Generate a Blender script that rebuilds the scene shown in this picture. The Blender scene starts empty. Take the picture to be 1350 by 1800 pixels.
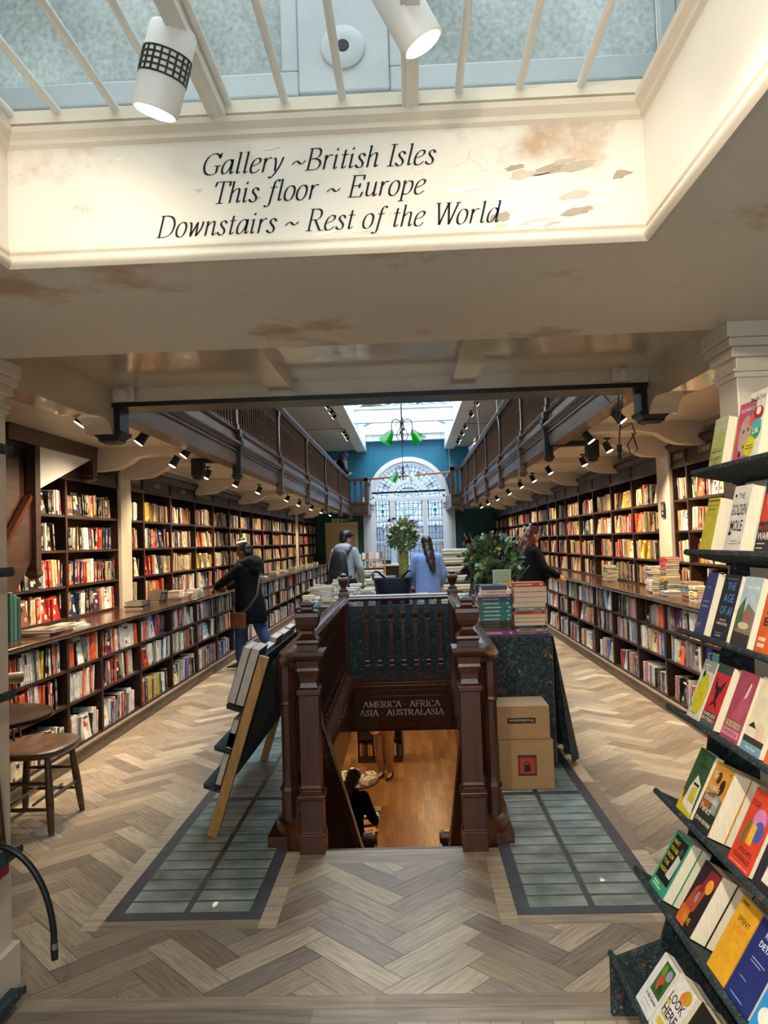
import bpy, bmesh, math, random
from mathutils import Vector, Matrix
random.seed(7)
C = bpy.context.scene.collection
SC = bpy.context.scene
PI = math.pi
R = math.radians

# ---------------------------------------------------------------- camera
YAW, PITCH, ROLL, EYE, FPX = R(1.93), R(2.23), R(1.85), 1.6, 1350.0
_F = Vector((-math.sin(YAW) * math.cos(PITCH), math.cos(YAW) * math.cos(PITCH), math.sin(PITCH)))
_R0 = Vector((math.cos(YAW), math.sin(YAW), 0)); _U0 = _R0.cross(_F)
_R = math.cos(ROLL) * _R0 - math.sin(ROLL) * _U0
_U = math.sin(ROLL) * _R0 + math.cos(ROLL) * _U0
cam = bpy.data.cameras.new('camera'); camo = bpy.data.objects.new('camera', cam); C.objects.link(camo)
camo.matrix_world = Matrix(((_R.x, _U.x, -_F.x, 0), (_R.y, _U.y, -_F.y, 0), (_R.z, _U.z, -_F.z, EYE), (0, 0, 0, 1)))
cam.sensor_fit = 'VERTICAL'; cam.sensor_height = 36.0; cam.lens = 36.0 * FPX / 1800.0
cam.clip_start = 0.02; cam.clip_end = 200
SC.camera = camo
def pix(p):
    v = Vector(p) - Vector((0, 0, EYE)); d = v.dot(_F)
    if d < .1: return None
    return (675 + FPX * v.dot(_R) / d, 900 - FPX * v.dot(_U) / d)

# ---------------------------------------------------------------- exposure, world, lights
SC.view_settings.view_transform = 'Standard'; SC.view_settings.look = 'None'
SC.view_settings.gamma = 1.0; SC.view_settings.use_curve_mapping = False
SC.view_settings.exposure = 1.25
SC.cycles.max_bounces = 7; SC.cycles.diffuse_bounces = 4; SC.cycles.glossy_bounces = 3
SC.cycles.transmission_bounces = 5; SC.cycles.transparent_max_bounces = 8
SC.cycles.caustics_reflective = False; SC.cycles.caustics_refractive = False
SC.cycles.sample_clamp_indirect = 6.0
W = bpy.data.worlds.new('overcast_sky'); SC.world = W; W.use_nodes = True
_bg = W.node_tree.nodes['Background']
_tc = W.node_tree.nodes.new('ShaderNodeTexCoord'); _nz = W.node_tree.nodes.new('ShaderNodeTexNoise')
_rp = W.node_tree.nodes.new('ShaderNodeValToRGB')
_nz.inputs['Scale'].default_value = 2.5
W.node_tree.links.new(_tc.outputs['Generated'], _nz.inputs['Vector'])
W.node_tree.links.new(_nz.outputs['Fac'], _rp.inputs['Fac'])
W.node_tree.links.new(_rp.outputs['Color'], _bg.inputs['Color'])
_rp.color_ramp.elements[0].color = (.70, .84, 1, 1); _rp.color_ramp.elements[1].color = (.92, .97, 1, 1)
SKY = .55
_bg.inputs['Strength'].default_value = SKY

def light(name, kind, loc, energy, color=(1, 1, 1), to=None, **kw):
    l = bpy.data.lights.new(name, kind); l.energy = energy; l.color = color
    for k, v in kw.items():
        if k == 'portal': l.cycles.is_portal = True
        else: setattr(l, k, v)
    o = bpy.data.objects.new(name, l); C.objects.link(o); o.location = loc
    if to is not None:
        d = (Vector(to) - Vector(loc)).normalized()
        o.rotation_euler = d.to_track_quat('-Z', 'Y').to_euler()
    return o
WARM = (1.0, .76, .48); WARM2 = (1.0, .89, .74)
# soft overcast daylight from above
light('overcast_daylight', 'SUN', (0, 8, 20), 8.5, (.90, .96, 1.0), to=(0, 8.6, 0), angle=R(105))
light('street_daylight_shop_window', 'AREA', (-.15, -1.75, 1.5), 19, (.93, .97, 1.0), to=(-.15, 3, 1.2), shape='RECTANGLE', size=3.3, size_y=1.7)
# daylight comes in through the two roof lights and the arched window
light('daylight_portal_shop_skylight', 'AREA', (-.19, .65, 3.4), 1, to=(-.19, .65, 0), shape='RECTANGLE', size=1.6, size_y=2.6, portal=1)
light('daylight_portal_hall_skylight', 'AREA', (-.08, 14.5, 5.95), 1, to=(-.08, 14.5, 0), shape='RECTANGLE', size=2.5, size_y=19.6, portal=1)
light('daylight_portal_window', 'AREA', (-.02, 24.75, 2.6), 1, to=(-.02, 0, 2.6), shape='RECTANGLE', size=2.5, size_y=3.4, portal=1)
# ---------------------------------------------------------------- helpers
def lin(c):
    return c / 12.92 if c <= .04045 else ((c + .055) / 1.055) ** 2.4
def hx(s):
    s = s.lstrip('#'); return tuple(lin(int(s[i:i + 2], 16) / 255) for i in (0, 2, 4))
MATS = {}
def mat(name, base=(.5, .5, .5), rough=.5, metal=0.0, spec=.5, var=.25, scale=6.0, stretch=(1, 1, 1), attr=False, bump=0.0, coat=0.0, detail=4.0, sheen=0.0):
    if name in MATS: return MATS[name]
    m = bpy.data.materials.new(name); m.use_nodes = True; MATS[name] = m
    nt = m.node_tree; b = nt.nodes['Principled BSDF']; L = nt.links.new
    b.inputs['Roughness'].default_value = rough; b.inputs['Metallic'].default_value = metal
    b.inputs['Specular IOR Level'].default_value = spec; b.inputs['Coat Weight'].default_value = coat
    b.inputs['Sheen Weight'].default_value = sheen
    tc = nt.nodes.new('ShaderNodeTexCoord'); mp = nt.nodes.new('ShaderNodeMapping'); nz = nt.nodes.new('ShaderNodeTexNoise')
    mp.inputs['Scale'].default_value = stretch; nz.inputs['Scale'].default_value = scale; nz.inputs['Detail'].default_value = detail
    L(tc.outputs['Object'], mp.inputs['Vector']); L(mp.outputs['Vector'], nz.inputs['Vector'])
    rp = nt.nodes.new('ShaderNodeMapRange'); rp.inputs['From Min'].default_value = .3; rp.inputs['From Max'].default_value = .7
    rp.inputs['To Min'].default_value = 1 - var; rp.inputs['To Max'].default_value = 1 + var * .6
    L(nz.outputs['Fac'], rp.inputs['Value'])
    mx = nt.nodes.new('ShaderNodeMix'); mx.data_type = 'RGBA'; mx.blend_type = 'MULTIPLY'; mx.inputs['Factor'].default_value = 1
    if attr:
        at = nt.nodes.new('ShaderNodeAttribute'); at.attribute_name = 'Col'; L(at.outputs['Color'], mx.inputs['A'])
    else: mx.inputs['A'].default_value = (*base, 1)
    L(rp.outputs['Result'], mx.inputs['B']); L(mx.outputs['Result'], b.inputs['Base Color'])
    if bump:
        bp = nt.nodes.new('ShaderNodeBump'); bp.inputs['Strength'].default_value = bump; bp.inputs['Distance'].default_value = .01
        L(nz.outputs['Fac'], bp.inputs['Height']); L(bp.outputs['Normal'], b.inputs['Normal'])
    return m
def node_mat(name):
    m = bpy.data.materials.new(name); m.use_nodes = True; MATS[name] = m
    return m, m.node_tree, m.node_tree.nodes['Principled BSDF'], m.node_tree.links.new

class MB:
    def __init__(s): s.v = []; s.f = []; s.c = []; s.m = []; s.col = (.5, .5, .5); s.mi = 0; s.X = None
    def add(s, vs, fs, col=None, m=None):
        n = len(s.v)
        if s.X is not None: vs = [s.X @ Vector(p) for p in vs]
        s.v += [tuple(p) for p in vs]; s.f += [tuple(i + n for i in f) for f in fs]
        s.c += [col or s.col] * len(fs); s.m += [s.mi if m is None else m] * len(fs)
    def box(s, x0, x1, y0, y1, z0, z1, col=None, m=None):
        if x0 > x1: x0, x1 = x1, x0
        if y0 > y1: y0, y1 = y1, y0
        if z0 > z1: z0, z1 = z1, z0
        s.add([(x0, y0, z0), (x1, y0, z0), (x1, y1, z0), (x0, y1, z0), (x0, y0, z1), (x1, y0, z1), (x1, y1, z1), (x0, y1, z1)],
              [(0, 3, 2, 1), (4, 5, 6, 7), (0, 1, 5, 4), (1, 2, 6, 5), (2, 3, 7, 6), (3, 0, 4, 7)], col, m)
    def quad(s, a, b, c, d, col=None, m=None): s.add([a, b, c, d], [(0, 1, 2, 3)], col, m)
    def prism_y(s, prof, y0, y1, col=None, m=None):          # prof: (x, z) outline
        n = len(prof)
        s.add([(x, y0, z) for x, z in prof] + [(x, y1, z) for x, z in prof],
              [tuple(range(n)), tuple(range(2 * n - 1, n - 1, -1))] + [(i, n + i, n + (i + 1) % n, (i + 1) % n) for i in range(n)], col, m)
    def prism_x(s, prof, x0, x1, col=None, m=None):          # prof: (y, z)
        n = len(prof)
        s.add([(x0, y, z) for y, z in prof] + [(x1, y, z) for y, z in prof],
              [tuple(range(n)), tuple(range(2 * n - 1, n - 1, -1))] + [(i, n + i, n + (i + 1) % n, (i + 1) % n) for i in range(n)], col, m)
    def prism_z(s, prof, z0, z1, col=None, m=None):
        n = len(prof)
        s.add([(x, y, z0) for x, y in prof] + [(x, y, z1) for x, y in prof],
              [tuple(range(n)), tuple(range(2 * n - 1, n - 1, -1))] + [(i, n + i, n + (i + 1) % n, (i + 1) % n) for i in range(n)], col, m)
    def lathe(s, prof, c=(0, 0), seg=12, rot=0.0, sq=False, col=None, m=None):   # prof: (z, r); sq: square section of half width r
        k = 4 if sq else seg; a0 = PI / 4 if sq else rot; mul = math.sqrt(2) if sq else 1
        vs = []
        for z, r in prof:
            for i in range(k):
                a = a0 + 2 * PI * i / k; vs.append((c[0] + r * mul * math.cos(a), c[1] + r * mul * math.sin(a), z))
        fs = []
        for j in range(len(prof) - 1):
            for i in range(k): fs.append((j * k + i, j * k + (i + 1) % k, (j + 1) * k + (i + 1) % k, (j + 1) * k + i))
        fs.append(tuple(range(k - 1, -1, -1))); fs.append(tuple((len(prof) - 1) * k + i for i in range(k)))
        s.add(vs, fs, col, m)
    def tube(s, pts, rad, seg=8, col=None, m=None, flat=1.0, cap=True):
        pts = [Vector(p) for p in pts]; n = len(pts)
        if not isinstance(rad, (list, tuple)): rad = [rad] * n
        vs = []; up = None
        for i in range(n):
            t = (pts[min(i + 1, n - 1)] - pts[max(i - 1, 0)])
            t = t.normalized() if t.length > 1e-9 else Vector((0, 0, 1))
            if up is None:
                up = Vector((0, 0, 1)) if abs(t.z) < .9 else Vector((0, 1, 0))
            a = up - t * up.dot(t)
            if a.length < 1e-6: a = t.orthogonal()
            a.normalize(); up = a; b = t.cross(a)
            for k in range(seg):
                q = 2 * PI * k / seg; vs.append(pts[i] + (a * math.cos(q) * flat + b * math.sin(q)) * rad[i])
        fs = [(j * seg + i, j * seg + (i + 1) % seg, (j + 1) * seg + (i + 1) % seg, (j + 1) * seg + i) for j in range(n - 1) for i in range(seg)]
        if cap: fs += [tuple(range(seg - 1, -1, -1)), tuple((n - 1) * seg + i for i in range(seg))]
        s.add(vs, fs, col, m)
    def bar(s, a, b, w, h, col=None, m=None, up=(0, 0, 1)):     # rectangular bar from a to b
        a = Vector(a); b = Vector(b); t = (b - a).normalized(); u = Vector(up); u = (u - t * u.dot(t))
        u = u.normalized() if u.length > 1e-6 else t.orthogonal().normalized()
        r = t.cross(u); vs = [p + r * sx * w / 2 + u * sz * h / 2 for p in (a, b) for sx, sz in ((-1, -1), (1, -1), (1, 1), (-1, 1))]
        s.add(vs, [(3, 2, 1, 0), (4, 5, 6, 7), (0, 1, 5, 4), (1, 2, 6, 5), (2, 3, 7, 6), (3, 0, 4, 7)], col, m)
    def ell(s, c, r, seg=14, rings=9, col=None, m=None):
        rx, ry, rz = r if isinstance(r, (tuple, list)) else (r, r, r)
        vs = [(c[0], c[1], c[2] - rz)]
        for j in range(1, rings):
            t = -PI / 2 + PI * j / rings
            for i in range(seg):
                a = 2 * PI * i / seg; vs.append((c[0] + rx * math.cos(t) * math.cos(a), c[1] + ry * math.cos(t) * math.sin(a), c[2] + rz * math.sin(t)))
        vs.append((c[0], c[1], c[2] + rz)); n = len(vs) - 1
        fs = [(0, 1 + (i + 1) % seg, 1 + i) for i in range(seg)]
        for j in range(rings - 2):
            for i in range(seg): fs.append((1 + j * seg + i, 1 + j * seg + (i + 1) % seg, 1 + (j + 1) * seg + (i + 1) % seg, 1 + (j + 1) * seg + i))
        fs += [(1 + (rings - 2) * seg + i, 1 + (rings - 2) * seg + (i + 1) % seg, n) for i in range(seg)]
        s.add(vs, fs, col, m)
    def loft(s, rings, seg=18, col=None, m=None, pw=1.0):           # rings: (cx, cy, cz, rx, ry)
        vs = []
        for cx, cy, cz, rx, ry in rings:
            for i in range(seg):
                a = 2 * PI * i / seg; ca, sa = math.cos(a), math.sin(a)
                vs.append((cx + rx * math.copysign(abs(ca) ** pw, ca), cy + ry * math.copysign(abs(sa) ** pw, sa), cz))
        n = len(rings)
        fs = [(j * seg + i, j * seg + (i + 1) % seg, (j + 1) * seg + (i + 1) % seg, (j + 1) * seg + i) for j in range(n - 1) for i in range(seg)]
        fs += [tuple(range(seg - 1, -1, -1)), tuple((n - 1) * seg + i for i in range(seg))]
        s.add(vs, fs, col, m)
    def build(s, name, mats, parent=None, world=False, smooth=0, bevel=0, origin=None, kind=None):
        me = bpy.data.meshes.new(name); vs = s.v
        if world and parent is not None:
            inv = LOCAL[parent.name].inverted(); vs = [tuple(inv @ Vector(p)) for p in vs]
        if origin is not None: vs = [(p[0] - origin[0], p[1] - origin[1], p[2] - origin[2]) for p in vs]
        me.from_pydata(vs, [], s.f)
        mats = mats if isinstance(mats, (list, tuple)) else [mats]
        for q in mats: me.materials.append(q)
        if len(mats) > 1: me.polygons.foreach_set('material_index', s.m)
        ca = me.color_attributes.new('Col', 'FLOAT_COLOR', 'CORNER'); buf = []
        for f, c in zip(s.f, s.c): buf += [c[0], c[1], c[2], 1.0] * len(f)
        ca.data.foreach_set('color', buf)
        me.validate(); me.update()
        if smooth:
            me.polygons.foreach_set('use_smooth', [True] * len(me.polygons)); me.set_sharp_from_angle(angle=R(smooth))
        o = bpy.data.objects.new(name, me); C.objects.link(o)
        if parent is not None: o.parent = parent
        if origin is not None: o.location = origin
        if bevel:
            bm = o.modifiers.new('bevel', 'BEVEL'); bm.width = bevel; bm.segments = 2; bm.limit_method = 'ANGLE'
        if kind: o['kind'] = kind
        return o
LOCAL = {}
def thing(name, label, cat, loc=(0, 0, 0), rz=0.0, group=None):
    o = bpy.data.objects.new(name, None); C.objects.link(o); o.location = loc; o.rotation_euler = (0, 0, rz); o.empty_display_size = .1
    o['label'] = label; o['category'] = cat
    if group: o['group'] = group
    LOCAL[o.name] = Matrix.Translation(Vector(loc)) @ Matrix.Rotation(rz, 4, 'Z')
    return o
def tag(o, label, cat, group=None):
    o['label'] = label; o['category'] = cat
    if group: o['group'] = group
    return o
def dup(root, loc, rz=None, label=None):
    r = root.copy(); C.objects.link(r); r.location = loc
    if rz is not None: r.rotation_euler = (0, 0, rz)
    if label: r['label'] = label
    for ch in list(root.children):
        c = ch.copy(); C.objects.link(c); c.parent = r
        for g in list(ch.children):
            d = g.copy(); C.objects.link(d); d.parent = c
    return r
ORD = 'first second third fourth fifth sixth seventh eighth ninth tenth eleventh twelfth thirteenth fourteenth fifteenth sixteenth seventeenth eighteenth nineteenth twentieth'.split()
def od(i): return ORD[i] if i < 20 else '%dth' % (i + 1)

def remeshed(mb, voxel, name, mt, parent, smooth_it=6, world=False):
    """close overlapping shapes into one continuous surface"""
    o = mb.build(name, mt, parent, world=world)
    r = o.modifiers.new('r', 'REMESH'); r.mode = 'VOXEL'; r.voxel_size = voxel
    if smooth_it:
        q = o.modifiers.new('s', 'SMOOTH'); q.factor = .5; q.iterations = smooth_it
    dg = bpy.context.evaluated_depsgraph_get()
    me = bpy.data.meshes.new_from_object(o.evaluated_get(dg)); o.modifiers.clear(); o.data = me
    me.polygons.foreach_set('use_smooth', [True] * len(me.polygons))
    if not me.materials: me.materials.append(mt)
    return o

# ---- lettering: sans from the built-in face, serif drawn with a broad nib
_TX = {}
def sans(txt):
    if txt not in _TX:
        cu = bpy.data.curves.new('t', 'FONT'); cu.body = txt; cu.size = 1.0; cu.resolution_u = 2; cu.offset = .018
        o = bpy.data.objects.new('t', cu); C.objects.link(o)
        me = bpy.data.meshes.new_from_object(o.evaluated_get(bpy.context.evaluated_depsgraph_get()))
        vs = [(v.co.x, v.co.y) for v in me.vertices]; fs = [tuple(p.vertices) for p in me.polygons]
        bpy.data.objects.remove(o); bpy.data.curves.remove(cu); bpy.data.meshes.remove(me)
        if vs:
            x0 = min(v[0] for v in vs); x1 = max(v[0] for v in vs); y0 = min(v[1] for v in vs); y1 = max(v[1] for v in vs)
        else: x0 = y0 = 0; x1 = y1 = 1
        _TX[txt] = ([((x - x0) / (x1 - x0), (y - y0) / (y1 - y0)) for x, y in vs], fs, (x1 - x0) / (y1 - y0))
    return _TX[txt]
GL = {  # width, strokes, serifs (x, y, half length)
 'G': (.8, 'M.68 .76 C.6 1.04 .3 1.06 .14 .84 C-.02 .6 0 .3 .12 .12 C.26 -.06 .5 -.04 .64 .08 L.64 .4;M.68 .76 L.7 .99', [(.64, .4, .14)]),
 'B': (.68, 'M.1 0 L.1 1;M0 1 L.34 1 C.6 1 .6 .54 .3 .52 L.1 .52;M.3 .52 C.74 .5 .68 0 .34 0 L0 0', []),
 'I': (.3, 'M.13 0 L.13 1', [(.13, 0, .13), (.13, 1, .13)]),
 'T': (.68, 'M.33 0 L.33 1;M0 .8 L.02 1 L.64 1 L.66 .8', [(.33, 0, .14)]),
 'E': (.66, 'M.1 0 L.1 1;M0 1 L.54 1 L.56 .8;M.1 .52 L.42 .52;M.42 .42 L.42 .62;M0 0 L.56 0 L.6 .22', []),
 'D': (.8, 'M.1 0 L.1 1;M0 1 L.3 1 C.84 1 .84 0 .3 0 L0 0', []),
 'R': (.74, 'M.1 0 L.1 1;M0 1 L.32 1 C.62 1 .62 .5 .32 .5 L.1 .5;M.3 .5 L.6 0 L.74 0', [(.1, 0, .12)]),
 'W': (1.0, 'M.06 1 L.28 0;M.28 0 L.52 1;M.52 1 L.72 0;M.72 0 L.96 1', [(.06, 1, .1), (.52, 1, .1), (.96, 1, .1)]),
 'A': (.78, 'M.04 0 L.37 1;M.37 1 L.7 0;M.16 .34 L.58 .34', [(.05, 0, .1), (.7, 0, .12)]),
 'M': (.96, 'M.1 0 L.12 1;M.12 1 L.46 .05;M.46 .05 L.8 1;M.82 1 L.84 0', [(.1, 0, .1), (.84, 0, .12), (.08, 1, .06), (.86, 1, .06)]),
 'C': (.76, 'M.66 .74 C.58 1.04 .28 1.04 .14 .82 C0 .6 0 .36 .14 .16 C.3 -.06 .56 -.04 .68 .2;M.66 .74 L.68 .98', []),
 'F': (.6, 'M.1 0 L.1 1;M0 1 L.52 1 L.54 .78;M.1 .52 L.4 .52;M.4 .42 L.4 .62', [(.1, 0, .13)]),
 'S': (.54, 'M.44 .76 C.4 1.06 .06 1.06 .06 .76 C.06 .52 .48 .5 .48 .24 C.48 -.08 .06 -.06 .02 .26', []),
 'U': (.76, 'M.1 1 L.1 .3 C.1 -.1 .62 -.1 .62 .3 L.62 1', [(.1, 1, .12), (.62, 1, .1)]),
 'L': (.6, 'M.1 0 L.1 1;M0 0 L.5 0 L.54 .24', [(.1, 1, .12)]),
 'N': (.8, 'M.1 0 L.1 1;M.1 1 L.68 0;M.68 0 L.68 1', [(.1, 0, .1), (.68, 1, .1), (.06, 1, .06)]),
 'Y': (.68, 'M.04 1 L.34 .48;M.64 1 L.34 .48;M.34 .48 L.34 0', [(.04, 1, .1), (.64, 1, .1), (.34, 0, .12)]),
 'O': (.8, 'M.38 1 C.1 1 .02 .7 .02 .5 C.02 .2 .14 0 .38 0 C.64 0 .74 .26 .74 .5 C.74 .76 .64 1 .38 1', []),
 'P': (.64, 'M.1 0 L.1 1;M0 1 L.34 1 C.64 1 .64 .46 .34 .46 L.1 .46', [(.1, 0, .13)]),
 'H': (.84, 'M.1 0 L.1 1;M.7 0 L.7 1;M.1 .52 L.7 .52', [(.1, 0, .12), (.1, 1, .12), (.7, 0, .12), (.7, 1, .12)]),
 'K': (.74, 'M.1 0 L.1 1;M.62 1 L.12 .42;M.24 .54 L.66 0', [(.1, 0, .1), (.1, 1, .1), (.62, 1, .1), (.66, 0, .1)]),
 'a': (.58, 'M.42 .5 C.42 .66 .3 .68 .22 .66 C.06 .6 0 .3 .04 .12 C.08 -.03 .2 -.02 .3 .12 C.38 .24 .42 .4 .42 .5;M.44 .67 L.44 .1 C.44 -.01 .5 -.02 .56 .1', []),
 'l': (.28, 'M.0 .97 L.1 1 L.1 .1 C.1 -.01 .16 -.02 .22 .08', []),
 'e': (.48, 'M.05 .32 C.2 .34 .4 .42 .4 .55 C.4 .66 .3 .68 .24 .67 C.1 .64 .02 .45 .02 .25 C.02 .05 .1 -.02 .2 -.01 C.3 0 .36 .06 .42 .14', []),
 'r': (.4, 'M0 .6 L.08 .66 L.08 0;M.08 .42 C.16 .62 .24 .72 .34 .64', []),
 'y': (.5, 'M.0 .62 C.1 .7 .12 .5 .17 .03;M.42 .66 C.4 .3 .2 -.1 .1 -.22 C.05 -.3 -.02 -.3 -.05 -.22', []),
 't': (.33, 'M.13 .86 L.12 .1 C.12 -.01 .2 -.02 .27 .1;M0 .64 L.28 .64', []),
 'i': (.27, 'M0 .6 L.08 .66 L.08 .1 C.08 -.01 .14 -.02 .2 .08;M.08 .86 L.08 .95', []),
 's': (.42, 'M.34 .52 C.3 .7 .08 .7 .08 .52 C.08 .4 .32 .3 .32 .15 C.32 -.05 .08 -.06 .0 .13', []),
 'h': (.56, 'M0 .97 L.07 1 L.07 0;M.07 .42 C.18 .64 .4 .78 .4 .52 L.4 .1 C.4 -.01 .46 -.02 .52 .1', []),
 'f': (.36, 'M.4 .9 C.34 1.04 .2 1 .18 .8 L.14 -.1 C.12 -.28 0 -.3 -.08 -.2;M.04 .64 L.33 .64', []),
 'o': (.5, 'M.22 .67 C.06 .67 .0 .45 .0 .3 C0 .1 .08 -.02 .2 -.02 C.36 -.02 .42 .2 .42 .36 C.42 .55 .36 .67 .22 .67', []),
 'u': (.58, 'M0 .6 L.08 .66 L.08 .18 C.08 -.06 .3 -.02 .42 .24;M.42 .66 L.42 .1 C.42 -.01 .48 -.02 .54 .1', []),
 'p': (.54, 'M0 .6 L.08 .66 L.08 -.28;M.08 .44 C.2 .7 .46 .72 .46 .4 C.46 .1 .26 -.08 .08 .06', [(.08, -.28, .11)]),
 'd': (.58, 'M.42 .5 C.42 .66 .3 .68 .22 .66 C.06 .6 0 .3 .04 .12 C.08 -.03 .2 -.02 .3 .12 C.38 .24 .42 .4 .42 .5;M.36 .98 L.44 1 L.44 .1 C.44 -.01 .5 -.02 .56 .1', []),
 'w': (.7, 'M.0 .64 C.1 .66 .12 .3 .14 0;M.14 0 L.36 .64;M.36 .64 L.4 0;M.4 0 C.52 .2 .66 .45 .6 .66', []),
 'n': (.56, 'M0 .6 L.08 .66 L.08 0;M.08 .42 C.2 .64 .4 .78 .4 .5 L.4 .1 C.4 -.01 .46 -.02 .52 .1', []),
 'v': (.5, 'M.0 .64 C.1 .66 .12 .3 .17 0;M.17 0 C.3 .2 .5 .45 .42 .66', []),
 'b': (.54, 'M0 .97 L.07 1 L.07 .08;M.07 .42 C.2 .72 .46 .72 .46 .4 C.46 .06 .24 -.08 .07 .08', []),
 "'": (.2, 'M.08 1 L.05 .76', []),
 '~': (.6, 'M0 .3 C.1 .5 .2 .46 .28 .37 C.36 .28 .46 .26 .54 .44', []),
 '.': (.3, 'M.1 .36 L.1 .45', []), ' ': (.3, '', []),
}
def _path(d):
    t = d.replace('M', ' M ').replace('L', ' L ').replace('C', ' C ').split(); out = []; i = 0; cmd = None
    while i < len(t):
        if t[i] in 'MLC': cmd = t[i]; i += 1
        if cmd in 'ML': out.append((float(t[i]), float(t[i + 1]))); i += 2
        else:
            p = [out[-1]] + [(float(t[i + 2 * k]), float(t[i + 2 * k + 1])) for k in range(3)]; i += 6
            for k in range(1, 9):
                u = k / 8; a, b, c, e = (1 - u) ** 3, 3 * u * (1 - u) ** 2, 3 * u * u * (1 - u), u ** 3
                out.append(tuple(a * p[0][q] + b * p[1][q] + c * p[2][q] + e * p[3][q] for q in (0, 1)))
    return out
def serif(txt, shear=0.0, nib=.12, ang=22, thin=.035):
    """quads of a serif text, cap height 1; returns (list of quads, width)"""
    q = []; x = 0.0; n = Vector((math.cos(R(ang)), math.sin(R(ang)))) * nib / 2
    for ch in txt:
        w, st, se = GL[ch]; kern = .06
        segs = []
        for d in st.split(';'):
            if d:
                p = _path(d); segs += list(zip(p, p[1:]))
        segs += [((sx - l, sy), (sx + l, sy)) for sx, sy, l in se]
        for a, b in segs:
            a = Vector(a); b = Vector(b); e = b - a
            if e.length < 1e-6: continue
            pr = Vector((-e.y, e.x)).normalized() * thin / 2; ex = e.normalized() * thin * .4
            for m1, m2 in ((n, None), (pr, ex)):
                pa, pb = (a, b) if m2 is None else (a - m2, b + m2)
                q.append([(pp.x + x + shear * pp.y, pp.y) for pp in (pa - m1, pa + m1, pb + m1, pb - m1)])
        x += w + kern
    return q, x
def put_serif(mb, txt, O, U, V, size, col, align='c', **kw):
    qs, w = serif(txt, **kw); O = Vector(O); U = Vector(U); V = Vector(V)
    off = {'c': -w / 2, 'l': 0, 'r': -w}[align]
    for q in qs: mb.add([O + U * (x + off) * size + V * y * size for x, y in q], [(0, 1, 2, 3)], col)
def put_sans(mb, txt, O, U, V, h, col, w=None, align='l'):
    vs, fs, asp = sans(txt); O = Vector(O); U = Vector(U); V = Vector(V); w = w or asp * h
    off = {'c': -w / 2, 'l': 0, 'r': -w}[align]
    mb.add([O + U * (x * w + off) + V * y * h for x, y in vs], fs, col)
# ---------------------------------------------------------------- materials
WOOD = mat('mahogany', hx('401c0d'), rough=.3, var=.45, scale=9, stretch=(3, 3, .35), coat=.15, bump=.03)
WOODY = mat('mahogany_rail', hx('45200f'), rough=.24, var=.4, scale=9, stretch=(3, .35, 3), coat=.3, bump=.03)
GWOOD = mat('gallery_wood', hx('523828'), rough=.4, var=.5, scale=7, stretch=(3, .3, 3), coat=.1, bump=.04)
CASE = mat('bookcase_wood', hx('35211a'), rough=.5, spec=.3, var=.5, scale=8, stretch=(3, .4, 3), coat=0.0, bump=.03)
BACK = mat('bookcase_back_wood', hx('4a2f1e'), rough=.6, var=.4, scale=8, stretch=(3, 3, .4))
PLINTH = mat('worn_oak', hx('6b5640'), rough=.5, var=.5, scale=7, stretch=(3, .35, 3), bump=.05)
CREAM = mat('cream_paint', hx('d8ccb9'), rough=.38, var=.10, scale=2.2, bump=.05)
CREAMG = mat('cream_gloss_paint', hx('cdc1aa'), rough=.16, var=.10, scale=3.0, bump=.12, coat=.3)
WHITE = mat('white_paint', hx('e9ebec'), rough=.4, var=.05, scale=3)
GREYC = mat('grey_white_paint', hx('b9b9b6'), rough=.5, var=.08, scale=1.5)
BLUE = mat('blue_wall_paint', hx('2f7f9f'), rough=.6, var=.12, scale=1.2)
TEAL = mat('dark_green_wall_paint', hx('1f4a48'), rough=.6, var=.12, scale=1.2)
BLACK = mat('black_paint', hx('15120f'), rough=.35, var=.2, scale=8)
LEAD = mat('dark_lead', hx('4a4c50'), rough=.45, metal=.3, var=.25, scale=12, bump=.06)
METAL = mat('white_metal', hx('dcdcd6'), rough=.35, var=.06, scale=10)
GREYM = mat('grey_frame_paint', hx('b4babc'), rough=.4, var=.10, scale=6)
PAINT = mat('painted', attr=True, rough=.45, var=.12, scale=14)
BOOK = mat('book_cover_print', attr=True, rough=.34, var=.16, scale=30, spec=.5)
PAGE = mat('paper_pages', hx('e8dcc0'), rough=.8, var=.18, scale=20, stretch=(40, 1, 1))
CLOTH = mat('cloth', attr=True, rough=.85, var=.22, scale=26, bump=.06, sheen=.15)
PLANT = mat('leaf', attr=True, rough=.5, var=.3, scale=18)
CARD = mat('cardboard', hx('b08b62'), rough=.75, var=.10, scale=10, stretch=(1, 1, 8))
PALE = mat('pale_pine', hx('b98a4e'), rough=.5, var=.25, scale=8, stretch=(4, 4, .4))
CHAIRW = mat('elm_wood', hx('5f452f'), rough=.38, var=.45, scale=9, stretch=(3, .5, 3), coat=.15)
PARQ = []
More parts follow.
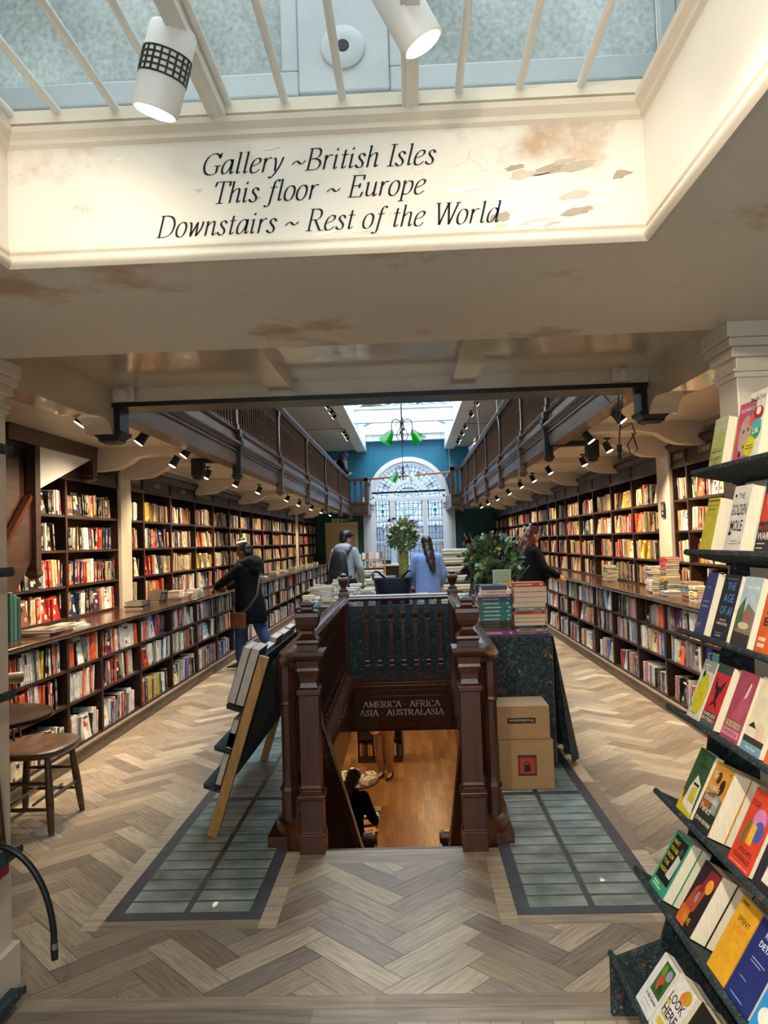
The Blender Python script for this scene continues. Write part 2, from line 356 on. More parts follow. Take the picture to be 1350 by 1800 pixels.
for _i, _a in enumerate((45, -45)):
    m, nt, b, L = node_mat('oak_parquet' if not _i else 'oak_parquet_crosswise')
    tc = nt.nodes.new('ShaderNodeTexCoord'); mp = nt.nodes.new('ShaderNodeMapping'); mp2 = nt.nodes.new('ShaderNodeMapping')
    mp.inputs['Rotation'].default_value = (0, 0, R(_a)); mp2.inputs['Scale'].default_value = (2.2, 34, 3)
    n1 = nt.nodes.new('ShaderNodeTexNoise'); n1.inputs['Scale'].default_value = 3.0; n1.inputs['Detail'].default_value = 6; n1.inputs['Distortion'].default_value = .6
    n2 = nt.nodes.new('ShaderNodeTexNoise'); n2.inputs['Scale'].default_value = 1.4
    at = nt.nodes.new('ShaderNodeAttribute'); at.attribute_name = 'Col'
    L(tc.outputs['Object'], mp.inputs['Vector']); L(mp.outputs['Vector'], mp2.inputs['Vector']); L(mp2.outputs['Vector'], n1.inputs['Vector']); L(tc.outputs['Object'], n2.inputs['Vector'])
    r1 = nt.nodes.new('ShaderNodeMapRange'); r1.inputs['From Min'].default_value = .3; r1.inputs['From Max'].default_value = .7; r1.inputs['To Min'].default_value = .62; r1.inputs['To Max'].default_value = 1.2
    r2 = nt.nodes.new('ShaderNodeMapRange'); r2.inputs['From Min'].default_value = .3; r2.inputs['From Max'].default_value = .7; r2.inputs['To Min'].default_value = .8; r2.inputs['To Max'].default_value = 1.15
    L(n1.outputs['Fac'], r1.inputs['Value']); L(n2.outputs['Fac'], r2.inputs['Value'])
    mu = nt.nodes.new('ShaderNodeMath'); mu.operation = 'MULTIPLY'; L(r1.outputs[0], mu.inputs[0]); L(r2.outputs[0], mu.inputs[1])
    mx = nt.nodes.new('ShaderNodeMix'); mx.data_type = 'RGBA'; mx.blend_type = 'MULTIPLY'; mx.inputs['Factor'].default_value = 1
    L(at.outputs['Color'], mx.inputs['A']); L(mu.outputs[0], mx.inputs['B']); L(mx.outputs['Result'], b.inputs['Base Color'])
    b.inputs['Roughness'].default_value = .36; b.inputs['Specular IOR Level'].default_value = .5
    bp = nt.nodes.new('ShaderNodeBump'); bp.inputs['Strength'].default_value = .12; bp.inputs['Distance'].default_value = .004
    L(n1.outputs['Fac'], bp.inputs['Height']); L(bp.outputs['Normal'], b.inputs['Normal'])
    PARQ.append(m)
def glassy(name, tint, trans=.7, noise=0.0, rough=.1):
    m, nt, b, L = node_mat(name); out = nt.nodes['Material Output']
    tr = nt.nodes.new('ShaderNodeBsdfTransparent'); tl = nt.nodes.new('ShaderNodeBsdfTranslucent'); gl = nt.nodes.new('ShaderNodeBsdfGlossy')
    tr.inputs['Color'].default_value = (*tint, 1); tl.inputs['Color'].default_value = (*tint, 1); gl.inputs['Roughness'].default_value = rough
    m1 = nt.nodes.new('ShaderNodeMixShader'); m1.inputs['Fac'].default_value = 1 - trans; L(tr.outputs[0], m1.inputs[1]); L(tl.outputs[0], m1.inputs[2])
    m2 = nt.nodes.new('ShaderNodeMixShader'); m2.inputs['Fac'].default_value = .06; L(m1.outputs[0], m2.inputs[1]); L(gl.outputs[0], m2.inputs[2]); L(m2.outputs[0], out.inputs['Surface'])
    if noise:
        tc = nt.nodes.new('ShaderNodeTexCoord'); nz = nt.nodes.new('ShaderNodeTexNoise'); nz.inputs['Scale'].default_value = noise; nz.inputs['Detail'].default_value = 6
        n2 = nt.nodes.new('ShaderNodeTexNoise'); n2.inputs['Scale'].default_value = 3.0
        L(tc.outputs['Object'], nz.inputs['Vector']); L(tc.outputs['Object'], n2.inputs['Vector'])
        ad = nt.nodes.new('ShaderNodeMath'); ad.operation = 'ADD'; L(nz.outputs['Fac'], ad.inputs[0]); L(n2.outputs['Fac'], ad.inputs[1])
        rp = nt.nodes.new('ShaderNodeMapRange'); rp.inputs['From Min'].default_value = .7; rp.inputs['From Max'].default_value = 1.35
        rp.inputs['To Min'].default_value = .55; rp.inputs['To Max'].default_value = 1.0; L(ad.outputs[0], rp.inputs['Value'])
        mx = nt.nodes.new('ShaderNodeMix'); mx.data_type = 'RGBA'; mx.blend_type = 'MULTIPLY'; mx.inputs['Factor'].default_value = 1
        mx.inputs['A'].default_value = (*tint, 1); L(rp.outputs[0], mx.inputs['B']); L(mx.outputs['Result'], tr.inputs['Color']); L(mx.outputs['Result'], tl.inputs['Color'])
    return m
ROOFGLASS = glassy('roof_glass', (.74, .82, .88), .96)
FROST = glassy('textured_wired_glass', (.46, .515, .53), .6, 70)
WINGLASS = glassy('leaded_window_glass', (.60, .74, .96), .8)
GREENGLASS = glassy('green_lamp_glass', (.03, .55, .10), .35)
PALEGLASS = glassy('white_lamp_glass', (.85, .9, .86), .35)
m, nt, b, L = node_mat('bullseye_pavement_glass'); FLOORGLASS = m
b.inputs['Base Color'].default_value = (*hx('8f9f9b'), 1); b.inputs['Roughness'].default_value = .22; b.inputs['Coat Weight'].default_value = .3
tc = nt.nodes.new('ShaderNodeTexCoord'); nz = nt.nodes.new('ShaderNodeTexNoise'); nz.inputs['Scale'].default_value = 5; nz.inputs['Detail'].default_value = 5
rp = nt.nodes.new('ShaderNodeValToRGB'); rp.color_ramp.elements[0].color = (*hx('5f6f6d'), 1); rp.color_ramp.elements[1].color = (*hx('a5b0aa'), 1)
rp.color_ramp.elements[0].position = .3; rp.color_ramp.elements[1].position = .75
L(tc.outputs['Object'], nz.inputs['Vector']); L(nz.outputs['Fac'], rp.inputs['Fac']); L(rp.outputs['Color'], b.inputs['Base Color'])
# dark floral furnishing cloth: leaves, blooms and pale sprigs on near-black teal
def floral(name, sc=1.0, light=1.0):
    m, nt, b, L = node_mat(name); b.inputs['Roughness'].default_value = .8
    tc = nt.nodes.new('ShaderNodeTexCoord'); prev = None
    base = nt.nodes.new('ShaderNodeRGB'); base.outputs[0].default_value = (*[c * light for c in hx('1b262b')], 1); prev = base.outputs[0]
    wn = nt.nodes.new('ShaderNodeTexNoise'); wn.inputs['Scale'].default_value = 9 * sc; L(tc.outputs['Object'], wn.inputs['Vector'])
    va = nt.nodes.new('ShaderNodeVectorMath'); va.operation = 'MULTIPLY_ADD'; va.inputs[1].default_value = (.07 / sc,) * 3; L(wn.outputs['Color'], va.inputs[0]); L(tc.outputs['Object'], va.inputs[2])
    for scale, thr, col, feat in ((7, .16, '3d5759', 'LINES'), (15, .13, '2c4249', 'LINES'), (30, .30, '2f464d', 'F1'), (9, .20, '5a3f40', 'F1'), (13, .13, '7d7a66', 'F1'), (34, .16, '5d7270', 'F1')):
        if feat == 'LINES':
            vo = nt.nodes.new('ShaderNodeTexNoise'); vo.inputs['Scale'].default_value = scale * sc; vo.inputs['Detail'].default_value = 1.5
            L(va.outputs[0], vo.inputs['Vector'])
            m_ = nt.nodes.new('ShaderNodeMath'); m_.operation = 'MULTIPLY'; m_.inputs[1].default_value = 9; L(vo.outputs['Fac'], m_.inputs[0])
            f_ = nt.nodes.new('ShaderNodeMath'); f_.operation = 'FRACT'; L(m_.outputs[0], f_.inputs[0]); dst = f_.outputs[0]
        else:
            vo = nt.nodes.new('ShaderNodeTexVoronoi'); vo.inputs['Scale'].default_value = scale * sc; L(va.outputs[0], vo.inputs['Vector']); dst = vo.outputs['Distance']
        lt = nt.nodes.new('ShaderNodeMath'); lt.operation = 'LESS_THAN'; lt.inputs[1].default_value = thr; L(dst, lt.inputs[0])
        mx = nt.nodes.new('ShaderNodeMix'); mx.data_type = 'RGBA'; L(lt.outputs[0], mx.inputs['Factor']); L(prev, mx.inputs['A']); mx.inputs['B'].default_value = (*[c * light for c in hx(col)], 1)
        prev = mx.outputs['Result']
    L(prev, b.inputs['Base Color'])
    return m
FLORAL = floral('dark_floral_cloth'); FLORALS = floral('floral_shelf_cloth', 2.0, .8)
# plaster with flaked, water-stained patches
m, nt, b, L = node_mat('stained_plaster'); PLASTER = m; b.inputs['Roughness'].default_value = .5
tc = nt.nodes.new('ShaderNodeTexCoord')
n1 = nt.nodes.new('ShaderNodeTexNoise'); n1.inputs['Scale'].default_value = 2.3; n1.inputs['Detail'].default_value = 8; n1.inputs['Roughness'].default_value = .62
n2 = nt.nodes.new('ShaderNodeTexNoise'); n2.inputs['Scale'].default_value = 1.1; n2.inputs['Detail'].default_value = 3
vo = nt.nodes.new('ShaderNodeTexVoronoi'); vo.feature = 'DISTANCE_TO_EDGE'; vo.inputs['Scale'].default_value = 2.2
wv = nt.nodes.new('ShaderNodeVectorMath'); wv.operation = 'MULTIPLY_ADD'; wv.inputs[1].default_value = (.25, .25, .25)
for q in (n1, n2): L(tc.outputs['Object'], q.inputs['Vector'])
L(n1.outputs['Color'], wv.inputs[0]); L(tc.outputs['Object'], wv.inputs[2]); L(wv.outputs[0], vo.inputs['Vector'])
def ramp(src, p0, p1, c0, c1):
    r_ = nt.nodes.new('ShaderNodeValToRGB'); r_.color_ramp.elements[0].position = p0; r_.color_ramp.elements[1].position = p1
    r_.color_ramp.elements[0].color = (*c0, 1); r_.color_ramp.elements[1].color = (*c1, 1); L(src, r_.inputs['Fac']); return r_.outputs['Color']
def mul(a, b_):
    x = nt.nodes.new('ShaderNodeMix'); x.data_type = 'RGBA'; x.blend_type = 'MULTIPLY'; x.inputs['Factor'].default_value = 1; L(a, x.inputs['A']); L(b_, x.inputs['B']); return x.outputs['Result']
cbase = ramp(n2.outputs['Fac'], .35, .7, hx('d8cdbd'), hx('e3dacb'))
stain = ramp(n1.outputs['Fac'], .555, .65, (1, 1, 1), (.66, .50, .37))
n3 = nt.nodes.new('ShaderNodeTexNoise'); n3.inputs['Scale'].default_value = 1.7; L(tc.outputs['Object'], n3.inputs['Vector'])
mk = nt.nodes.new('ShaderNodeMapRange'); mk.inputs['From Min'].default_value = .46; mk.inputs['From Max'].default_value = .56; mk.inputs['To Min'].default_value = .03; mk.inputs['To Max'].default_value = 0; L(n3.outputs['Fac'], mk.inputs['Value'])
ak = nt.nodes.new('ShaderNodeMath'); ak.operation = 'ADD'; L(vo.outputs['Distance'], ak.inputs[0]); L(mk.outputs[0], ak.inputs[1])
crack = ramp(ak.outputs[0], .0, .004, (.80, .76, .70), (1, 1, 1))
L(mul(mul(cbase, stain), crack), b.inputs['Base Color'])
bp = nt.nodes.new('ShaderNodeBump'); bp.inputs['Strength'].default_value = .25; bp.inputs['Distance'].default_value = .01; L(n1.outputs['Fac'], bp.inputs['Height']); L(bp.outputs['Normal'], b.inputs['Normal'])
GLOWW = bpy.data.materials.new('lit_lamp_face'); GLOWW.use_nodes = True
_b = GLOWW.node_tree.nodes['Principled BSDF']; _b.inputs['Emission Color'].default_value = (1, .86, .62, 1); _b.inputs['Emission Strength'].default_value = 9

# ---------------------------------------------------------------- floor: herringbone oak, cut round the stair and the floor lights
WX0, WX1, WY0, WY1 = -1.38, 1.06, 3.34, 8.74     # floor-light and stair block
HX0, HX1, HY0, HY1 = -.80, .48, 4.06, 8.66       # stair opening
def clip(poly, x0, x1, y0, y1):
    for ax, lim, sg in ((0, x0, 1), (0, x1, -1), (1, y0, 1), (1, y1, -1)):
        out = []
        for i in range(len(poly)):
            a, b = poly[i - 1], poly[i]; da, db = (a[ax] - lim) * sg, (b[ax] - lim) * sg
            if (da >= 0) != (db >= 0):
                t = da / (da - db); out.append((a[0] + (b[0] - a[0]) * t, a[1] + (b[1] - a[1]) * t))
            if db >= 0: out.append(b)
        poly = out
        if len(poly) < 3: return []
    return poly
fl = MB(); PW, PL = .113, .452
rects = [(-3.3, WX0 - .08, 2.78, 24.5), (WX1 + .08, 3.1, 2.78, 24.5), (WX0 - .08, WX1 + .08, 2.78, WY0 - .08), (WX0 - .08, WX1 + .08, WY1 + .08, 24.5), (-.62, .32, WY0 - .08, 3.90)]
OAK = [hx(c) for c in ('ab9170', 'b89f7a', '9c8466', 'cbb590', 'ae9674', '957c5e', 'bca47e', 'a68d6d', 'c4ad88', '9d876a', 'b09a7e', '917c66', 'a89070', 'a3907a')]
OAK = [tuple(.90 * (.74 * v + .26 * sum(c) / 3) for v in c) for c in OAK]
cs = math.sqrt(.5)
def plank(cu, cv, du, dv, m):
    g = .0011
    ps = [(cu + g, cv + g), (cu + du - g, cv + g), (cu + du - g, cv + dv - g), (cu + g, cv + dv - g)]
    ps = [((p - q) * cs - .08, (p + q) * cs) for p, q in ps]
    cx = sum(p[0] for p in ps) / 4; cy = sum(p[1] for p in ps) / 4
    if not (-3.6 < cx < 3.4 and -1.8 < cy < 24.8): return
    col = random.choice(OAK)
    for r_ in rects:
        q = clip(ps, *r_)
        if q: fl.add([(x, y, 0) for x, y in q], [tuple(range(len(q)))], col, m)
for i in range(-30, 240):
    for j in range(-34, 36):
        ou, ov = i * PW + j * PL, i * PW - j * PL
        if abs((ou - ov) * cs) > 4.2 or not (-2.5 < (ou + ov) * cs < 25.5): continue
        plank(ou, ov, PL, PW, 1); plank(ou, ov + PW, PW, PL, 0)
def strip(x0, x1, y0, y1, alongx, n=1):
    step = 1.1
    a0, a1 = (x0, x1) if alongx else (y0, y1)
    w0, w1 = (y0, y1) if alongx else (x0, x1)
    for k in range(n):
        p = w0 + (w1 - w0) * k / n + .0008; q = w0 + (w1 - w0) * (k + 1) / n - .0008; a = a0 - random.random() * .6
        while a < a1:
            b = min(a + step, a1); aa = max(a, a0)
            if b > aa:
                c = random.choice(OAK)
                fl.add([(aa, p, 0), (b, p, 0), (b, q, 0), (aa, q, 0)] if alongx else [(p, aa, 0), (q, aa, 0), (q, b, 0), (p, b, 0)], [(0, 1, 2, 3)], c, 2)
            a += step
strip(-3.3, 3.1, 2.62, 2.78, True, 2)
strip(WX0 - .08, WX0, WY0 - .08, WY1 + .08, False); strip(WX1, WX1 + .08, WY0 - .08, WY1 + .08, False)
strip(WX0, -.70, WY0 - .08, WY0, True); strip(.40, WX1, WY0 - .08, WY0, True); strip(WX0, WX1, WY1, WY1 + .08, True)
strip(-.70, -.62, WY0 - .08, HY0, False); strip(.32, .40, WY0 - .08, HY0, False); strip(-.62, .32, 3.90, 3.985, True); strip(-.62, .32, 3.985, HY0, True)
strip(-3.3, 3.1, -1.5, 2.62, False, 62)
# slab below
for x0, x1, y0, y1 in ((-3.4, HX0, -1.5, 24.6), (HX1, 3.2, -1.5, 24.6), (HX0, HX1, -1.5, HY0), (HX0, HX1, HY1, 24.6)):
    fl.box(x0, x1, y0, y1, -.30, -.003, hx('2a2018'), 3)
PSTRIP = mat('oak_border_board', attr=True, rough=.42, var=.35, scale=6, stretch=(.6, 6, 1), bump=.02)
fl.build('floor', [PARQ[0], PARQ[1], PSTRIP, BLACK], kind='structure')
# ---- floor lights: glass blocks in a lead frame either side of the stair
def floorlight(nm, x0, x1, y0, y1):
    fr = MB()
    fr.box(x0, x1, y0, y1, -.002, .0015)
    fr.build('floor_frame_' + nm, LEAD, kind='structure')
    g = MB(); xm = (x0 + x1) / 2; f = .06; y = y0 + f; i = 0; pitch = .113
    while y + pitch < y1 - f:
        for a, b in ((x0 + f, xm - .012), (xm + .012, x1 - f)):
            d = random.uniform(-.002, .002); zz = .004
            g.add([(a, y + .008 + d, .0005), (b, y + .008 - d, .0005), (b, y + pitch - .008 - d, .0005), (a, y + pitch - .008 + d, .0005),
                   (a + .006, y + .013 + d, zz), (b - .006, y + .013 - d, zz), (b - .006, y + pitch - .013 - d, zz), (a + .006, y + pitch - .013 + d, zz)],
                  [(4, 5, 6, 7), (0, 1, 5, 4), (1, 2, 6, 5), (2, 3, 7, 6), (3, 0, 4, 7)])
        y += pitch; i += 1
        if i % 13 == 0: y += .05
    g.build('floor_glass_' + nm, FLOORGLASS, kind='structure')
floorlight('left', WX0, -.70, WY0, WY1); floorlight('right', .40, WX1, WY0, WY1)

# ---------------------------------------------------------------- shell of the shop
def wall(nm, x0, x1, y0, y1, z0, z1, mt, k='structure'):
    b = MB(); b.box(x0, x1, y0, y1, z0, z1); return b.build(nm, mt, kind=k)
wall('wall_left', -3.55, -3.36, -1.5, 24.6, -.3, 6.6, CREAM); wall('wall_right', 3.06, 3.25, -1.5, 24.6, -.3, 6.6, CREAM)
for a in ((-3.4, -1.9, -.3, 6.6), (1.6, 3.1, -.3, 6.6), (-1.9, 1.6, -.3, .5), (-1.9, 1.6, 2.25, 6.6)): wall('wall_back', a[0], a[1], -1.7, -1.5, a[2], a[3], CREAM)
b = MB(); b.box(-1.9, 1.6, -1.62, -1.6, .5, 2.25); b.build('window_4', glassy('shop_front_glass', (.9, .93, .95), .9), kind='structure')
b = MB()
for x in (-1.9, -.75, .4, 1.54): b.box(x, x + .06, -1.65, -1.55, .5, 2.25)
b.build('window_frame_4', WHITE, kind='structure')
# soffit round the near roof light (z 2.32), with plaster upstand walls
OX0, OX1, OY1, OZ0, OZ1, SOF = -.989, .606, 1.876, 2.32, 2.664, 2.76
b = MB()
for x0, x1, y0, y1 in ((-3.4, OX0, -1.5, SOF), (OX1, 3.1, -1.5, SOF), (OX0, OX1, OY1, SOF), (OX0, OX1, -1.5, -.6)): b.box(x0, x1, y0, y1, OZ0, OZ1 + .02)
b.build('ceiling_front', PLASTER, kind='structure')
# bead moulding along the opening's lower edge
b = MB()
def ring_mould(prof):   # prof: (inset, z) swept round three sides of the opening
    for (p0, z0), (p1, z1) in zip(prof, prof[1:]):
        A = [(OX0 + p0, -.6, z0), (OX0 + p0, OY1 - p0, z0), (OX1 - p0, OY1 - p0, z0), (OX1 - p0, -.6, z0)]
        B = [(OX0 + p1, -.6, z1), (OX0 + p1, OY1 - p1, z1), (OX1 - p1, OY1 - p1, z1), (OX1 - p1, -.6, z1)]
        for i in range(3): b.quad(A[i], A[i + 1], B[i + 1], B[i])
ring_mould([(-.010, OZ0 - .002)] + [(.003 + .013 * math.sin(PI * k / 8), OZ0 - .006 + .032 * k / 8) for k in range(9)] + [(.002, OZ0 + .029), (.008, OZ0 + .034), (.008, OZ0 + .040), (0, OZ0 + .043)])
ring_mould([(0, OZ1 - .044), (.010, OZ1 - .036), (.010, OZ1 - .024), (.024, OZ1 - .010), (.027, OZ1 + .003), (-.016, OZ1 + .005)])
b.build('trim_1', CREAM, smooth=40, kind='structure')
# painted directions on the upstand
b = MB(); INK = hx('22313a')
for t, x, z in (('Gallery ~British Isles', -.200, 2.533), ('This floor ~ Europe', -.202, 2.459), ('Downstairs ~ Rest of the World', -.182, 2.379)):
    qs, w_ = serif(t, .26, nib=.105); width = {'G': .586, 'T': .534, 'D': .856}[t[0]]; s_ = width / w_
    for q in qs: b.add([(x - width / 2 + px * s_, OY1 - .0012, z + py * .054) for px, py in q], [(0, 1, 2, 3)], INK)
o = b.build('painted_directions', PAINT); tag(o, 'dark grey italic painted directions on the cream wall under the near skylight', 'lettering')
# flaked paint on the upstand: bare plaster patches with ragged outlines
b = MB(); rg = random.Random(17)
for k in range(30):
    if k < 17: cx, cz, l, h_ = rg.uniform(.16, .58), rg.uniform(2.375, 2.53), rg.uniform(.015, .07), rg.uniform(.004, .014)
    elif k < 25: cx, cz, l, h_ = rg.uniform(-.35, .5), rg.uniform(2.366, 2.374), rg.uniform(.01, .045), rg.uniform(.003, .008)
    else: cx, cz, l, h_ = rg.uniform(-.9, -.1), rg.uniform(2.42, 2.6), rg.uniform(.01, .03), rg.uniform(.002, .005)
    n_ = 13; pts = [(cx + l * rg.uniform(.55, 1.1) * math.cos(2 * PI * i / n_), OY1 - .0008 - .00001 * k, cz + h_ * rg.uniform(.5, 1.3) * math.sin(2 * PI * i / n_) + .12 * l * math.cos(2 * PI * i / n_)) for i in range(n_)]
    b.add(pts, [tuple(range(n_))], hx(rg.choice(['b3a48f', 'c6b8a4', 'a3927e', 'e6dfd3', 'ece6db', 'bfb19c'])))
b.build('wall_flaked_paint', PAINT, kind='structure')
# near lantern: rim, sashes, sloping glazing
LY1 = 2.02
b = MB()
b.box(OX0 - .24, OX0, -.6, LY1 + .04, OZ1 + .016, OZ1 + .048); b.box(OX1, OX1 + .24, -.6, LY1 + .04, OZ1 + .016, OZ1 + .048); b.box(OX0, OX1, OY1 - .016, LY1 + .04, OZ1 + .016, OZ1 + .048)
b.build('trim_2', CREAM, kind='structure')
b = MB()
zs = OZ1 + .048
def sashx(x0, x1, y, z0, z1, w=.048, d=.04):
    b.box(x0, x1, y, y + d, z0, z0 + w * 1.4); b.box(x0, x1, y, y + d, z1 - w, z1); b.box(x0, x0 + w, y, y + d, z0 + w * 1.4, z1 - w); b.box(x1 - w, x1, y, y + d, z0 + w * 1.4, z1 - w)
b.box(OX0 - .22, OX1 + .22, LY1, LY1 + .10, zs, zs + .048); b.box(OX0 - .22, OX1 + .22, LY1 + .024, LY1 + .10, zs + .048, zs + .096); b.box(OX0 - .22, OX1 + .22, LY1 + .04, LY1 + .10, zs + .096, zs + .128)
for x0, x1 in ((OX0 - .18, -.264), (-.016, OX1 + .16)): sashx(x0, x1, LY1 + .032, zs + .12, zs + .8)
b.box(-.264, -.016, LY1 + .024, LY1 + .08, zs + .12, zs + .8)
for sx in (OX0 - .22, OX1 + .16):
    b.box(sx, sx + .064, -.6, LY1 + .08, zs, zs + .11); b.box(sx, sx + .064, -.6, LY1 + .08, zs + .75, zs + .8)
    for y in (-.6, .2, 1.0, LY1 - .02): b.box(sx, sx + .064, y, y + .08, zs + .11, zs + .75)
b.build('window_frame_1', GREYM, kind='structure', bevel=.005)
b = MB()
for x0, x1 in ((OX0 - .13, -.31), (.032, OX1 + .11)): b.box(x0, x1, LY1 + .048, LY1 + .053, zs + .184, zs + .76)
for sx in (OX0 - .19, OX1 + .19):
    for y0, y1 in ((-.52, .2), (.28, 1.0), (1.08, LY1 - .02)): b.box(sx - .003, sx + .003, y0, y1, zs + .11, zs + .75)
xm = (OX0 + OX1) / 2
for sx in (OX0 - .22, OX1 + .22):
    b.add([(sx, -.6, zs + .8), (sx, LY1 + .08, zs + .8), (xm, LY1 + .08, zs + 1.16), (xm, -.6, zs + 1.16)], [(0, 1, 2, 3)])
b.add([(OX0 - .22, LY1 + .072, zs + .8), (OX1 + .22, LY1 + .072, zs + .8), (xm, LY1 + .072, zs + 1.16)], [(0, 1, 2)])
b.build('window_1', FROST, kind='structure')
wall('wall_lantern', OX0 - .24, OX1 + .24, -.75, -.6, OZ1, zs + 1.2, CREAM)
# round vent on the lantern mullion
t = thing('vent_cover', 'round white vent cover with a dark hole on the skylight mullion', 'vent', (-.14, LY1 + .023, zs + .24))
b = MB(); b.X = Matrix.Rotation(R(90), 4, 'X'); b.lathe([(0, .06), (.006, .06), (.010, .053), (.0105, .024)], seg=24); b.build('plate', GREYM, t, smooth=40)
b = MB(); b.X = Matrix.Rotation(R(90), 4, 'X'); b.lathe([(.010, .018), (.013, .016)], seg=16); b.build('hole', BLACK, t)
# bars across the near roof light and the two lighting tracks
xb = (-.970, -.850, -.703, -.564, -.419, -.278, -.134, .155, .304, .453)
for i, x in enumerate(xb):
    b = MB(); b.tube([(x, OY1 - .008, OZ1 + .042), (x, -.6, OZ1 + .042)], .010, 12)
    o = b.build('skylight_bar', METAL, smooth=40, origin=(x, OY1, OZ1 + .04))
    tag(o, 'round white safety bar across the near skylight, %s' % (od(i) + ' from the left' if i else 'outermost on the left'), 'bar', 'skylight safety bars')

# ---------------------------------------------------------------- recess ceiling, joists, steel beam, hall above
wall('ceiling_recess', -1.74, 1.42, 2.74, 4.48, 2.555, 2.7, CREAMG)
for i, x in enumerate((-.72, .33)): wall('trim_%d' % (3 + i), x - .065, x + .065, 2.74, 4.48, 2.49, 2.555, CREAMG)
b = MB(); b.prism_x([(4.46, 2.47), (4.46, 2.58), (4.40, 2.66), (4.66, 2.66), (4.66, 2.47)], -1.76, 1.42); b.build('trim_5', CREAMG, kind='structure')
wall('trim_6', -1.76, 1.42, 4.45, 4.68, 2.445, 2.472, BLACK)
wall('wall_front', -3.4, 3.1, 4.5, 4.72, 2.66, 6.6, WHITE)
# longitudinal beams carrying the gallery fronts, cream, with a cyma foot, and their black pendants
for nm, xs in (('left', (-1.90, -1.74)), ('right', (1.40, 1.56))):
    b = MB()
    pr = [(2.70, 2.315), (2.95, 2.32), (3.3, 2.345), (3.7, 2.345), (4.1, 2.35), (4.34, 2.37), (4.42, 2.34), (4.46, 2.29), (4.52, 2.29), (4.58, 2.36), (4.7, 2.42), (4.7, 2.66), (2.70, 2.66)]
    b.prism_x(pr, *xs); b.build('beam_' + nm, CREAMG, kind='structure')
    b = MB(); xm = sum(xs) / 2 + (.04 if nm == 'left' else -.04); cx = (xm, 4.56)
    b.lathe([(2.24, .035), (2.255, .06), (2.27, .062), (2.29, .085), (2.31, .09), (2.31, .075), (2.46, .075)], cx, sq=True)
    b.build('beam_pendant_' + nm, BLACK, kind='structure')
# black tie beams with pendants under the galleries by the pilasters
for nm, xa, xb_, z in (('left', -1.74, -2.17, 2.47), ('right', 1.44, 1.87, 2.51)):
    b = MB(); b.box(min(xa, xb_), max(xa, xb_), 7.80, 7.90, z, z + .05); b.lathe([(z - .17, .02), (z - .155, .05), (z - .14, .045), (z - .12, .06), (z + .05, .06)], (xb_, 7.85), sq=True)
    b.build('beam_tie_' + nm, BLACK, kind='structure')
# soffits under the galleries and the near aisles
wall('ceiling_left', -3.4, -1.78, 2.74, 24.5, 2.56, 2.62, CREAM); wall('ceiling_right', 1.48, 3.1, 2.74, 24.5, 2.60, 2.66, CREAM)
# cross beams under each gallery with a curved profile
for nm, x0, x1, zb in (('left', -3.36, -1.76, 2.56), ('right', 3.06, 1.46, 2.60)):
    ys = (7.1, 8.02, 10.7, 13.4, 16.1, 18.9, 21.6) if nm == 'left' else (7.0, 8.02, 9.9, 12.1, 14.3, 16.6, 19.0, 21.2)
    for i, y in enumerate(ys):
        b = MB(); s_ = 1 if x1 > x0 else -1; w = abs(x1 - x0)
        pr = [(0, .0), (w, .0), (w, -.07), (w - .12, -.075), (w * .62, -.07), (w * .52, -.10), (w * .46, -.16), (w * .40, -.20), (w * .3, -.215), (0, -.215)]
        if nm == 'right' : pr = [(p, q) for p, q in pr]
        n = len(pr)
        vs = [(x0 + s_ * p, y - .07, zb + q) for p, q in pr] + [(x0 + s_ * p, y + .07, zb + q) for p, q in pr]
        b.add(vs, [tuple(range(n)), tuple(range(2 * n - 1, n - 1, -1))] + [(k, n + k, n + (k + 1) % n, (k + 1) % n) for k in range(n)])
        b.build('beam_soffit_' + nm, CREAM, kind='structure', smooth=30)
    b = MB(); xw = -3.30 if nm == 'left' else 2.96; s_ = 1 if nm == 'left' else -1
    b.prism_y([(xw - s_ * .06, zb), (xw + s_ * .36, zb), (xw + s_ * .36, zb - .02), (xw + s_ * .30, zb - .03), (xw + s_ * .29, zb - .06), (xw + s_ * .22, zb - .075), (xw + s_ * .2, zb - .10), (xw - s_ * .06, zb - .10)], 3.5, 24.4)
    b.build('trim_cornice_' + nm, CREAM, kind='structure')
# square pillars with moulded capitals
def pillar(nm, x0, x1, y0, y1):
    b = MB(); b.box(x0, x1, y0, y1, 0, 2.32)
    for e, z0, z1 in ((.02, 0, .165), (.010, 2.13, 2.15), (.016, 2.15, 2.162), (.022, 2.20, 2.235), (.034, 2.235, 2.265), (.042, 2.265, 2.32)):
        b.box(x0 - e, x1 + e, y0 - e, y1 + e, z0, z1)
    b.build('wall_pillar_' + nm, CREAM, kind='structure', bevel=.004)
pillar('left', -2.2, -1.522, 2.60, 2.85); pillar('right', 1.15, 1.75, 2.69, 2.85)
wall('wall_near_right', 1.42, 3.1, 3.10, 3.38, 0, 2.5, CREAM) if False else None
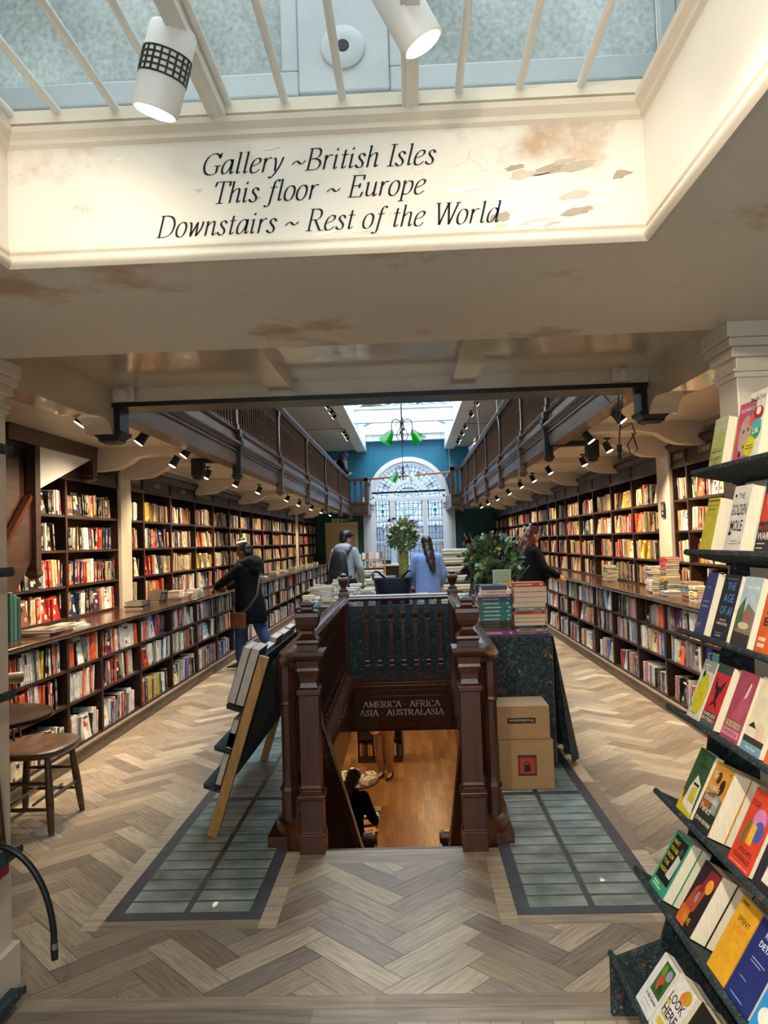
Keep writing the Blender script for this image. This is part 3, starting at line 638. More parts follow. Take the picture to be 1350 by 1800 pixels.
# upper hall: side ceilings, roof light beams, cross beams, roof glazing
SX0, SX1, UZ = -1.33, 1.17, 4.56
wall('ceiling_upper_left', -3.4, SX0 - .3, 4.7, 24.6, UZ, UZ + .1, GREYC); wall('ceiling_upper_right', SX1 + .3, 3.1, 4.7, 24.6, UZ, UZ + .1, GREYC)
for i, y in enumerate((10.2, 15.0, 19.6)):
    wall('trim_ceiling_left_%d' % i, -3.4, SX0 - .3, y, y + .35, UZ - .03, UZ, GREYC); wall('trim_ceiling_right_%d' % i, SX1 + .3, 3.1, y, y + .35, UZ - .03, UZ, GREYC)
b = MB()
for x0, x1, s_ in ((SX0 - .3, SX0, 1), (SX1, SX1 + .3, -1)):
    b.box(x0, x1, 4.7, 24.6, UZ - .06, UZ + .45)
    xi = x1 if s_ == 1 else x0
    b.prism_y([(xi, UZ + .45), (xi - s_ * .1, UZ + .45), (xi - s_ * .1, UZ + .72), (xi - s_ * .04, UZ + .72), (xi - s_ * .04, UZ + .6), (xi, UZ + .55)], 4.7, 24.6)
for y in (9.4, 14.4, 19.3):
    b.box(SX0, SX1, y, y + .14, UZ + .06, UZ + .4); b.box(SX0, SX1, y - .03, y + .17, UZ + .4, UZ + .46)
b.box(SX0, SX1, 24.3, 24.6, UZ + .25, UZ + .62); b.box(SX0, SX1, 24.24, 24.6, UZ + .45, UZ + .5)
b.build('trim_roof_beams', WHITE, kind='structure')
b = MB(); zr0, zr1, xr = UZ + .72, UZ + 1.25, (SX0 + SX1) / 2
y = 4.7
while y < 24.6:
    for sx in (SX0 - .1, SX1 + .1): b.bar((sx, y, zr0), (xr, y, zr1), .035, .05)
    y += .62
b.bar((xr, 4.7, zr1), (xr, 24.6, zr1), .06, .08)
for f in (.33, .66):
    for sx in (SX0 - .1, SX1 + .1): b.bar((sx + (xr - sx) * f, 4.7, zr0 + (zr1 - zr0) * f), (sx + (xr - sx) * f, 24.6, zr0 + (zr1 - zr0) * f), .03, .04)
b.build('window_frame_2', WHITE, kind='structure')
b = MB()
for sx in (SX0 - .1, SX1 + .1): b.add([(sx, 4.7, zr0 + .03), (sx, 24.6, zr0 + .03), (xr, 24.6, zr1 + .03), (xr, 4.7, zr1 + .03)], [(0, 1, 2, 3)])
b.build('window_2', ROOFGLASS, kind='structure')
b = MB(); b.add([(SX0 - .3, 24.47, UZ + .6), (SX1 + .3, 24.47, UZ + .6), (xr, 24.47, zr1 + .1)], [(0, 1, 2)]); b.build('wall_gable', WHITE, kind='structure')
# ---------------------------------------------------------------- end wall with the arched window
EY = 24.5; WCX, WR = -.03, 1.10; SILL, SPR = .78, 2.99   # glass half width, spring line
def arch(r, n=32): return [(WCX + r * math.cos(PI * k / n), SPR + .0 + r * math.sin(PI * k / n)) for k in range(n + 1)]
b = MB()
def endwall(x0, x1, z0, z1, m): b.add([(x0, EY, z0), (x1, EY, z0), (x1, EY, z1), (x0, EY, z1)], [(0, 1, 2, 3)], None, m)
endwall(-3.4, WCX - WR, 0, 2.55, 1); endwall(WCX + WR, 3.1, 0, 2.55, 1)
endwall(-3.4, WCX - WR, 2.55, SPR, 0); endwall(WCX + WR, 3.1, 2.55, SPR, 0); endwall(WCX - WR, WCX + WR, 0, SILL, 1)
ap = arch(WR); n = len(ap)
top = [(x, 6.2) for x, z in ap]
for i in range(n - 1): b.add([(ap[i][0], EY, ap[i][1]), (ap[i][0], EY, 6.2), (ap[i + 1][0], EY, 6.2), (ap[i + 1][0], EY, ap[i + 1][1])], [(0, 1, 2, 3)], None, 0)
endwall(-3.4, WCX - WR, SPR, 6.2, 0); endwall(WCX + WR, 3.1, SPR, 6.2, 0)
b.build('wall_end', [BLUE, TEAL], kind='structure')
b = MB()   # surround: pilasters, archivolt, impost, mullions, transoms, reveals
for s_ in (-1, 1):
    xo = WCX + s_ * (WR + .36); xi = WCX + s_ * WR
    b.box(min(xo, xi), max(xo, xi), EY - .05, EY, 0, SPR + .06)
    for p, q, d in ((.08, .28, .085), (.12, .24, .10)): b.box(WCX + s_ * (WR + p), WCX + s_ * (WR + q), EY - d, EY, .15, SPR - .25)
    b.box(WCX + s_ * (WR - .02), WCX + s_ * (WR + .42), EY - .13, EY, SPR - .2, SPR - .1); b.box(WCX + s_ * (WR - .02), WCX + s_ * (WR + .38), EY - .10, EY, SPR - .32, SPR - .28)
    b.box(WCX + s_ * WR, WCX + s_ * (WR - .03), EY - .04, EY + .18, SILL, SPR)
def arcband(r0, r1, y0, y1):
    a = arch(r0); c = arch(r1); n = len(a)
    for i in range(n - 1):
        b.add([(a[i][0], y0, a[i][1]), (a[i + 1][0], y0, a[i + 1][1]), (c[i + 1][0], y0, c[i + 1][1]), (c[i][0], y0, c[i][1]),
               (a[i][0], y1, a[i][1]), (a[i + 1][0], y1, a[i + 1][1]), (c[i + 1][0], y1, c[i + 1][1]), (c[i][0], y1, c[i][1])],
              [(0, 1, 2, 3), (0, 4, 5, 1), (3, 2, 6, 7)])
arcband(WR - .03, WR + .05, EY - .05, EY + .18); arcband(WR + .05, WR + .13, EY - .09, EY); arcband(WR + .13, WR + .2, EY - .06, EY)
arcband(.50, .58, EY + .04, EY + .1)
b.box(WCX - WR, WCX + WR, EY - .02, EY + .12, SPR - .10, SPR + .02)
for x in (WCX - .52, WCX + .52): b.box(x - .07, x + .07, EY - .01, EY + .12, SILL, SPR - .1)
for x in (WCX - .52, WCX + .52): b.box(x - .03, x + .03, EY + .03, EY + .12, SPR, SPR + .25)
for k in (1, 2, 3): # radial bars in the fanlight
    a = PI * k / 4; b.bar((WCX + .58 * math.cos(a), EY + .08, SPR + .58 * math.sin(a)), (WCX + (WR - .03) * math.cos(a), EY + .08, SPR + (WR - .03) * math.sin(a)), .035, .04, up=(0, 1, 0))
for x0, x1 in ((WCX - WR, WCX - .59), (WCX - .45, WCX + .45), (WCX + .59, WCX + WR)):
    for z in (2.27, 1.60): b.box(x0, x1, EY + .0, EY + .1, z - .025, z + .025)
b.box(WCX - WR - .1, WCX + WR + .1, EY - .12, EY + .15, SILL - .08, SILL)
b.build('window_frame_3', WHITE, kind='structure')
b = MB()
b.add([(WCX - WR, EY + .1, SILL), (WCX + WR, EY + .1, SILL), (WCX + WR, EY + .1, SPR)] + [(x, EY + .1, z) for x, z in arch(WR)][1:], [tuple(range(2 + n))])
b.build('window_3', WINGLASS, kind='structure')
# leading and stained pieces
b = MB(); ly = EY + .09; LC = hx('1c2226')
def came(p, q, w=.014): b.bar((p[0], ly, p[1]), (q[0], ly, q[1]), .008, w, LC, up=(0, 0, 1) if abs(p[0] - q[0]) > abs(p[1] - q[1]) else (1, 0, 0))
for x0, x1, nx in ((WCX - WR + .02, WCX - .6, 4), (WCX - .44, WCX + .44, 6), (WCX + .6, WCX + WR - .02, 4)):
    for k in range(1, nx): came((x0 + (x1 - x0) * k / nx, SILL), (x0 + (x1 - x0) * k / nx, SPR - .1))
    for e in (.035,):
        came((x0 + e, SILL), (x0 + e, SPR - .1)); came((x1 - e, SILL), (x1 - e, SPR - .1))
    z = SILL + .12
    while z < SPR - .12: came((x0, z), (x1, z)); z += .19
    xm = (x0 + x1) / 2
    for xx in ([xm] if nx == 4 else [xm - .22, xm + .22]):
        for zc in (2.02,):
            for a_, b_ in (((0, .12), (.05, 0)), ((.05, 0), (0, -.12)), ((0, -.12), (-.05, 0)), ((-.05, 0), (0, .12))): came((xx + a_[0], zc + a_[1]), (xx + b_[0], zc + b_[1]))
        if nx == 4:
            b.box(xx - .05, xx + .05, ly - .004, ly, 2.52, 2.62, hx('2f9aa0')); b.box(xx - .03, xx + .03, ly - .004, ly, 2.72, 2.78, hx('2a5560'))
            came((xx - .07, 2.3), (xx, 2.5)); came((xx + .07, 2.3), (xx, 2.5)); came((xx - .08, 2.66), (xx - .08, 2.85)); came((xx + .08, 2.66), (xx + .08, 2.85))
    b.box(x0 + .002, x0 + .03, ly - .002, ly, 2.3, SPR - .1, hx('cfc9a0')); b.box(x1 - .03, x1 - .002, ly - .002, ly, 2.3, SPR - .1, hx('cfc9a0'))
def arcc(cx, cz, r, a0, a1, k=14):
    for i in range(k):
        p = a0 + (a1 - a0) * i / k; q = a0 + (a1 - a0) * (i + 1) / k
        came((cx + r * math.cos(p), cz + r * math.sin(p)), (cx + r * math.cos(q), cz + r * math.sin(q)))
arcc(WCX, 2.62, .22, PI, 2 * PI); arcc(WCX, 2.56, .12, 0, 2 * PI); arcc(WCX - .2, 2.8, .14, PI, 1.9 * PI); arcc(WCX + .2, 2.8, .14, 1.1 * PI, 2 * PI)
for r in (.34, .46, .70, .86, 1.0): arcc(WCX, SPR, r, .03, PI - .03, 22)
for k in range(1, 24):
    a = PI * k / 24; came((WCX + .6 * math.cos(a), SPR + .6 * math.sin(a)), (WCX + 1.06 * math.cos(a), SPR + 1.06 * math.sin(a)))
for k in range(1, 12):
    a = PI * k / 12; came((WCX + .1 * math.cos(a), SPR + .1 * math.sin(a)), (WCX + .48 * math.cos(a), SPR + .48 * math.sin(a)))
for a in (.16, .84, .36, .64):
    for d, r_ in ((.86, .075), (.74, .05)):
        cx, cz = WCX + d * math.cos(PI * a), SPR + d * math.sin(PI * a); arcc(cx, cz, r_, 0, 2 * PI, 10)
        b.box(cx - r_ * .5, cx + r_ * .5, ly - .004, ly, cz - r_ * .5, cz + r_ * .5, hx('3f9f90') if r_ > .06 else hx('c9c27a'))
b.box(WCX - .16, WCX + .16, ly - .004, ly, SPR + .28, SPR + .31, hx('4f6f5a'))
b.build('window_panel_3', mat('lead_came', attr=True, rough=.4, var=.1, scale=20), kind='structure')
# street beyond the glass: a dull rendered wall across the yard
wall('exterior_wall', -4, 4, 27.5, 27.8, -.3, 2.15, mat('grey_render', hx('5c646c'), rough=.9, var=.3, scale=2)); wall('exterior_ground', -4, 4, 24.7, 27.5, -.35, -.3, mat('paving', hx('6a6a68'), rough=.9))
# door and its frame in the end wall
b = MB(); DX0, DX1, DZ = -2.62, -1.78, 2.16
b.box(DX0, DX1, EY - .03, EY - .005, 0, DZ); b.box(DX0 + .12, DX0 + .36, EY - .036, EY - .03, .95, DZ - .2); b.box(DX1 - .36, DX1 - .12, EY - .036, EY - .03, .95, DZ - .2); b.box(DX0 + .12, DX1 - .12, EY - .036, EY - .03, .2, .8)
b.box(DX0 - .1, DX0, EY - .06, EY, 0, DZ + .1); b.box(DX1, DX1 + .1, EY - .06, EY, 0, DZ + .1); b.box(DX0 - .1, DX1 + .1, EY - .065, EY, DZ, DZ + .11)
b.build('door_1', mat('cream_door_paint', hx('d8c088'), rough=.4, var=.08), kind='structure', bevel=.004)
b = MB(); b.box(-2.65, -1.95, EY - .05, EY, 2.82, 4.25); b.box(-2.57, -2.03, EY - .06, EY - .05, 2.9, 4.15); b.build('door_2', WHITE, kind='structure', bevel=.004)
# ---------------------------------------------------------------- galleries
def baluster_mb(h, r=.017, seg=6):
    b = MB(); q = r
    b.lathe([(0, q), (.07 * h, q)], sq=True)
    pr = [(.07, .7), (.085, 1.15), (.10, .6), (.13, .95), (.15, .6), (.175, 1.05), (.20, .55), (.25, .62), (.5, .68), (.72, .55), (.76, 1.0), (.785, .55), (.82, .95), (.85, .6), (.875, 1.1), (.90, .65), (.915, 1.1), (.93, .7)]
    b.lathe([(z * h, k * q) for z, k in pr], seg=seg)
    b.lathe([(.93 * h, q), (h, q)], sq=True)
    return b
GB = None
def gallery(nm, xf, s_, dz, posts, ends):
    """xf: front plane; s_: +1 when the front faces +X"""
    global GB
    z0 = 2.43 + dz
    pr = [(0, 0), (.0, .13), (.015, .135), (.015, .15), (-.005, .155), (.03, .18), (.035, .195), (.055, .205), (.055, .225), (.0, .235), (.0, .33), (.02, .335), (.03, .35), (.0, .36), (-.14, .36), (-.14, 0)]
    b = MB(); b.prism_y([(xf + s_ * (p - .02), z0 + q) for p, q in pr], 4.69, posts[-1])
    b.build('trim_gallery_' + nm, GWOOD, kind='structure')
    zb = z0 + .36; hr = .62
    for i in range(len(posts) - 1):
        a, c = posts[i], posts[i + 1]
        where = 'nearest the steel beam' if i == 0 else ('reaching the end wall' if i == len(posts) - 2 else od(i) + ' span from the steel beam')
        t = thing('gallery_railing', 'turned dark wood gallery railing on the %s, %s' % (nm, where), 'railing', (xf - s_ * .05, a, zb), 0, 'gallery railings')
        L_ = c - a
        h = MB(); h.prism_y([(-.05, hr), (.05, hr), (.055, hr + .02), (.075, hr + .03), (.085, hr + .05), (.08, hr + .07), (.05, hr + .085), (-.05, hr + .085), (-.08, hr + .07), (-.085, hr + .05), (-.075, hr + .03), (-.055, hr + .02)], 0, L_); h.build('handrail', GWOOD, t)
        h = MB(); h.box(-.03, .03, 0, L_, 0, .02); h.build('bottom_rail', GWOOD, t)
        p = MB(); zq = -zb + z0
        yy = 0 if i == 0 and a > 5 else L_
        p.lathe([(-.07, .058), (-.02, .058), (-.01, .05), (.06, .05), (.07, .04), (.30, .036), (.55, .04), (.56, .05), (hr, .05), (hr + .1, .05), (hr + .11, .06), (hr + .125, .05)], (0, L_), sq=True)
        p.build('post', WOOD, t)
        p = MB(); p.X = Matrix.Translation((s_ * .03, L_, 0))
        p.lathe([(zq - .16, .012), (zq - .148, .036), (zq - .13, .042), (zq - .115, .052), (zq - .10, .052), (zq - .09, .042), (zq + .02, .042), (zq + .13, .045), (zq + .2, .055), (zq + .25, .062), (zq + .28, .062), (zq + .29, .046), (zq + .36, .044)], sq=True)
        p.build('bracket', BLACK if i == 0 else GWOOD, t)
        n = max(1, int((L_ - .1) / .12)); first = None
        for k in range(n):
            y = .05 + (L_ - .1) * (k + .5) / n
            if GB is None: GB = baluster_mb(hr, .0135).build('baluster', GWOOD, t, smooth=50); o = GB
            else: o = GB.copy(); C.objects.link(o); o.parent = t
            o.location = (0, y, 0)
    # end bay that steps in towards the window
    x1 = ends; a = posts[-1]
    b = MB(); xa, xb_ = sorted((xf - s_ * .14, x1)); b.box(xa, xb_, a, 24.4, z0 + .05, z0 + .3); b.box(xa - .0, xb_ + .02, a - .03, 24.4, z0 + .3, z0 + .36); b.box(xa, xb_ + .0, a + .04, 24.4, z0, z0 + .05)
    b.build('trim_gallery_end_' + nm, GWOOD, kind='structure')
    t = thing('gallery_end_railing', 'short turned railing where the %s gallery steps in beside the arched window' % nm, 'railing', (x1 - s_ * .05, a + .05, zb))
    w = abs(x1 - xf)
    h = MB(); h.box(-s_ * w, s_ * .06, -.05, .06, hr, hr + .08); h.box(-.05, .06, -.05, 24.35 - a, hr, hr + .08); h.build('handrail', GWOOD, t)
    h = MB(); h.lathe([(0, .05), (hr + .12, .05), (hr + .14, .03)], sq=True); h.build('post', GWOOD, t)
    for k in range(2):
        o = baluster_mb(hr, .032).build('baluster', mat('polished_brown_wood', hx('6e3f22'), rough=.3, var=.3, scale=8), t, smooth=50); o.location = (-s_ * (.14 + .18 * k), 0, 0)
    for k in range(11):
        o = GB.copy(); C.objects.link(o); o.parent = t; o.location = (0, .15 + k * .13, 0)
gallery('left', -1.72, 1, 0.0, (4.69, 7.75, 10.3, 13.1, 16.0, 19.2, 22.5), -1.22)
gallery('right', 1.42, -1, .09, (4.69, 7.9, 9.7, 12.0, 14.2, 16.6, 19.0, 21.0), 1.14)
# bookcases standing on the galleries
for nm, x0, x1, s_ in (('left', -3.35, -2.75, 1), ('right', 2.5, 3.05, -1)):
    t = thing('gallery_bookcase', 'tall dark bookcase along the wall of the %s gallery' % nm, 'bookcase', (0, 0, 2.66))
    b = MB(); b.box(x0, x1, 5, 23.0, 1.60, 1.66); b.box(x0 - .0, x1 + s_ * .03, 5, 23.0, 1.66, 1.70); b.build('top', CASE, t)
    b = MB(); xw = x0 if s_ > 0 else x1; b.box(xw, xw + s_ * .05, 5, 23, 0, 1.6); b.build('back_panel', BACK, t)
    for z in (.02, .45, .85, 1.25):
        b = MB(); b.box(x0, x1, 5, 23, z, z + .03); b.build('shelf', CASE, t)

# ---------------------------------------------------------------- stair well
def rx(side, y):     # centre line of the side rails
    f = (y - 4.2) / 4.44
    return (-.715 - .06 * f) if side < 0 else (.408 + .04 * f)
b = MB()   # curbs (well lining) and the end fascia
for sd in (-1, 1):
    o0 = -.81 if sd < 0 else .49
    i0, i1 = rx(sd, 4.06) - sd * .05, rx(sd, 8.66) - sd * .045
    for z0, z1, e in ((-.50, .03, 0), (.03, .06, -.012), (-.06, -.02, .012)):
        ps = [(o0, 4.10), (i0 - sd * e, 4.10), (i1 - sd * e, 8.66), (o0, 8.66)]
        if sd > 0: ps = ps[::-1]
        b.prism_z(ps, z0, z1)
b.box(-.81, .49, 8.62, 8.78, -.50, .03)
b.box(-.78, .46, 8.595, 8.63, -.03, .0); b.box(-.78, .46, 8.605, 8.63, -.1, -.05)
b.box(-.81, .49, 4.03, 4.07, -.50, -.001)
b.build('trim_stairwell', WOODY, kind='structure')
dsg = thing('stairwell_sign', 'dark wood board above the stair opening lettered in cream capitals naming continents', 'sign', (-.16, 8.615, -.30))
b = MB(); b.box(-.70, .385, 8.606, 8.619, -.47, -.115); b.mi = 1; IV = hx('e9dcc4')
for t_, z in (('AMERICA . AFRICA', -.235), ('ASIA . AUSTRALASIA', -.327)):
    qs, w_ = serif(t_, 0); wd = .86 if t_[0] == 'A' and 'AFR' in t_ else .94
    s_ = wd / w_
    for q in qs: b.add([(-.16 - wd / 2 + px_ * s_, 8.6045, z + py * .066) for px_, py in q], [(0, 1, 2, 3)], IV)
b.build('board', [WOODY, PAINT], dsg, world=True)
NEWEL = [(0, .066), (.10, .066), (.105, .058), (.27, .058), (.275, .066), (.295, .070), (.305, .062), (.32, .050), (.335, .058), (.345, .052), (.81, .052), (.815, .062), (.84, .062), (.85, .048), (.875, .043), (.90, .046), (.93, .056), (.94, .060), (.955, .055), (.99, .060), (1.005, .078), (1.02, .088), (1.042, .088), (1.044, .055), (1.075, .055), (1.085, .062), (1.10, .058), (1.115, .040), (1.13, .030), (1.145, .030), (1.155, .044), (1.18, .056), (1.22, .063), (1.24, .061), (1.25, .052), (1.255, .030), (1.27, .028), (1.28, .036), (1.29, .036), (1.31, .002)]
RAILP = [(-.06, -.05), (-.045, -.058), (.045, -.058), (.06, -.05), (.062, -.03), (.05, -.015), (.045, 0), (.02, .012), (-.02, .012), (-.045, 0), (-.05, -.015), (-.062, -.03)]
def sweep(mb, path, prof):
    n = len(prof); vs = []
    P = [Vector((p[0], p[1], 0)) for p in path]
    for i, p in enumerate(P):
        d = (P[min(i + 1, len(P) - 1)] - P[max(i - 1, 0)]).normalized(); r_ = Vector((d.y, -d.x, 0)); z = path[i][2]
        vs += [p + r_ * u + Vector((0, 0, z + w)) for u, w in prof]
    fs = [(j * n + i, j * n + (i + 1) % n, (j + 1) * n + (i + 1) % n, (j + 1) * n + i) for j in range(len(P) - 1) for i in range(n)]
    fs += [tuple(range(n - 1, -1, -1)), tuple((len(P) - 1) * n + i for i in range(n))]
    mb.add(vs, fs)
SB = None; CB = None
def side(nm, sd):
    global SB
    nx = -.56 if sd < 0 else .28; ny = 4.075; x0 = rx(sd, 4.3)
    t = thing('stair_balustrade', 'mahogany balustrade down the %s side of the stairwell with bulbous newel' % nm, 'balustrade', (x0, 4.2, 0))
    def path(z, off=0):
        p = [(rx(sd, 8.64), 8.64, z), (rx(sd, 6.4), 6.4, z), (rx(sd, 4.36), 4.36, z)]
        for k in range(1, 9):
            a = PI / 2 * k / 8; r_ = .16
            xx = x0 - sd * r_ * (1 - math.cos(a)) if False else x0 - sd * (r_ - r_ * math.cos(a)); p.append((xx, 4.36 - .24 * math.sin(a), z))
        p.append((nx + sd * .02, 4.12, z))
        return p
    b = MB(); sweep(b, path(1.0), RAILP); b.build('handrail', WOODY, t, world=True, smooth=35)
    b = MB(); sweep(b, path(0.0), [(-.085, 0), (.085, 0), (.085, .07), (.075, .085), (.075, .105), (.055, .12), (-.055, .12), (-.075, .105), (-.075, .085), (-.085, .07)]); b.build('plinth', WOODY, t, world=True, smooth=35)
    b = MB(); b.lathe([(z, r_) for z, r_ in NEWEL], (nx, ny), sq=True); b.build('newel_post', WOOD, t, world=True, bevel=.006)
    b = MB(); ex = x0 + sd * -.0; b.lathe([(.12, .042), (.26, .042), (.265, .05), (.285, .046), (.30, .036), (.315, .034), (.72, .034), (.73, .042), (.745, .036), (.80, .042), (.95, .042)], (x0 - sd * .005, 4.24), seg=8, rot=PI / 8); b.build('end_post', WOOD, t, world=True)
    b = MB(); b.lathe([(0, .05), (.99, .05), (1.01, .06), (1.04, .058), (1.05, .045), (1.07, .05), (1.08, .03), (1.10, .026), (1.13, .045), (1.18, .058), (1.205, .058), (1.215, .045), (1.22, .026), (1.235, .034), (1.245, .034), (1.265, .002)], (rx(sd, 8.66), 8.68), sq=True); b.build('newel_post', WOOD, t, world=True, bevel=.005)
    n = 32
    for k in range(n):
        y = 4.42 + (8.50 - 4.42) * k / (n - 1)
        if SB is None: SB = baluster_mb(.84, .019, 8).build('baluster', WOOD, t, smooth=50); o = SB
        else: o = SB.copy(); C.objects.link(o); o.parent = t
        o.location = (rx(sd, y) - x0, y - 4.2, .11)
    # the rail that drops with the stair and its balusters
    t2 = thing('stair_rail', 'sloping mahogany stair rail descending on the %s side of the opening' % nm, 'rail', (nx, 4.15, 0))
    hx_ = nx - sd * -.0
    def rz(y): return .80 - .655 * (y - 4.12)
    b = MB(); b.bar((hx_, 4.12, rz(4.12)), (hx_, 8.42, rz(8.42)), .055, .05); b.build('handrail', WOODY, t2, world=True, bevel=.012)
    b = MB(); b.bar((hx_, 4.12, rz(4.12) - .94), (hx_, 8.42, rz(8.42) - .94), .05, .30); b.build('string', WOODY, t2, world=True)
    for k in range(34):
        y = 4.24 + k * .122
        b = MB(); z = rz(y); b.lathe([(0, .015), (.10, .015), (.105, .021), (.12, .011), (.15, .019), (.17, .011), (.45, .012), (.64, .010), (.66, .019), (.68, .011), (.70, .019), (.72, .014), (.82, .014)], seg=6)
        o = b.build('baluster', WOOD, t2, smooth=50); o.location = (hx_ - nx, y - 4.15, z - .82)
    b = MB(); b.lathe([(-2.8, .06), (-1.78, .06), (-1.76, .08), (-1.72, .08), (-1.70, .05), (-1.68, .05), (-1.66, .075), (-1.60, .08), (-1.56, .06), (-1.55, .03)], (hx_, 8.48), sq=True); b.build('newel_post', WOOD, t2, world=True, bevel=.01)
side('left', -1); side('right', 1)
t = thing('stair_end_balustrade', 'mahogany balustrade with square balusters across the far end of the stairwell', 'balustrade', (-.16, 8.68, 0))
b = MB(); sweep(b, [(-.72, 8.68, 1.0), (-.16, 8.68, 1.0), (.40, 8.68, 1.0)], RAILP); b.build('handrail', WOODY, t, world=True, smooth=35)
b = MB(); b.box(-.72, .40, 8.64, 8.72, .03, .07); b.build('bottom_rail', WOODY, t, world=True)
for k in range(8):
    b = MB(); b.lathe([(0, .026), (.10, .026), (.105, .018), (.12, .03), (.15, .03), (.16, .018), (.18, .026), (.20, .026), (.205, .021), (.62, .021), (.625, .028), (.66, .028), (.665, .02), (.72, .027), (.88, .027)], sq=True)
    o = b.build('baluster', WOOD, t); o.location = (-.525 + .137 * k + .16 - .005, 0, .07)
b = MB()
for k in range(15):
    y = 4.07 + k * .29; z = -.187 * (k + 1)
    b.box(-.62, .34, y - .02, y + .31, z - .03, z); b.box(-.62, .34, y, y + .015, z, z + .187)
o = b.build('staircase', WOODY); tag(o, 'dark wooden staircase dropping to the lower floor between the balustrades', 'staircase')

# ---------------------------------------------------------------- the lower floor seen through the well
LZ = -2.8
b = MB(); LO = [hx(c) for c in ('96683a', '8b5f34', 'a27242', '80552c', 'a67a48', '936538')]
x = -4.0
while x < 3.6:
    y = 6.0 - random.random() * 1.5
    while y < 21:
        l = random.uniform(.7, 1.7); b.add([(x + .001, y + .001, LZ), (x + .119, y + .001, LZ), (x + .119, min(y + l, 21), LZ), (x + .001, min(y + l, 21), LZ)], [(0, 1, 2, 3)], random.choice(LO)); y += l
    x += .12
b.box(-4.1, 3.7, 3.6, 21, LZ - .1, LZ - .004, hx('3a2412'))
b.build('floor_lower', mat('lower_oak_boards', attr=True, rough=.35, var=.3, scale=5, stretch=(6, .6, 1)), kind='structure')
for nm, a in (('left', (-4.1, -4.0, 3.6, 21)), ('right', (3.6, 3.7, 3.6, 21)), ('far', (-4, 3.6, 20.9, 21)), ('near', (-4, 3.6, 3.5, 3.6))): wall('wall_lower_' + nm, *a, LZ, -.3, CREAM)
for x0, x1, y0, y1 in ((-4, -.82, 3.6, 21), (.50, 3.6, 3.6, 21), (-.82, .5, 8.78, 21), (-.82, .5, 3.6, 4.03)): wall('ceiling_lower', x0, x1, y0, y1, -.50, -.30, CREAM)
for p, e in (((-1.0, 10.5, -.62), 20), ((.6, 13.0, -.62), 26), ((-1.8, 15.5, -.62), 28), ((.3, 17.5, -.62), 15)): light('lower_floor_lamp', 'POINT', p, e, (1, .74, .42), shadow_soft_size=.12)
# ---------------------------------------------------------------- bookcases along both walls
LOWL = [4.0, 4.75, 5.62, 6.24, 7.14, 8.08, 9.04, 9.96, 10.9, 11.82, 12.74, 13.66, 14.78, 15.7, 16.72, 17.73, 18.7, 19.67, 20.64, 21.5, 22.5, 23.4, 24.3]
LOWR = [4.3, 5.2, 6.13, 7.0, 7.85, 8.8, 9.69, 10.6, 11.3, 12.0, 13.0, 13.95, 14.9, 15.85, 16.8, 17.75, 18.7, 19.65, 20.6, 21.5, 22.4, 23.3, 24.3]
UPL = [4.4, 5.3, 6.61, 7.79, None, 8.10, 8.56, 9.55, 10.63, 11.64, 12.66, 13.48, 14.52, 15.55, 16.63, 17.65, 18.65, 19.65, 20.6, 21.6, 22.6, 23.6, 24.3]
UPR = [4.7, 5.6, 6.5, 7.45, 7.84, None, 8.24, 9.3, 10.26, 11.26, 12.2, 13.25, 14.1, 14.96, 16.2, 17.2, 18.2, 19.3, 20.3, 21.3, 22.3, 23.3, 24.3]
XLL, XLR, XUL, XUR = -2.555, 2.245, -3.0, 2.66
LOWZ = [.147, .48, .735]; UPZ = [1.03, 1.31, 1.618, 1.925]
SIGNL = {5: 'RUSSIA', 2: 'RUSSIA', 6: 'RUSSIA', 7: 'RUSSIA'}
SHELVES = []   # (side, level, bay index, shelf index, x front, y0, y1, z, opening height, depth)
def lower_case(nm, s_, xf, i, y0, y1):
    near = 'beside the elm chair' if nm == 'left' else 'behind the paperback rack'
    t = thing('low_bookcase', 'low dark bookcase on the %s wall, %s' % (nm, ('nearest the camera' if i == 0 else od(i) + ' from the pillar')), 'bookcase', (xf, y0, 0), 0, 'low bookcases')
    d = .40; w = y1 - y0
    def bx(name, x0, x1, ya, yb, z0, z1, m=CASE, bev=0):
        b = MB(); b.box(-s_ * x0, -s_ * x1, ya, yb, z0, z1); return b.build(name, m, t, bevel=bev)
    bx('side_panel', 0, d, 0, .02, .13, .965); bx('side_panel', 0, d, w - .02, w, .13, .965)
    bx('back_panel', d - .02, d, .02, w - .02, .13, .965, BACK)
    bx('plinth', -.0, .03, 0, w, 0, .118, PLINTH); 
    b = MB(); b.prism_y([(s_ * .0, .095), (s_ * .018, .10), (s_ * .018, .115), (-s_ * .01, .13), (-s_ * .01, .095)], 0, w); b.build('plinth_moulding', PLINTH, t)
    for z in LOWZ: bx('shelf', .004, d, .02, w - .02, z - .022, z)
    for k, z in enumerate(LOWZ):
        SHELVES.append((nm, 'low', i, k, xf, y0 + .025, y1 - .025, z, (LOWZ[k + 1] - .022 if k < 2 else .965) - z, .2))
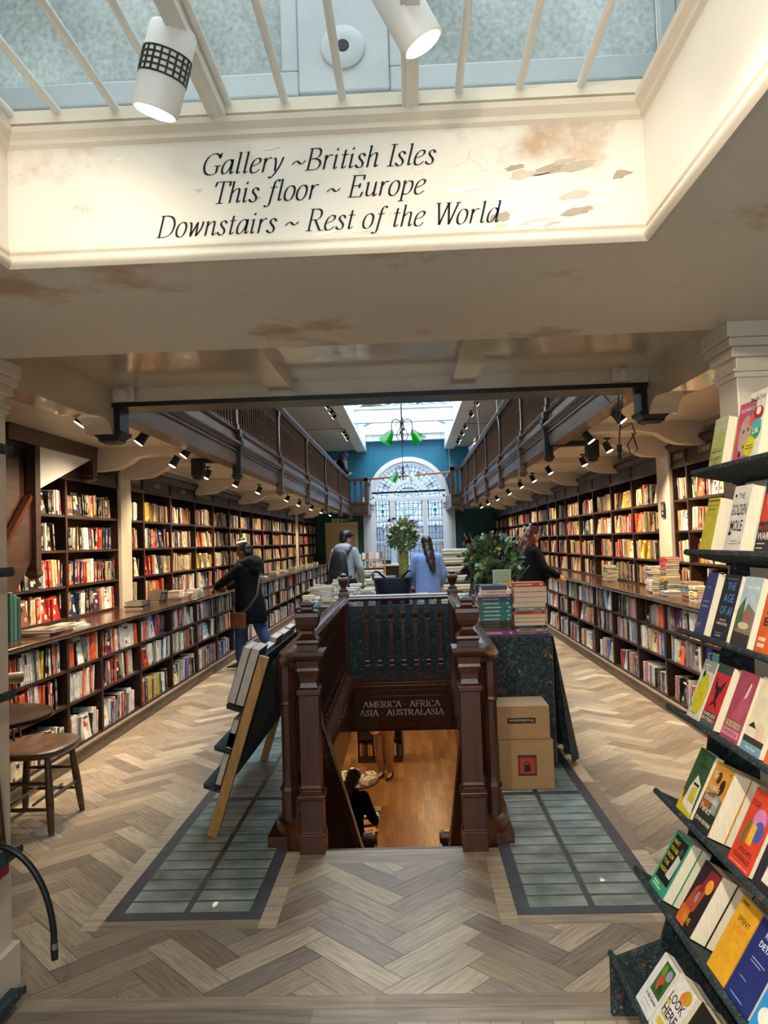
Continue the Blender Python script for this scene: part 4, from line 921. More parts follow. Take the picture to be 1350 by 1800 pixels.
def upper_case(nm, s_, xf, i, y0, y1, sign):
    t = thing('wall_bookcase', 'tall dark bookcase above the counter on the %s wall, %s' % (nm, 'nearest the camera' if i == 0 else od(i) + ' from the pillar'), 'bookcase', (xf, y0, 1.0), 0, 'upper bookcases')
    d = .30; w = y1 - y0
    def bx(name, x0, x1, ya, yb, z0, z1, m=CASE):
        b = MB(); b.box(-s_ * x0, -s_ * x1, ya, yb, z0 - 1, z1 - 1); return b.build(name, m, t)
    bx('side_panel', 0, d, 0, .018, 1.006, 2.44); bx('side_panel', 0, d, w - .018, w, 1.006, 2.44)
    bx('back_panel', d - .02, d, .018, w - .018, 1.006, 2.44, BACK)
    for z in UPZ: bx('shelf', .004, d, .018, w - .018, z - .022, z)
    b = MB(); b.box(-s_ * .0, -s_ * .03, .018, w - .018, 1.27, 1.42); b.box(-s_ * .0, s_ * .012, 0, w, 1.235, 1.27); b.box(0, s_ * .012, 0, .03, 1.27, 1.42); b.box(0, s_ * .012, w - .03, w, 1.27, 1.42)
    b.build('sign_board', CASE, t)
    b = MB(); b.prism_y([(-s_ * .05, 1.40), (s_ * .015, 1.40), (s_ * .03, 1.42), (s_ * .06, 1.45), (s_ * .06, 1.48), (-s_ * .05, 1.48)], 0, w); b.build('cornice', CASE, t)
    if sign:
        b = MB(); put_serif(b, sign, (s_ * .0015, w / 2, 1.325), (0, s_ * 1, 0) if s_ > 0 else (0, -1, 0), (0, 0, 1), .052 if len(sign) < 9 else .036, hx('ecca86'), nib=.16); b.build('sign_lettering', PAINT, t)
    for k, z in enumerate(UPZ):
        SHELVES.append((nm, 'up', i, k, xf, y0 + .022, y1 - .022, z, (UPZ[k + 1] - .022 if k < 3 else 2.235) - z, .19))
for nm, s_, xf, ys in (('left', 1, XLL, LOWL), ('right', -1, XLR, LOWR)):
    for i in range(len(ys) - 1): lower_case(nm, s_, xf, i, ys[i], ys[i + 1])
    b = MB(); xb = xf - s_ * .48
    b.prism_y([(xf + s_ * .012, .965), (xf + s_ * .026, .972), (xf + s_ * .03, .985), (xf + s_ * .03, 1.0), (xf + s_ * .024, 1.006), (xb, 1.006), (xb, .965)], ys[0] - .1, 24.4)
    o = b.build('counter_top', mat('counter_wood', hx('44291b'), rough=.22, var=.5, scale=7, stretch=(3, .3, 3), coat=.4, bump=.02)); tag(o, 'long polished dark counter over the low bookcases on the %s wall' % nm, 'worktop')
for nm, s_, xf, ys in (('left', 1, XUL, UPL), ('right', -1, XUR, UPR)):
    i = 0
    for a, c in zip(ys, ys[1:]):
        if a is None or c is None: continue
        sg = None
        if nm == 'left': sg = 'RUSSIA' if i in (1, 2, 3, 4, 5) else 'UKRAINE . CAUCASUS . BALTICS' if i == 6 else None
        else: sg = 'GERMANY' if i in (2, 3, 1) else None
        upper_case(nm, s_, xf, i, a, c, sg); i += 1
    g = ys.index(None); a, c = ys[g - 1], ys[g + 1]
    wall('wall_pilaster_' + nm, xf - s_ * .3, xf + s_ * .03, a + .01, c - .01, 1.006, 2.56, CREAM)
# slim white posts further down the left shelves
o = wall('trim_post_left', XUL + .01, XUL + .07, 19.9, 19.97, 1.006, 2.56, CREAM)
# ---------------------------------------------------------------- the books on those shelves
PAL = {'white': 'e6e2da', 'cream': 'd8c8a4', 'orange': 'd9623a', 'black': '1c1a1a', 'navy': '25304f', 'pink': 'c98a92', 'grey': '8b8b8a', 'red': 'a62c2c', 'yellow': 'd8b63c', 'teal': '3f7a78',
       'brown': '6a4630', 'tan': 'b89468', 'green': '4d6b42', 'blue': '3d6fa8', 'maroon': '6a2433', 'purple': '6a3f86', 'pale blue': 'a9c2d2', 'mauve': '9a8593', 'beige': 'cbb79a'}
PALL = {k: hx(v) for k, v in PAL.items()}
MIXL = ['white'] * 8 + ['cream'] * 2 + ['orange'] * 3 + ['black'] * 6 + ['navy'] * 3 + ['pink'] * 2 + ['grey'] * 4 + ['red'] * 2 + ['yellow', 'teal', 'pale blue', 'blue', 'maroon', 'mauve', 'mauve', 'green', 'purple', 'beige']
MIXN = ['orange'] * 8 + ['white'] * 6 + ['cream'] * 3 + ['black'] * 4 + ['grey'] * 3 + ['pink', 'red', 'yellow', 'teal', 'navy', 'pale blue']
MIXU = ['cream'] * 6 + ['beige'] * 5 + ['tan'] * 4 + ['red'] * 2 + ['brown'] * 3 + ['black'] * 5 + ['white'] * 4 + ['yellow'] * 2 + ['green', 'navy', 'navy', 'teal', 'maroon', 'grey', 'grey', 'orange', 'orange']
MIXV = ['black'] * 6 + ['red'] * 2 + ['brown'] * 1 + ['grey'] * 3 + ['navy'] * 3 + ['white'] * 3 + ['cream'] * 3 + ['tan', 'brown', 'yellow', 'orange']
PG = hx('dccfae')
def jig(c, a=.12):
    f = 1 + random.uniform(-a, a); return tuple(min(1, max(.005, v * f)) for v in c)
def book_geo(mb, bk):
    """spine faces the aisle; bk: s (side), x, y, z, t, h, d, sh (lean shear), col, kind"""
    s_, x, y, z, t, h, d, sh, col = bk['s'], bk['x'], bk['y'], bk['z'], bk['t'], bk['h'], bk['d'], bk['sh'], bk['c']
    def P(u, v, w): return (x - s_ * w, y + u + sh * v, z + v)       # u along shelf, v up, w into shelf
    if bk.get('face'):
        def P(u, v, w, k=.16): return (x - s_ * (w + k * v), y + u + sh * v, z + v)
    vs = [P(0, 0, 0), P(t, 0, 0), P(t, h, 0), P(0, h, 0), P(0, 0, d), P(t, 0, d), P(t, h, d), P(0, h, d)]
    mb.add(vs, [(0, 1, 2, 3), (0, 4, 5, 1), (0, 3, 7, 4), (1, 5, 6, 2), (4, 7, 6, 5)], col)
    mb.add([vs[3], vs[2], vs[6], vs[7]], [(0, 1, 2, 3)], PG)
    e = -.0006
    def band(u0, u1, v0, v1, c): mb.add([P(u0, v0, e), P(u1, v0, e), P(u1, v1, e), P(u0, v1, e)], [(0, 1, 2, 3)], c)
    r_ = bk['rnd']; lum = sum(col) / 3
    ink = hx('efe6d2') if lum < .25 else hx('2a2422')
    if bk.get('face'):
        for q in range(2 + int(r_ * 4)):
            a = (r_ * 37 + q * .31) % .6 + .08; b_ = (r_ * 53 + q * .23) % .6 + .08
            band(a * t, min(.94, a + .3) * t, b_ * h, min(.95, b_ + .12 + .1 * r_) * h, jig(PALL[random.choice(MIXU)]))
        band(.15 * t, .85 * t, .78 * h, .86 * h, ink)
        return
    m0 = .28 * t
    a = .30 + .25 * r_
    if t > .014:
        band(m0, t - m0, (a - .14) * h, (a + .22) * h, tuple(.55 * i + .45 * c for i, c in zip(ink, col)))
        if r_ > .35: band(m0 * 1.2, t - m0 * 1.2, .74 * h, .92 * h, tuple(.45 * i + .55 * c for i, c in zip(ink, col)))
    if r_ > .72: band(0, t, .0, (.10 + .2 * (r_ - .7)) * h, jig(PALL[random.choice(MIXL)]))
    if r_ < .16: band(0, t, .62 * h, .95 * h, jig(PALL[random.choice(MIXL)]))
    band(t * .3, t * .7, .03 * h, .07 * h, ink)
ALLB = []
for (nm, lev, bi, si, xf, y0, y1, z, op, dep) in SHELVES:
    rng = random.Random(hash((nm == 'left', lev == 'low', bi, si)) & 0xffff)
    random.seed(rng.random())
    s_ = 1 if nm == 'left' else -1
    if lev == 'low': mix = MIXN if (nm == 'left' and bi in (0, 1, 2)) else MIXL
    else: mix = MIXV if (nm == 'left' and bi in (0, 1, 2)) else MIXU
    y = y0 + random.uniform(0, .03); fill = y1 - random.choice([0, 0, 0, .02, .04, .10, .18]); k = 0; lean = random.uniform(-.12, .10)
    run = 0; cc = None
    hb = random.uniform(.185, .205)
    while True:
        face = random.random() < (.05 if lev == 'low' else .07)
        if run <= 0:
            run = random.choice([1, 1, 1, 2, 2, 3, 4]); cn = random.choice(mix); th = random.uniform(.012, .034); hh = min(op - .012, hb * random.uniform(.92, 1.16)); lean = lean if random.random() < .7 else random.uniform(-.14, .12)
        t = random.uniform(.125, .145) if face else th * random.uniform(.85, 1.15)
        h = min(op - .012, hh * random.uniform(.98, 1.02) if not face else random.uniform(.19, .215))
        if y + t > fill: break
        sh = 0 if face else (lean if k else 0)
        if y + sh * h < y0: sh = 0
        if y + t + sh * h > y1: sh = 0
        dd = .032 if face else random.uniform(.13, .16)
        ALLB.append(dict(nm=nm, lev=lev, bi=bi, si=si, k=k, s=s_, x=xf - s_ * (random.uniform(.008, .03) + (.0 if lev == 'low' else .01)), y=y, z=z + .0004, t=t, h=h, d=dd, sh=sh, c=jig(PALL[cn]), cn=cn, face=face, rnd=random.random()))
        y += t + .0012; k += 1; run -= 1
    n = k
random.seed(11)
def hidden(px, py):
    if px < 36 or px > 1345 or py < 690: return True
    if px > 1228 or (py > 1100 and px > 1196): return True
    if 398 < px < 462 and 960 < py < 1110: return True
    if 28 < px < 140 and 1300 < py < 1345: return True
    if 480 < px and px < 990 and py > 1000: return True
    if 915 < px < 962: return True
    if 1118 < px < 1240 and 1000 < py < 1062: return True
    return False
for bk in ALLB:
    x = bk['x']; y, z, t, h, sh = bk['y'], bk['z'], bk['t'], bk['h'], bk['sh']
    q = [pix(p) for p in ((x, y, z), (x, y + t, z), (x, y + t + sh * h, z + h), (x, y + sh * h, z + h))]
    if any(p is None for p in q): bk['a'] = -1; continue
    cx = sum(p[0] for p in q) / 4; cy = sum(p[1] for p in q) / 4
    ar = abs(sum(q[i][0] * q[(i + 1) % 4][1] - q[(i + 1) % 4][0] * q[i][1] for i in range(4))) / 2
    bk['a'] = -1 if hidden(cx, cy) else ar
    bk['px'] = (cx, cy)
order = sorted(range(len(ALLB)), key=lambda i: -ALLB[i]['a'])
BIG = set(order[:292])
SHN = {'low': ['bottom', 'middle', 'top'], 'up': ['lowest', 'second', 'third', 'top']}
rest = MB()
for i, bk in enumerate(ALLB):
    if bk['a'] < 0 and (bk['y'] < 4.7 or bk.get('px') is None): continue
    if i in BIG:
        b = MB(); book_geo(b, bk); o = b.build('shelf_book', BOOK, origin=(bk['x'], bk['y'], bk['z']))
        case = ('low' if bk['lev'] == 'low' else 'upper')
        tag(o, '%s %s, %s along the %s shelf, %s %s bookcase on the %s wall' % (bk['cn'], 'face-out book' if bk['face'] else ('slim book' if bk['t'] < .018 else 'thick book' if bk['t'] > .03 else 'book'), od(bk['k']), SHN[bk['lev']][bk['si']], od(bk['bi']), case, bk['nm']), 'book', 'books on the wall shelves')
    else: book_geo(rest, bk)
o = rest.build('shelved_books', BOOK, kind='stuff'); tag(o, 'rows of assorted books filling the further wall shelves', 'books')
# ---------------------------------------------------------------- paperback rack on the right: cloth-covered sloping shelves, books face out
TIER = [(.983, 1.805, 12), (.947, 1.535, 14), (.915, 1.268, 17), (.862, 1.012, 22), (.808, .728, 26), (.730, .468, 31), (.631, .190, 36)]
RYF, RYN = 2.66, .75
rk = thing('book_rack', 'tall rack of sloping floral cloth shelves full of face-out paperbacks beside the right pillar', 'rack', (1.1, 1.7, 0))
for X, z, tl in TIER:
    b = MB(); a = R(tl); ca, sa = math.cos(a), math.sin(a)
    # shelf board square to the leaning books, with a rounded cloth-covered lip
    def Q(p, q): return (X + p * ca - q * -sa * 1.0 if False else X + p * ca + q * sa, z - p * sa + q * ca)
    b.prism_y([Q(-.005, .006), Q(-.010, .001), Q(-.010, -.009), Q(-.004, -.014), Q(.14, -.014), Q(.14, 0), Q(.005, 0), Q(.002, .005)], RYN, RYF + .02)
    b.build('shelf', FLORALS, rk, world=True, smooth=40)
    b = MB(); b.prism_y([Q(.13, -.02), Q(.14, -.02), Q(.14, .2), Q(.13, .2)], RYN, RYF); b.build('back_panel', FLORALS, rk, world=True)
b = MB(); prof = [(x + .12, z) for x, z, _ in TIER]
b.prism_y([(TIER[-1][0] - .015, 0), (TIER[-1][0] - .012, .18), (TIER[-1][0] + .16, .24)] + [(x + .15, z + .06) for x, z, _ in TIER[:-1][::-1]] + [(1.135, 1.98), (1.14, 1.98), (1.14, 0)], RYF - .02, RYF)
b.build('end_panel', FLORALS, rk, world=True)
WHT, INKK, CR = hx('ece6da'), hx('1b1a1c'), hx('e7d9bb')
# one title: (tier, y far, width, height, thickness, copies, cover colour, design, label)
# design items: ('r', u0, v0, u1, v1, hex) ('c', u, v, ru, rv, hex) ('t', text, u, v, height, hex, width) ('s', serif text ...) ('p', [(u, v)...], hex)
K = [
 (0, 2.572, .104, .165, .030, 2, 'b9bd6a', [('r', 0, .78, 1, 1, 'c9cf9a'), ('t', 'FRIEND', .5, .84, .085, '9fb6c9', .8), ('t', 'AHOLIC', .5, .70, .085, 'c3d2da', .8), ('r', .1, .32, .9, .335, '4a4a40'), ('t', 'CONFESSIONS OF A', .5, .36, .03, '5a5a44', .7), ('t', 'FRIENDSHIP ADDICT', .5, .29, .03, '5a5a44', .7), ('t', 'ELIZABETH', .5, .14, .07, '3d4238', .8), ('t', 'DAY', .5, .04, .07, '3d4238', .34)], 'pale olive paperback with blocky capitals at the far end of the top rack shelf'),
 (0, 2.385, .115, .182, .026, 2, 'd8547c', [('t', 'SELF-MADE', .5, .84, .06, 'f3dfe4', .8), ('c', .56, .42, .36, .34, 'c9a896'), ('c', .46, .50, .05, .035, '1d1718'), ('c', .72, .52, .05, .035, '1d1718'), ('c', .60, .24, .10, .035, '9c2f3c'), ('p', [(.3, .1), (.42, .06), (.5, .12), (.36, .2)], '1d1718')], 'pink paperback with a large face on the top rack shelf'),
 (0, 2.328, .118, .205, .034, 2, 'e9e3d3', [('t', 'TIM SPECTOR', .5, .86, .06, '1f2225', .86), ('c', .66, .66, .27, .11, 'b8232e'), ('c', .66, .70, .13, .06, 'efe6da'), ('c', .36, .58, .16, .08, 'e0586a'), ('c', .66, .42, .27, .14, '2f9a62'), ('c', .66, .50, .26, .09, '4fb4b0'), ('t', 'Life', .64, .37, .085, 'f4f4ee', .34), ('c', .42, .20, .3, .15, 'd9cf2c'), ('r', .24, .2, .62, .215, '3d3d30'), ('r', .22, .16, .64, .175, '3d3d30')], 'white paperback with red, green and yellow discs on the top rack shelf'),
 (0, 2.10, .12, .2, .03, 2, 'd9c9a9', [('r', .1, .5, .9, .9, '7a5a44'), ('t', 'STORIES', .5, .2, .08, '2b2320', .7)], 'tan paperback nearest the camera on the top rack shelf'),
 (1, 2.592, .098, .178, .060, 1, 'd3c63a', [('r', .06, .93, .94, .96, '3a3820'), ('t', 'How Can You', .5, .84, .045, '5a551e', .7), ('t', 'Remember', .5, .77, .045, '5a551e', .6), ('r', .14, .68, .5, .69, '5a551e')], 'plain yellow paperback at the far end of the second rack shelf'),
 (1, 2.395, .120, .205, .034, 2, 'e8e2d6', [('t', 'THE', .5, .80, .085, '26304a', .34), ('t', 'GOLDEN', .5, .55, .17, '1a1a20', .84), ('t', 'MOLE', .5, .31, .17, '1a1a20', .7), ('c', .18, .85, .07, .025, '1a1a20'), ('c', .2, .28, .1, .03, '2a2118'), ('r', .3, .16, .74, .172, '7a6d5c'), ('r', .24, .12, .8, .132, '7a6d5c'), ('c', .88, .14, .04, .03, '9a7a4c')], 'cream paperback with tall black capitals on the second rack shelf'),
 (1, 2.185, .115, .210, .032, 1, '3a3536', [('r', 0, .42, .7, .8, 'c9482c'), ('c', .5, .72, .3, .12, 'b8a088'), ('t', "PUTIN'S", .45, .30, .075, 'c03a34', .8), ('t', 'WARS', .4, .18, .10, 'e8dccb', .7), ('r', .08, .12, .5, .135, 'd8c8b4'), ('r', .08, .06, .42, .075, 'd8c8b4')], 'charcoal and red paperback on the second rack shelf'),
 (1, 2.03, .12, .2, .034, 2, 'c9b28c', [('r', .1, .1, .9, .6, '3c5a4c')], 'tan paperback nearest the camera on the second rack shelf'),
 (2, 2.585, .082, .205, .034, 2, '3a4576', [('t', 'THE', .4, .74, .04, '8f9bc4', .4), ('r', .2, .52, .8, .55, '7c89b8'), ('r', .2, .44, .8, .47, '7c89b8'), ('r', .1, .16, .5, .175, 'b6bdd8'), ('r', .1, .12, .4, .135, 'b6bdd8')], 'dark blue paperback at the far end of the third rack shelf'),
 (2, 2.445, .118, .205, .024, 3, '2b2d33', [('t', 'THE', .54, .77, .11, '4f86c8', .5), ('t', 'AGE', .54, .58, .13, '4f86c8', .62), ('t', 'OF AI', .54, .39, .13, '4f86c8', .72), ('t', 'AND OUR', .5, .29, .035, 'd8cdb8', .4), ('t', 'HUMAN FUTURE', .5, .23, .04, 'e8dcc4', .66), ('r', .2, .1, .7, .112, '8d8f98'), ('r', .26, .06, .6, .072, 'c9c9c4'), ('r', .2, .93, .86, .942, '7d8088')], 'charcoal paperback with large blue capitals on the third rack shelf'),
 (2, 2.300, .115, .205, .02, 3, 'b9cdd2', [('r', 0, 0, 1, .22, '3a342e'), ('p', [(.1, .2), (.5, .62), (1, .5), (1, .18)], '8a7a66'), ('p', [(.0, .2), (.0, .5), (.3, .72), (.4, .3)], '4d6a44'), ('c', .62, .42, .2, .06, 'a8606a'), ('c', .5, .30, .3, .05, 'd8c8ac'), ('t', 'Van Gogh', .55, .82, .06, 'f2f4f2', .7)], 'pale blue paperback with a painted garden on the third rack shelf'),
 (2, 2.145, .110, .21, .036, 2, 'd9622e', [('t', 'B', .35, .36, .11, '2a1c18', .3), ('p', [(.2, .52), (.5, .68), (.8, .52), (.66, .52), (.5, .6), (.34, .52)], '2a1c18'), ('r', .3, .72, .8, .84, '2a1c18'), ('r', .12, .08, .5, .13, 'f0c8a8'), ('r', .12, .16, .5, .21, 'f0c8a8')], 'bright orange paperback with black letters on the third rack shelf'),
 (3, 2.535, .100, .190, .022, 1, 'd9d6cb', [('r', 0, .82, 1, 1, '9a9c9a'), ('c', .52, .42, .42, .36, 'd6cb22'), ('c', .3, .76, .09, .06, '23211c'), ('r', .3, .42, .7, .44, 'b2a71c'), ('r', .1, .08, .6, .09, '4a4a44'), ('r', .05, .16, .12, .24, '2a2a26'), ('r', .12, .9, .6, .93, 'c8c8c4'), ('r', .2, .85, .5, .87, 'c8c8c4')], 'white paperback with a big yellow patch at the far end of the fourth rack shelf'),
 (3, 2.425, .105, .195, .040, 2, 'c8323a', [('r', 0, .86, 1, 1, '2f4a46'), ('r', 0, 0, 1, .06, '2f6a5e'), ('r', .04, .07, .96, .23, '1c1b1d'), ('t', 'EARLESS', .5, .16, .055, 'e6ddcc', .8), ('t', 'BUTTERFLY', .5, .085, .055, 'e6ddcc', .86), ('c', .5, .54, .12, .12, '1d1a1c'), ('p', [(.45, .62), (.15, .8), (.3, .56)], '1d1a1c'), ('p', [(.55, .62), (.85, .8), (.7, .56)], '1d1a1c'), ('p', [(.45, .44), (.2, .28), (.5, .38)], '1d1a1c'), ('p', [(.55, .44), (.8, .28), (.5, .38)], '1d1a1c')], 'red paperback with black leaf shapes on the fourth rack shelf'),
 (3, 2.27, .115, .200, .026, 2, 'a8485c', [('r', .05, .06, .95, .16, 'd88f9c'), ('r', .1, .19, .9, .27, 'c9b98a'), ('t', 'HIDEOUS', .5, .08, .055, '7a2436', .7), ('t', 'CRUELTIES', .5, .20, .055, '6a3a2a', .78), ('p', [(.3, .3), (.5, .62), (.8, .9), (.95, .5), (.7, .3)], 'b85a6c'), ('p', [(.6, .62), (.72, .66), (.78, .84), (.72, .86)], 'ecd8d4')], 'dusky pink paperback with a curled figure on the fourth rack shelf'),
 (3, 2.135, .115, .205, .030, 2, 'e4d6b4', [('r', 0, .0, 1, .12, '6f95a8'), ('r', .0, .12, 1, .2, '3a3230'), ('r', .1, .2, .42, .32, 'e8ddc8'), ('p', [(.06, .32), (.26, .40), (.46, .32)], '2b2826'), ('r', .5, .2, .86, .33, 'e2bfa0'), ('p', [(.48, .33), (.68, .42), (.9, .33)], 'd8c4a0'), ('t', 'Peter Carey', .5, .04, .04, 'e8f0f2', .5), ('r', .7, .8, .95, .84, '8a8478')], 'cream paperback with two small houses on the fourth rack shelf'),
 (3, 1.995, .115, .205, .030, 2, 'dd6a2e', [('t', 'THINGS', .5, .4, .12, 'f2dcc2', .7), ('t', 'WE', .5, .26, .12, 'f2dcc2', .4), ('t', 'SAW', .5, .12, .12, 'f2dcc2', .5)], 'orange paperback with cream capitals on the fourth rack shelf'),
 (4, 2.512, .115, .205, .03, 1, '2f5a38', [('t', 'The', .4, .84, .1, '16281a', .4), ('t', 'Lodgers', .5, .72, .1, '16281a', .7), ('p', [(.0, .0), (1, 0), (1, .12), (0, .3)], 'd8c62c'), ('p', [(.25, .12), (.95, .06), (.9, .5), (.5, .62), (.3, .4)], 'e4e0d4'), ('p', [(.45, .2), (.85, .2), (.75, .46), (.5, .42)], 'cfc236'), ('r', .45, .46, .8, .50, '2a2a20'), ('c', .16, .26, .07, .08, '8a2f3c')], 'green and yellow paperback at the far end of the fifth rack shelf'),
 (4, 2.375, .120, .200, .052, 3, 'd99a38', [('r', 0, 0, 1, .30, '2a2f2c'), ('p', [(0, .3), (1, .3), (1, .52), (.6, .6), (0, .5)], '7a6248'), ('c', .42, .80, .12, .09, '5a2f1c'), ('c', .72, .70, .13, .12, '2c1a14'), ('r', .62, .3, .9, .56, '8da0a4'), ('r', .08, .3, .5, .44, 'a8602c'), ('s', 'The', .10, .77, .10, 'f2ecdf', .3), ('s', "Heart's", .10, .60, .10, 'f2ecdf', .6), ('s', 'Invisible', .10, .43, .10, 'f2ecdf', .78), ('s', 'Furies', .10, .26, .10, 'f2ecdf', .6), ('t', 'JOHN BOYNE', .5, .08, .075, 'e2d8c0', .86), ('c', .9, .93, .03, .02, '4a3a28'), ('r', .3, .93, .78, .94, 'c88a3a')], 'thick orange paperback with white title and two heads on the fifth rack shelf'),
 (4, 2.115, .125, .205, .032, 2, 'd8442e', [('t', 'OLGA', .24, .78, .08, '3a1a18', .36), ('c', .6, .66, .26, .14, 'cf7fae'), ('c', .7, .52, .2, .14, '4a58a8'), ('r', .4, .32, .62, .58, 'e0b338'), ('p', [(.15, .3), (.25, .62), (.34, .6), (.3, .28)], '4a7a42'), ('t', 'XOCHITL', .55, .19, .06, '3a1a18', .6), ('t', 'GONZALEZ', .5, .10, .06, '3a1a18', .72), ('r', .1, .03, .9, .04, 'f0c0a8')], 'scarlet paperback with bright painted shapes on the fifth rack shelf'),
 (4, 1.97, .12, .205, .03, 2, '2a2a30', [('p', [(.3, .1), (.8, .1), (.7, .8), (.4, .9)], 'e3d3cc'), ('c', .6, .5, .16, .12, 'd8704c')], 'black paperback with a white shape on the fifth rack shelf'),
 (4, 1.83, .12, .205, .03, 2, 'c9433a', [('r', .2, .3, .8, .7, 'e8d0a0')], 'red paperback nearest the camera on the fifth rack shelf'),
 (5, 2.568, .128, .195, .034, 2, '3aa184', [('r', .09, .18, .91, .94, '1b1d20'), ('t', 'WHAT', .30, .80, .07, 'd8c62e', .36), ('t', 'YOU NEED', .36, .68, .07, 'd8c62e', .48), ('t', 'FROM', .32, .56, .07, 'd8c62e', .4), ('t', 'THE', .28, .44, .07, 'd8c62e', .3), ('t', 'NIGHT', .34, .32, .07, 'd8c62e', .44), ('p', [(.55, .3), (.85, .3), (.9, .66), (.66, .7)], 'd6d6d2'), ('c', .74, .76, .1, .07, '4a4c50'), ('r', .14, .06, .66, .09, 'bfe0a0'), ('r', .14, .11, .5, .14, 'bfe0a0')], 'turquoise and black paperback with yellow capitals at the far end of the sixth rack shelf'),
 (5, 2.330, .118, .195, .050, 3, '2c2326', [('p', [(0, .1), (.6, .3), (.8, .9), (.2, .6)], 'b8502c'), ('p', [(.3, .5), (1, .8), (1, 1), (.5, .96)], '8a2c30'), ('c', .74, .74, .17, .11, 'e8a03c'), ('c', .45, .5, .07, .09, '9a84a4'), ('r', .04, .02, .5, .28, 'd8702c'), ('t', 'LOVE', .5, .1, .1, 'd8b02e', .4)], 'dark paperback with orange swirls and a gold disc on the sixth rack shelf'),
 (5, 2.085, .115, .205, .03, 2, 'e0a428', [('t', 'SPENT', .5, .72, .07, '4a3a20', .56), ('t', 'LIGHT', .5, .60, .07, 'd8782c', .56), ('r', .1, .93, .4, .96, '8a5a28')], 'plain amber paperback on the sixth rack shelf'),
 (5, 1.975, .13, .205, .026, 2, '22306e', [('t', 'MINOR', .62, .82, .075, 'b8bedc', .5), ('t', 'DETAIL', .60, .70, .075, 'e6e8f0', .56), ('r', .3, .55, .8, .56, 'a8b0d0'), ('r', .3, .51, .7, .52, 'a8b0d0'), ('r', .24, .28, .5, .29, 'a8b0d0'), ('r', .2, .06, .7, .07, 'a8b0d0')], 'deep blue paperback with white capitals on the sixth rack shelf'),
 (5, 1.835, .13, .205, .03, 2, '2f8fd0', [('c', .5, .62, .4, .3, 'e2c093'), ('t', 'WHALE', .5, .66, .1, '4a3020', .6), ('c', .3, .2, .2, .1, 'efe6d4')], 'bright blue paperback with a cream shape on the sixth rack shelf'),
 (6, 2.42, .118, .165, .03, 1, 'e4e4e0', [('r', .30, .36, .94, .94, '3f6a36'), ('c', .55, .6, .16, .16, 'b85a34'), ('c', .75, .8, .14, .1, '8fa0b0'), ('c', .45, .8, .1, .1, '6a9a3c'), ('c', .7, .5, .12, .1, '2c4a26'), ('t', 'In the Garden', .60, .24, .07, '2a2a2a', .66), ('r', .3, .16, .86, .175, 'b8909c'), ('r', .3, .08, .7, .09, '7a7a7a')], 'white hardback with a garden painting on the lowest rack shelf'),
 (6, 2.295, .125, .172, .030, 2, 'e6e2d6', [('c', .72, .84, .2, .11, 'd6a52c'), ('c', .6, .78, .14, .1, 'd88a3c'), ('t', 'LOOK', .5, .56, .16, '2c2c48', .76), ('t', 'HERE', .5, .34, .16, '2c2c48', .72), ('r', .1, .5, .3, .56, 'd8c23c'), ('r', .2, .30, .5, .34, 'd8c23c'), ('r', .2, .14, .6, .26, 'd8b84c'), ('r', .1, .06, .5, .07, '5a5a5a')], 'cream paperback with dark blue capitals and yellow patches on the lowest rack shelf'),
 (6, 2.145, .12, .18, .03, 2, '23241f', [('p', [(.2, .3), (.8, .45), (.7, .8), (.3, .7)], 'b3ac6c'), ('r', .2, .5, .8, .53, '23241f'), ('r', .2, .6, .8, .63, '23241f'), ('r', .1, .1, .5, .2, '3a5a50')], 'black paperback with a pale yellow mesh shape on the lowest rack shelf'),
 (6, 2.01, .12, .18, .03, 2, '2b2a28', [('r', .1, .6, .6, .8, '4a6a60')], 'black paperback nearest the camera on the lowest rack shelf'),
]
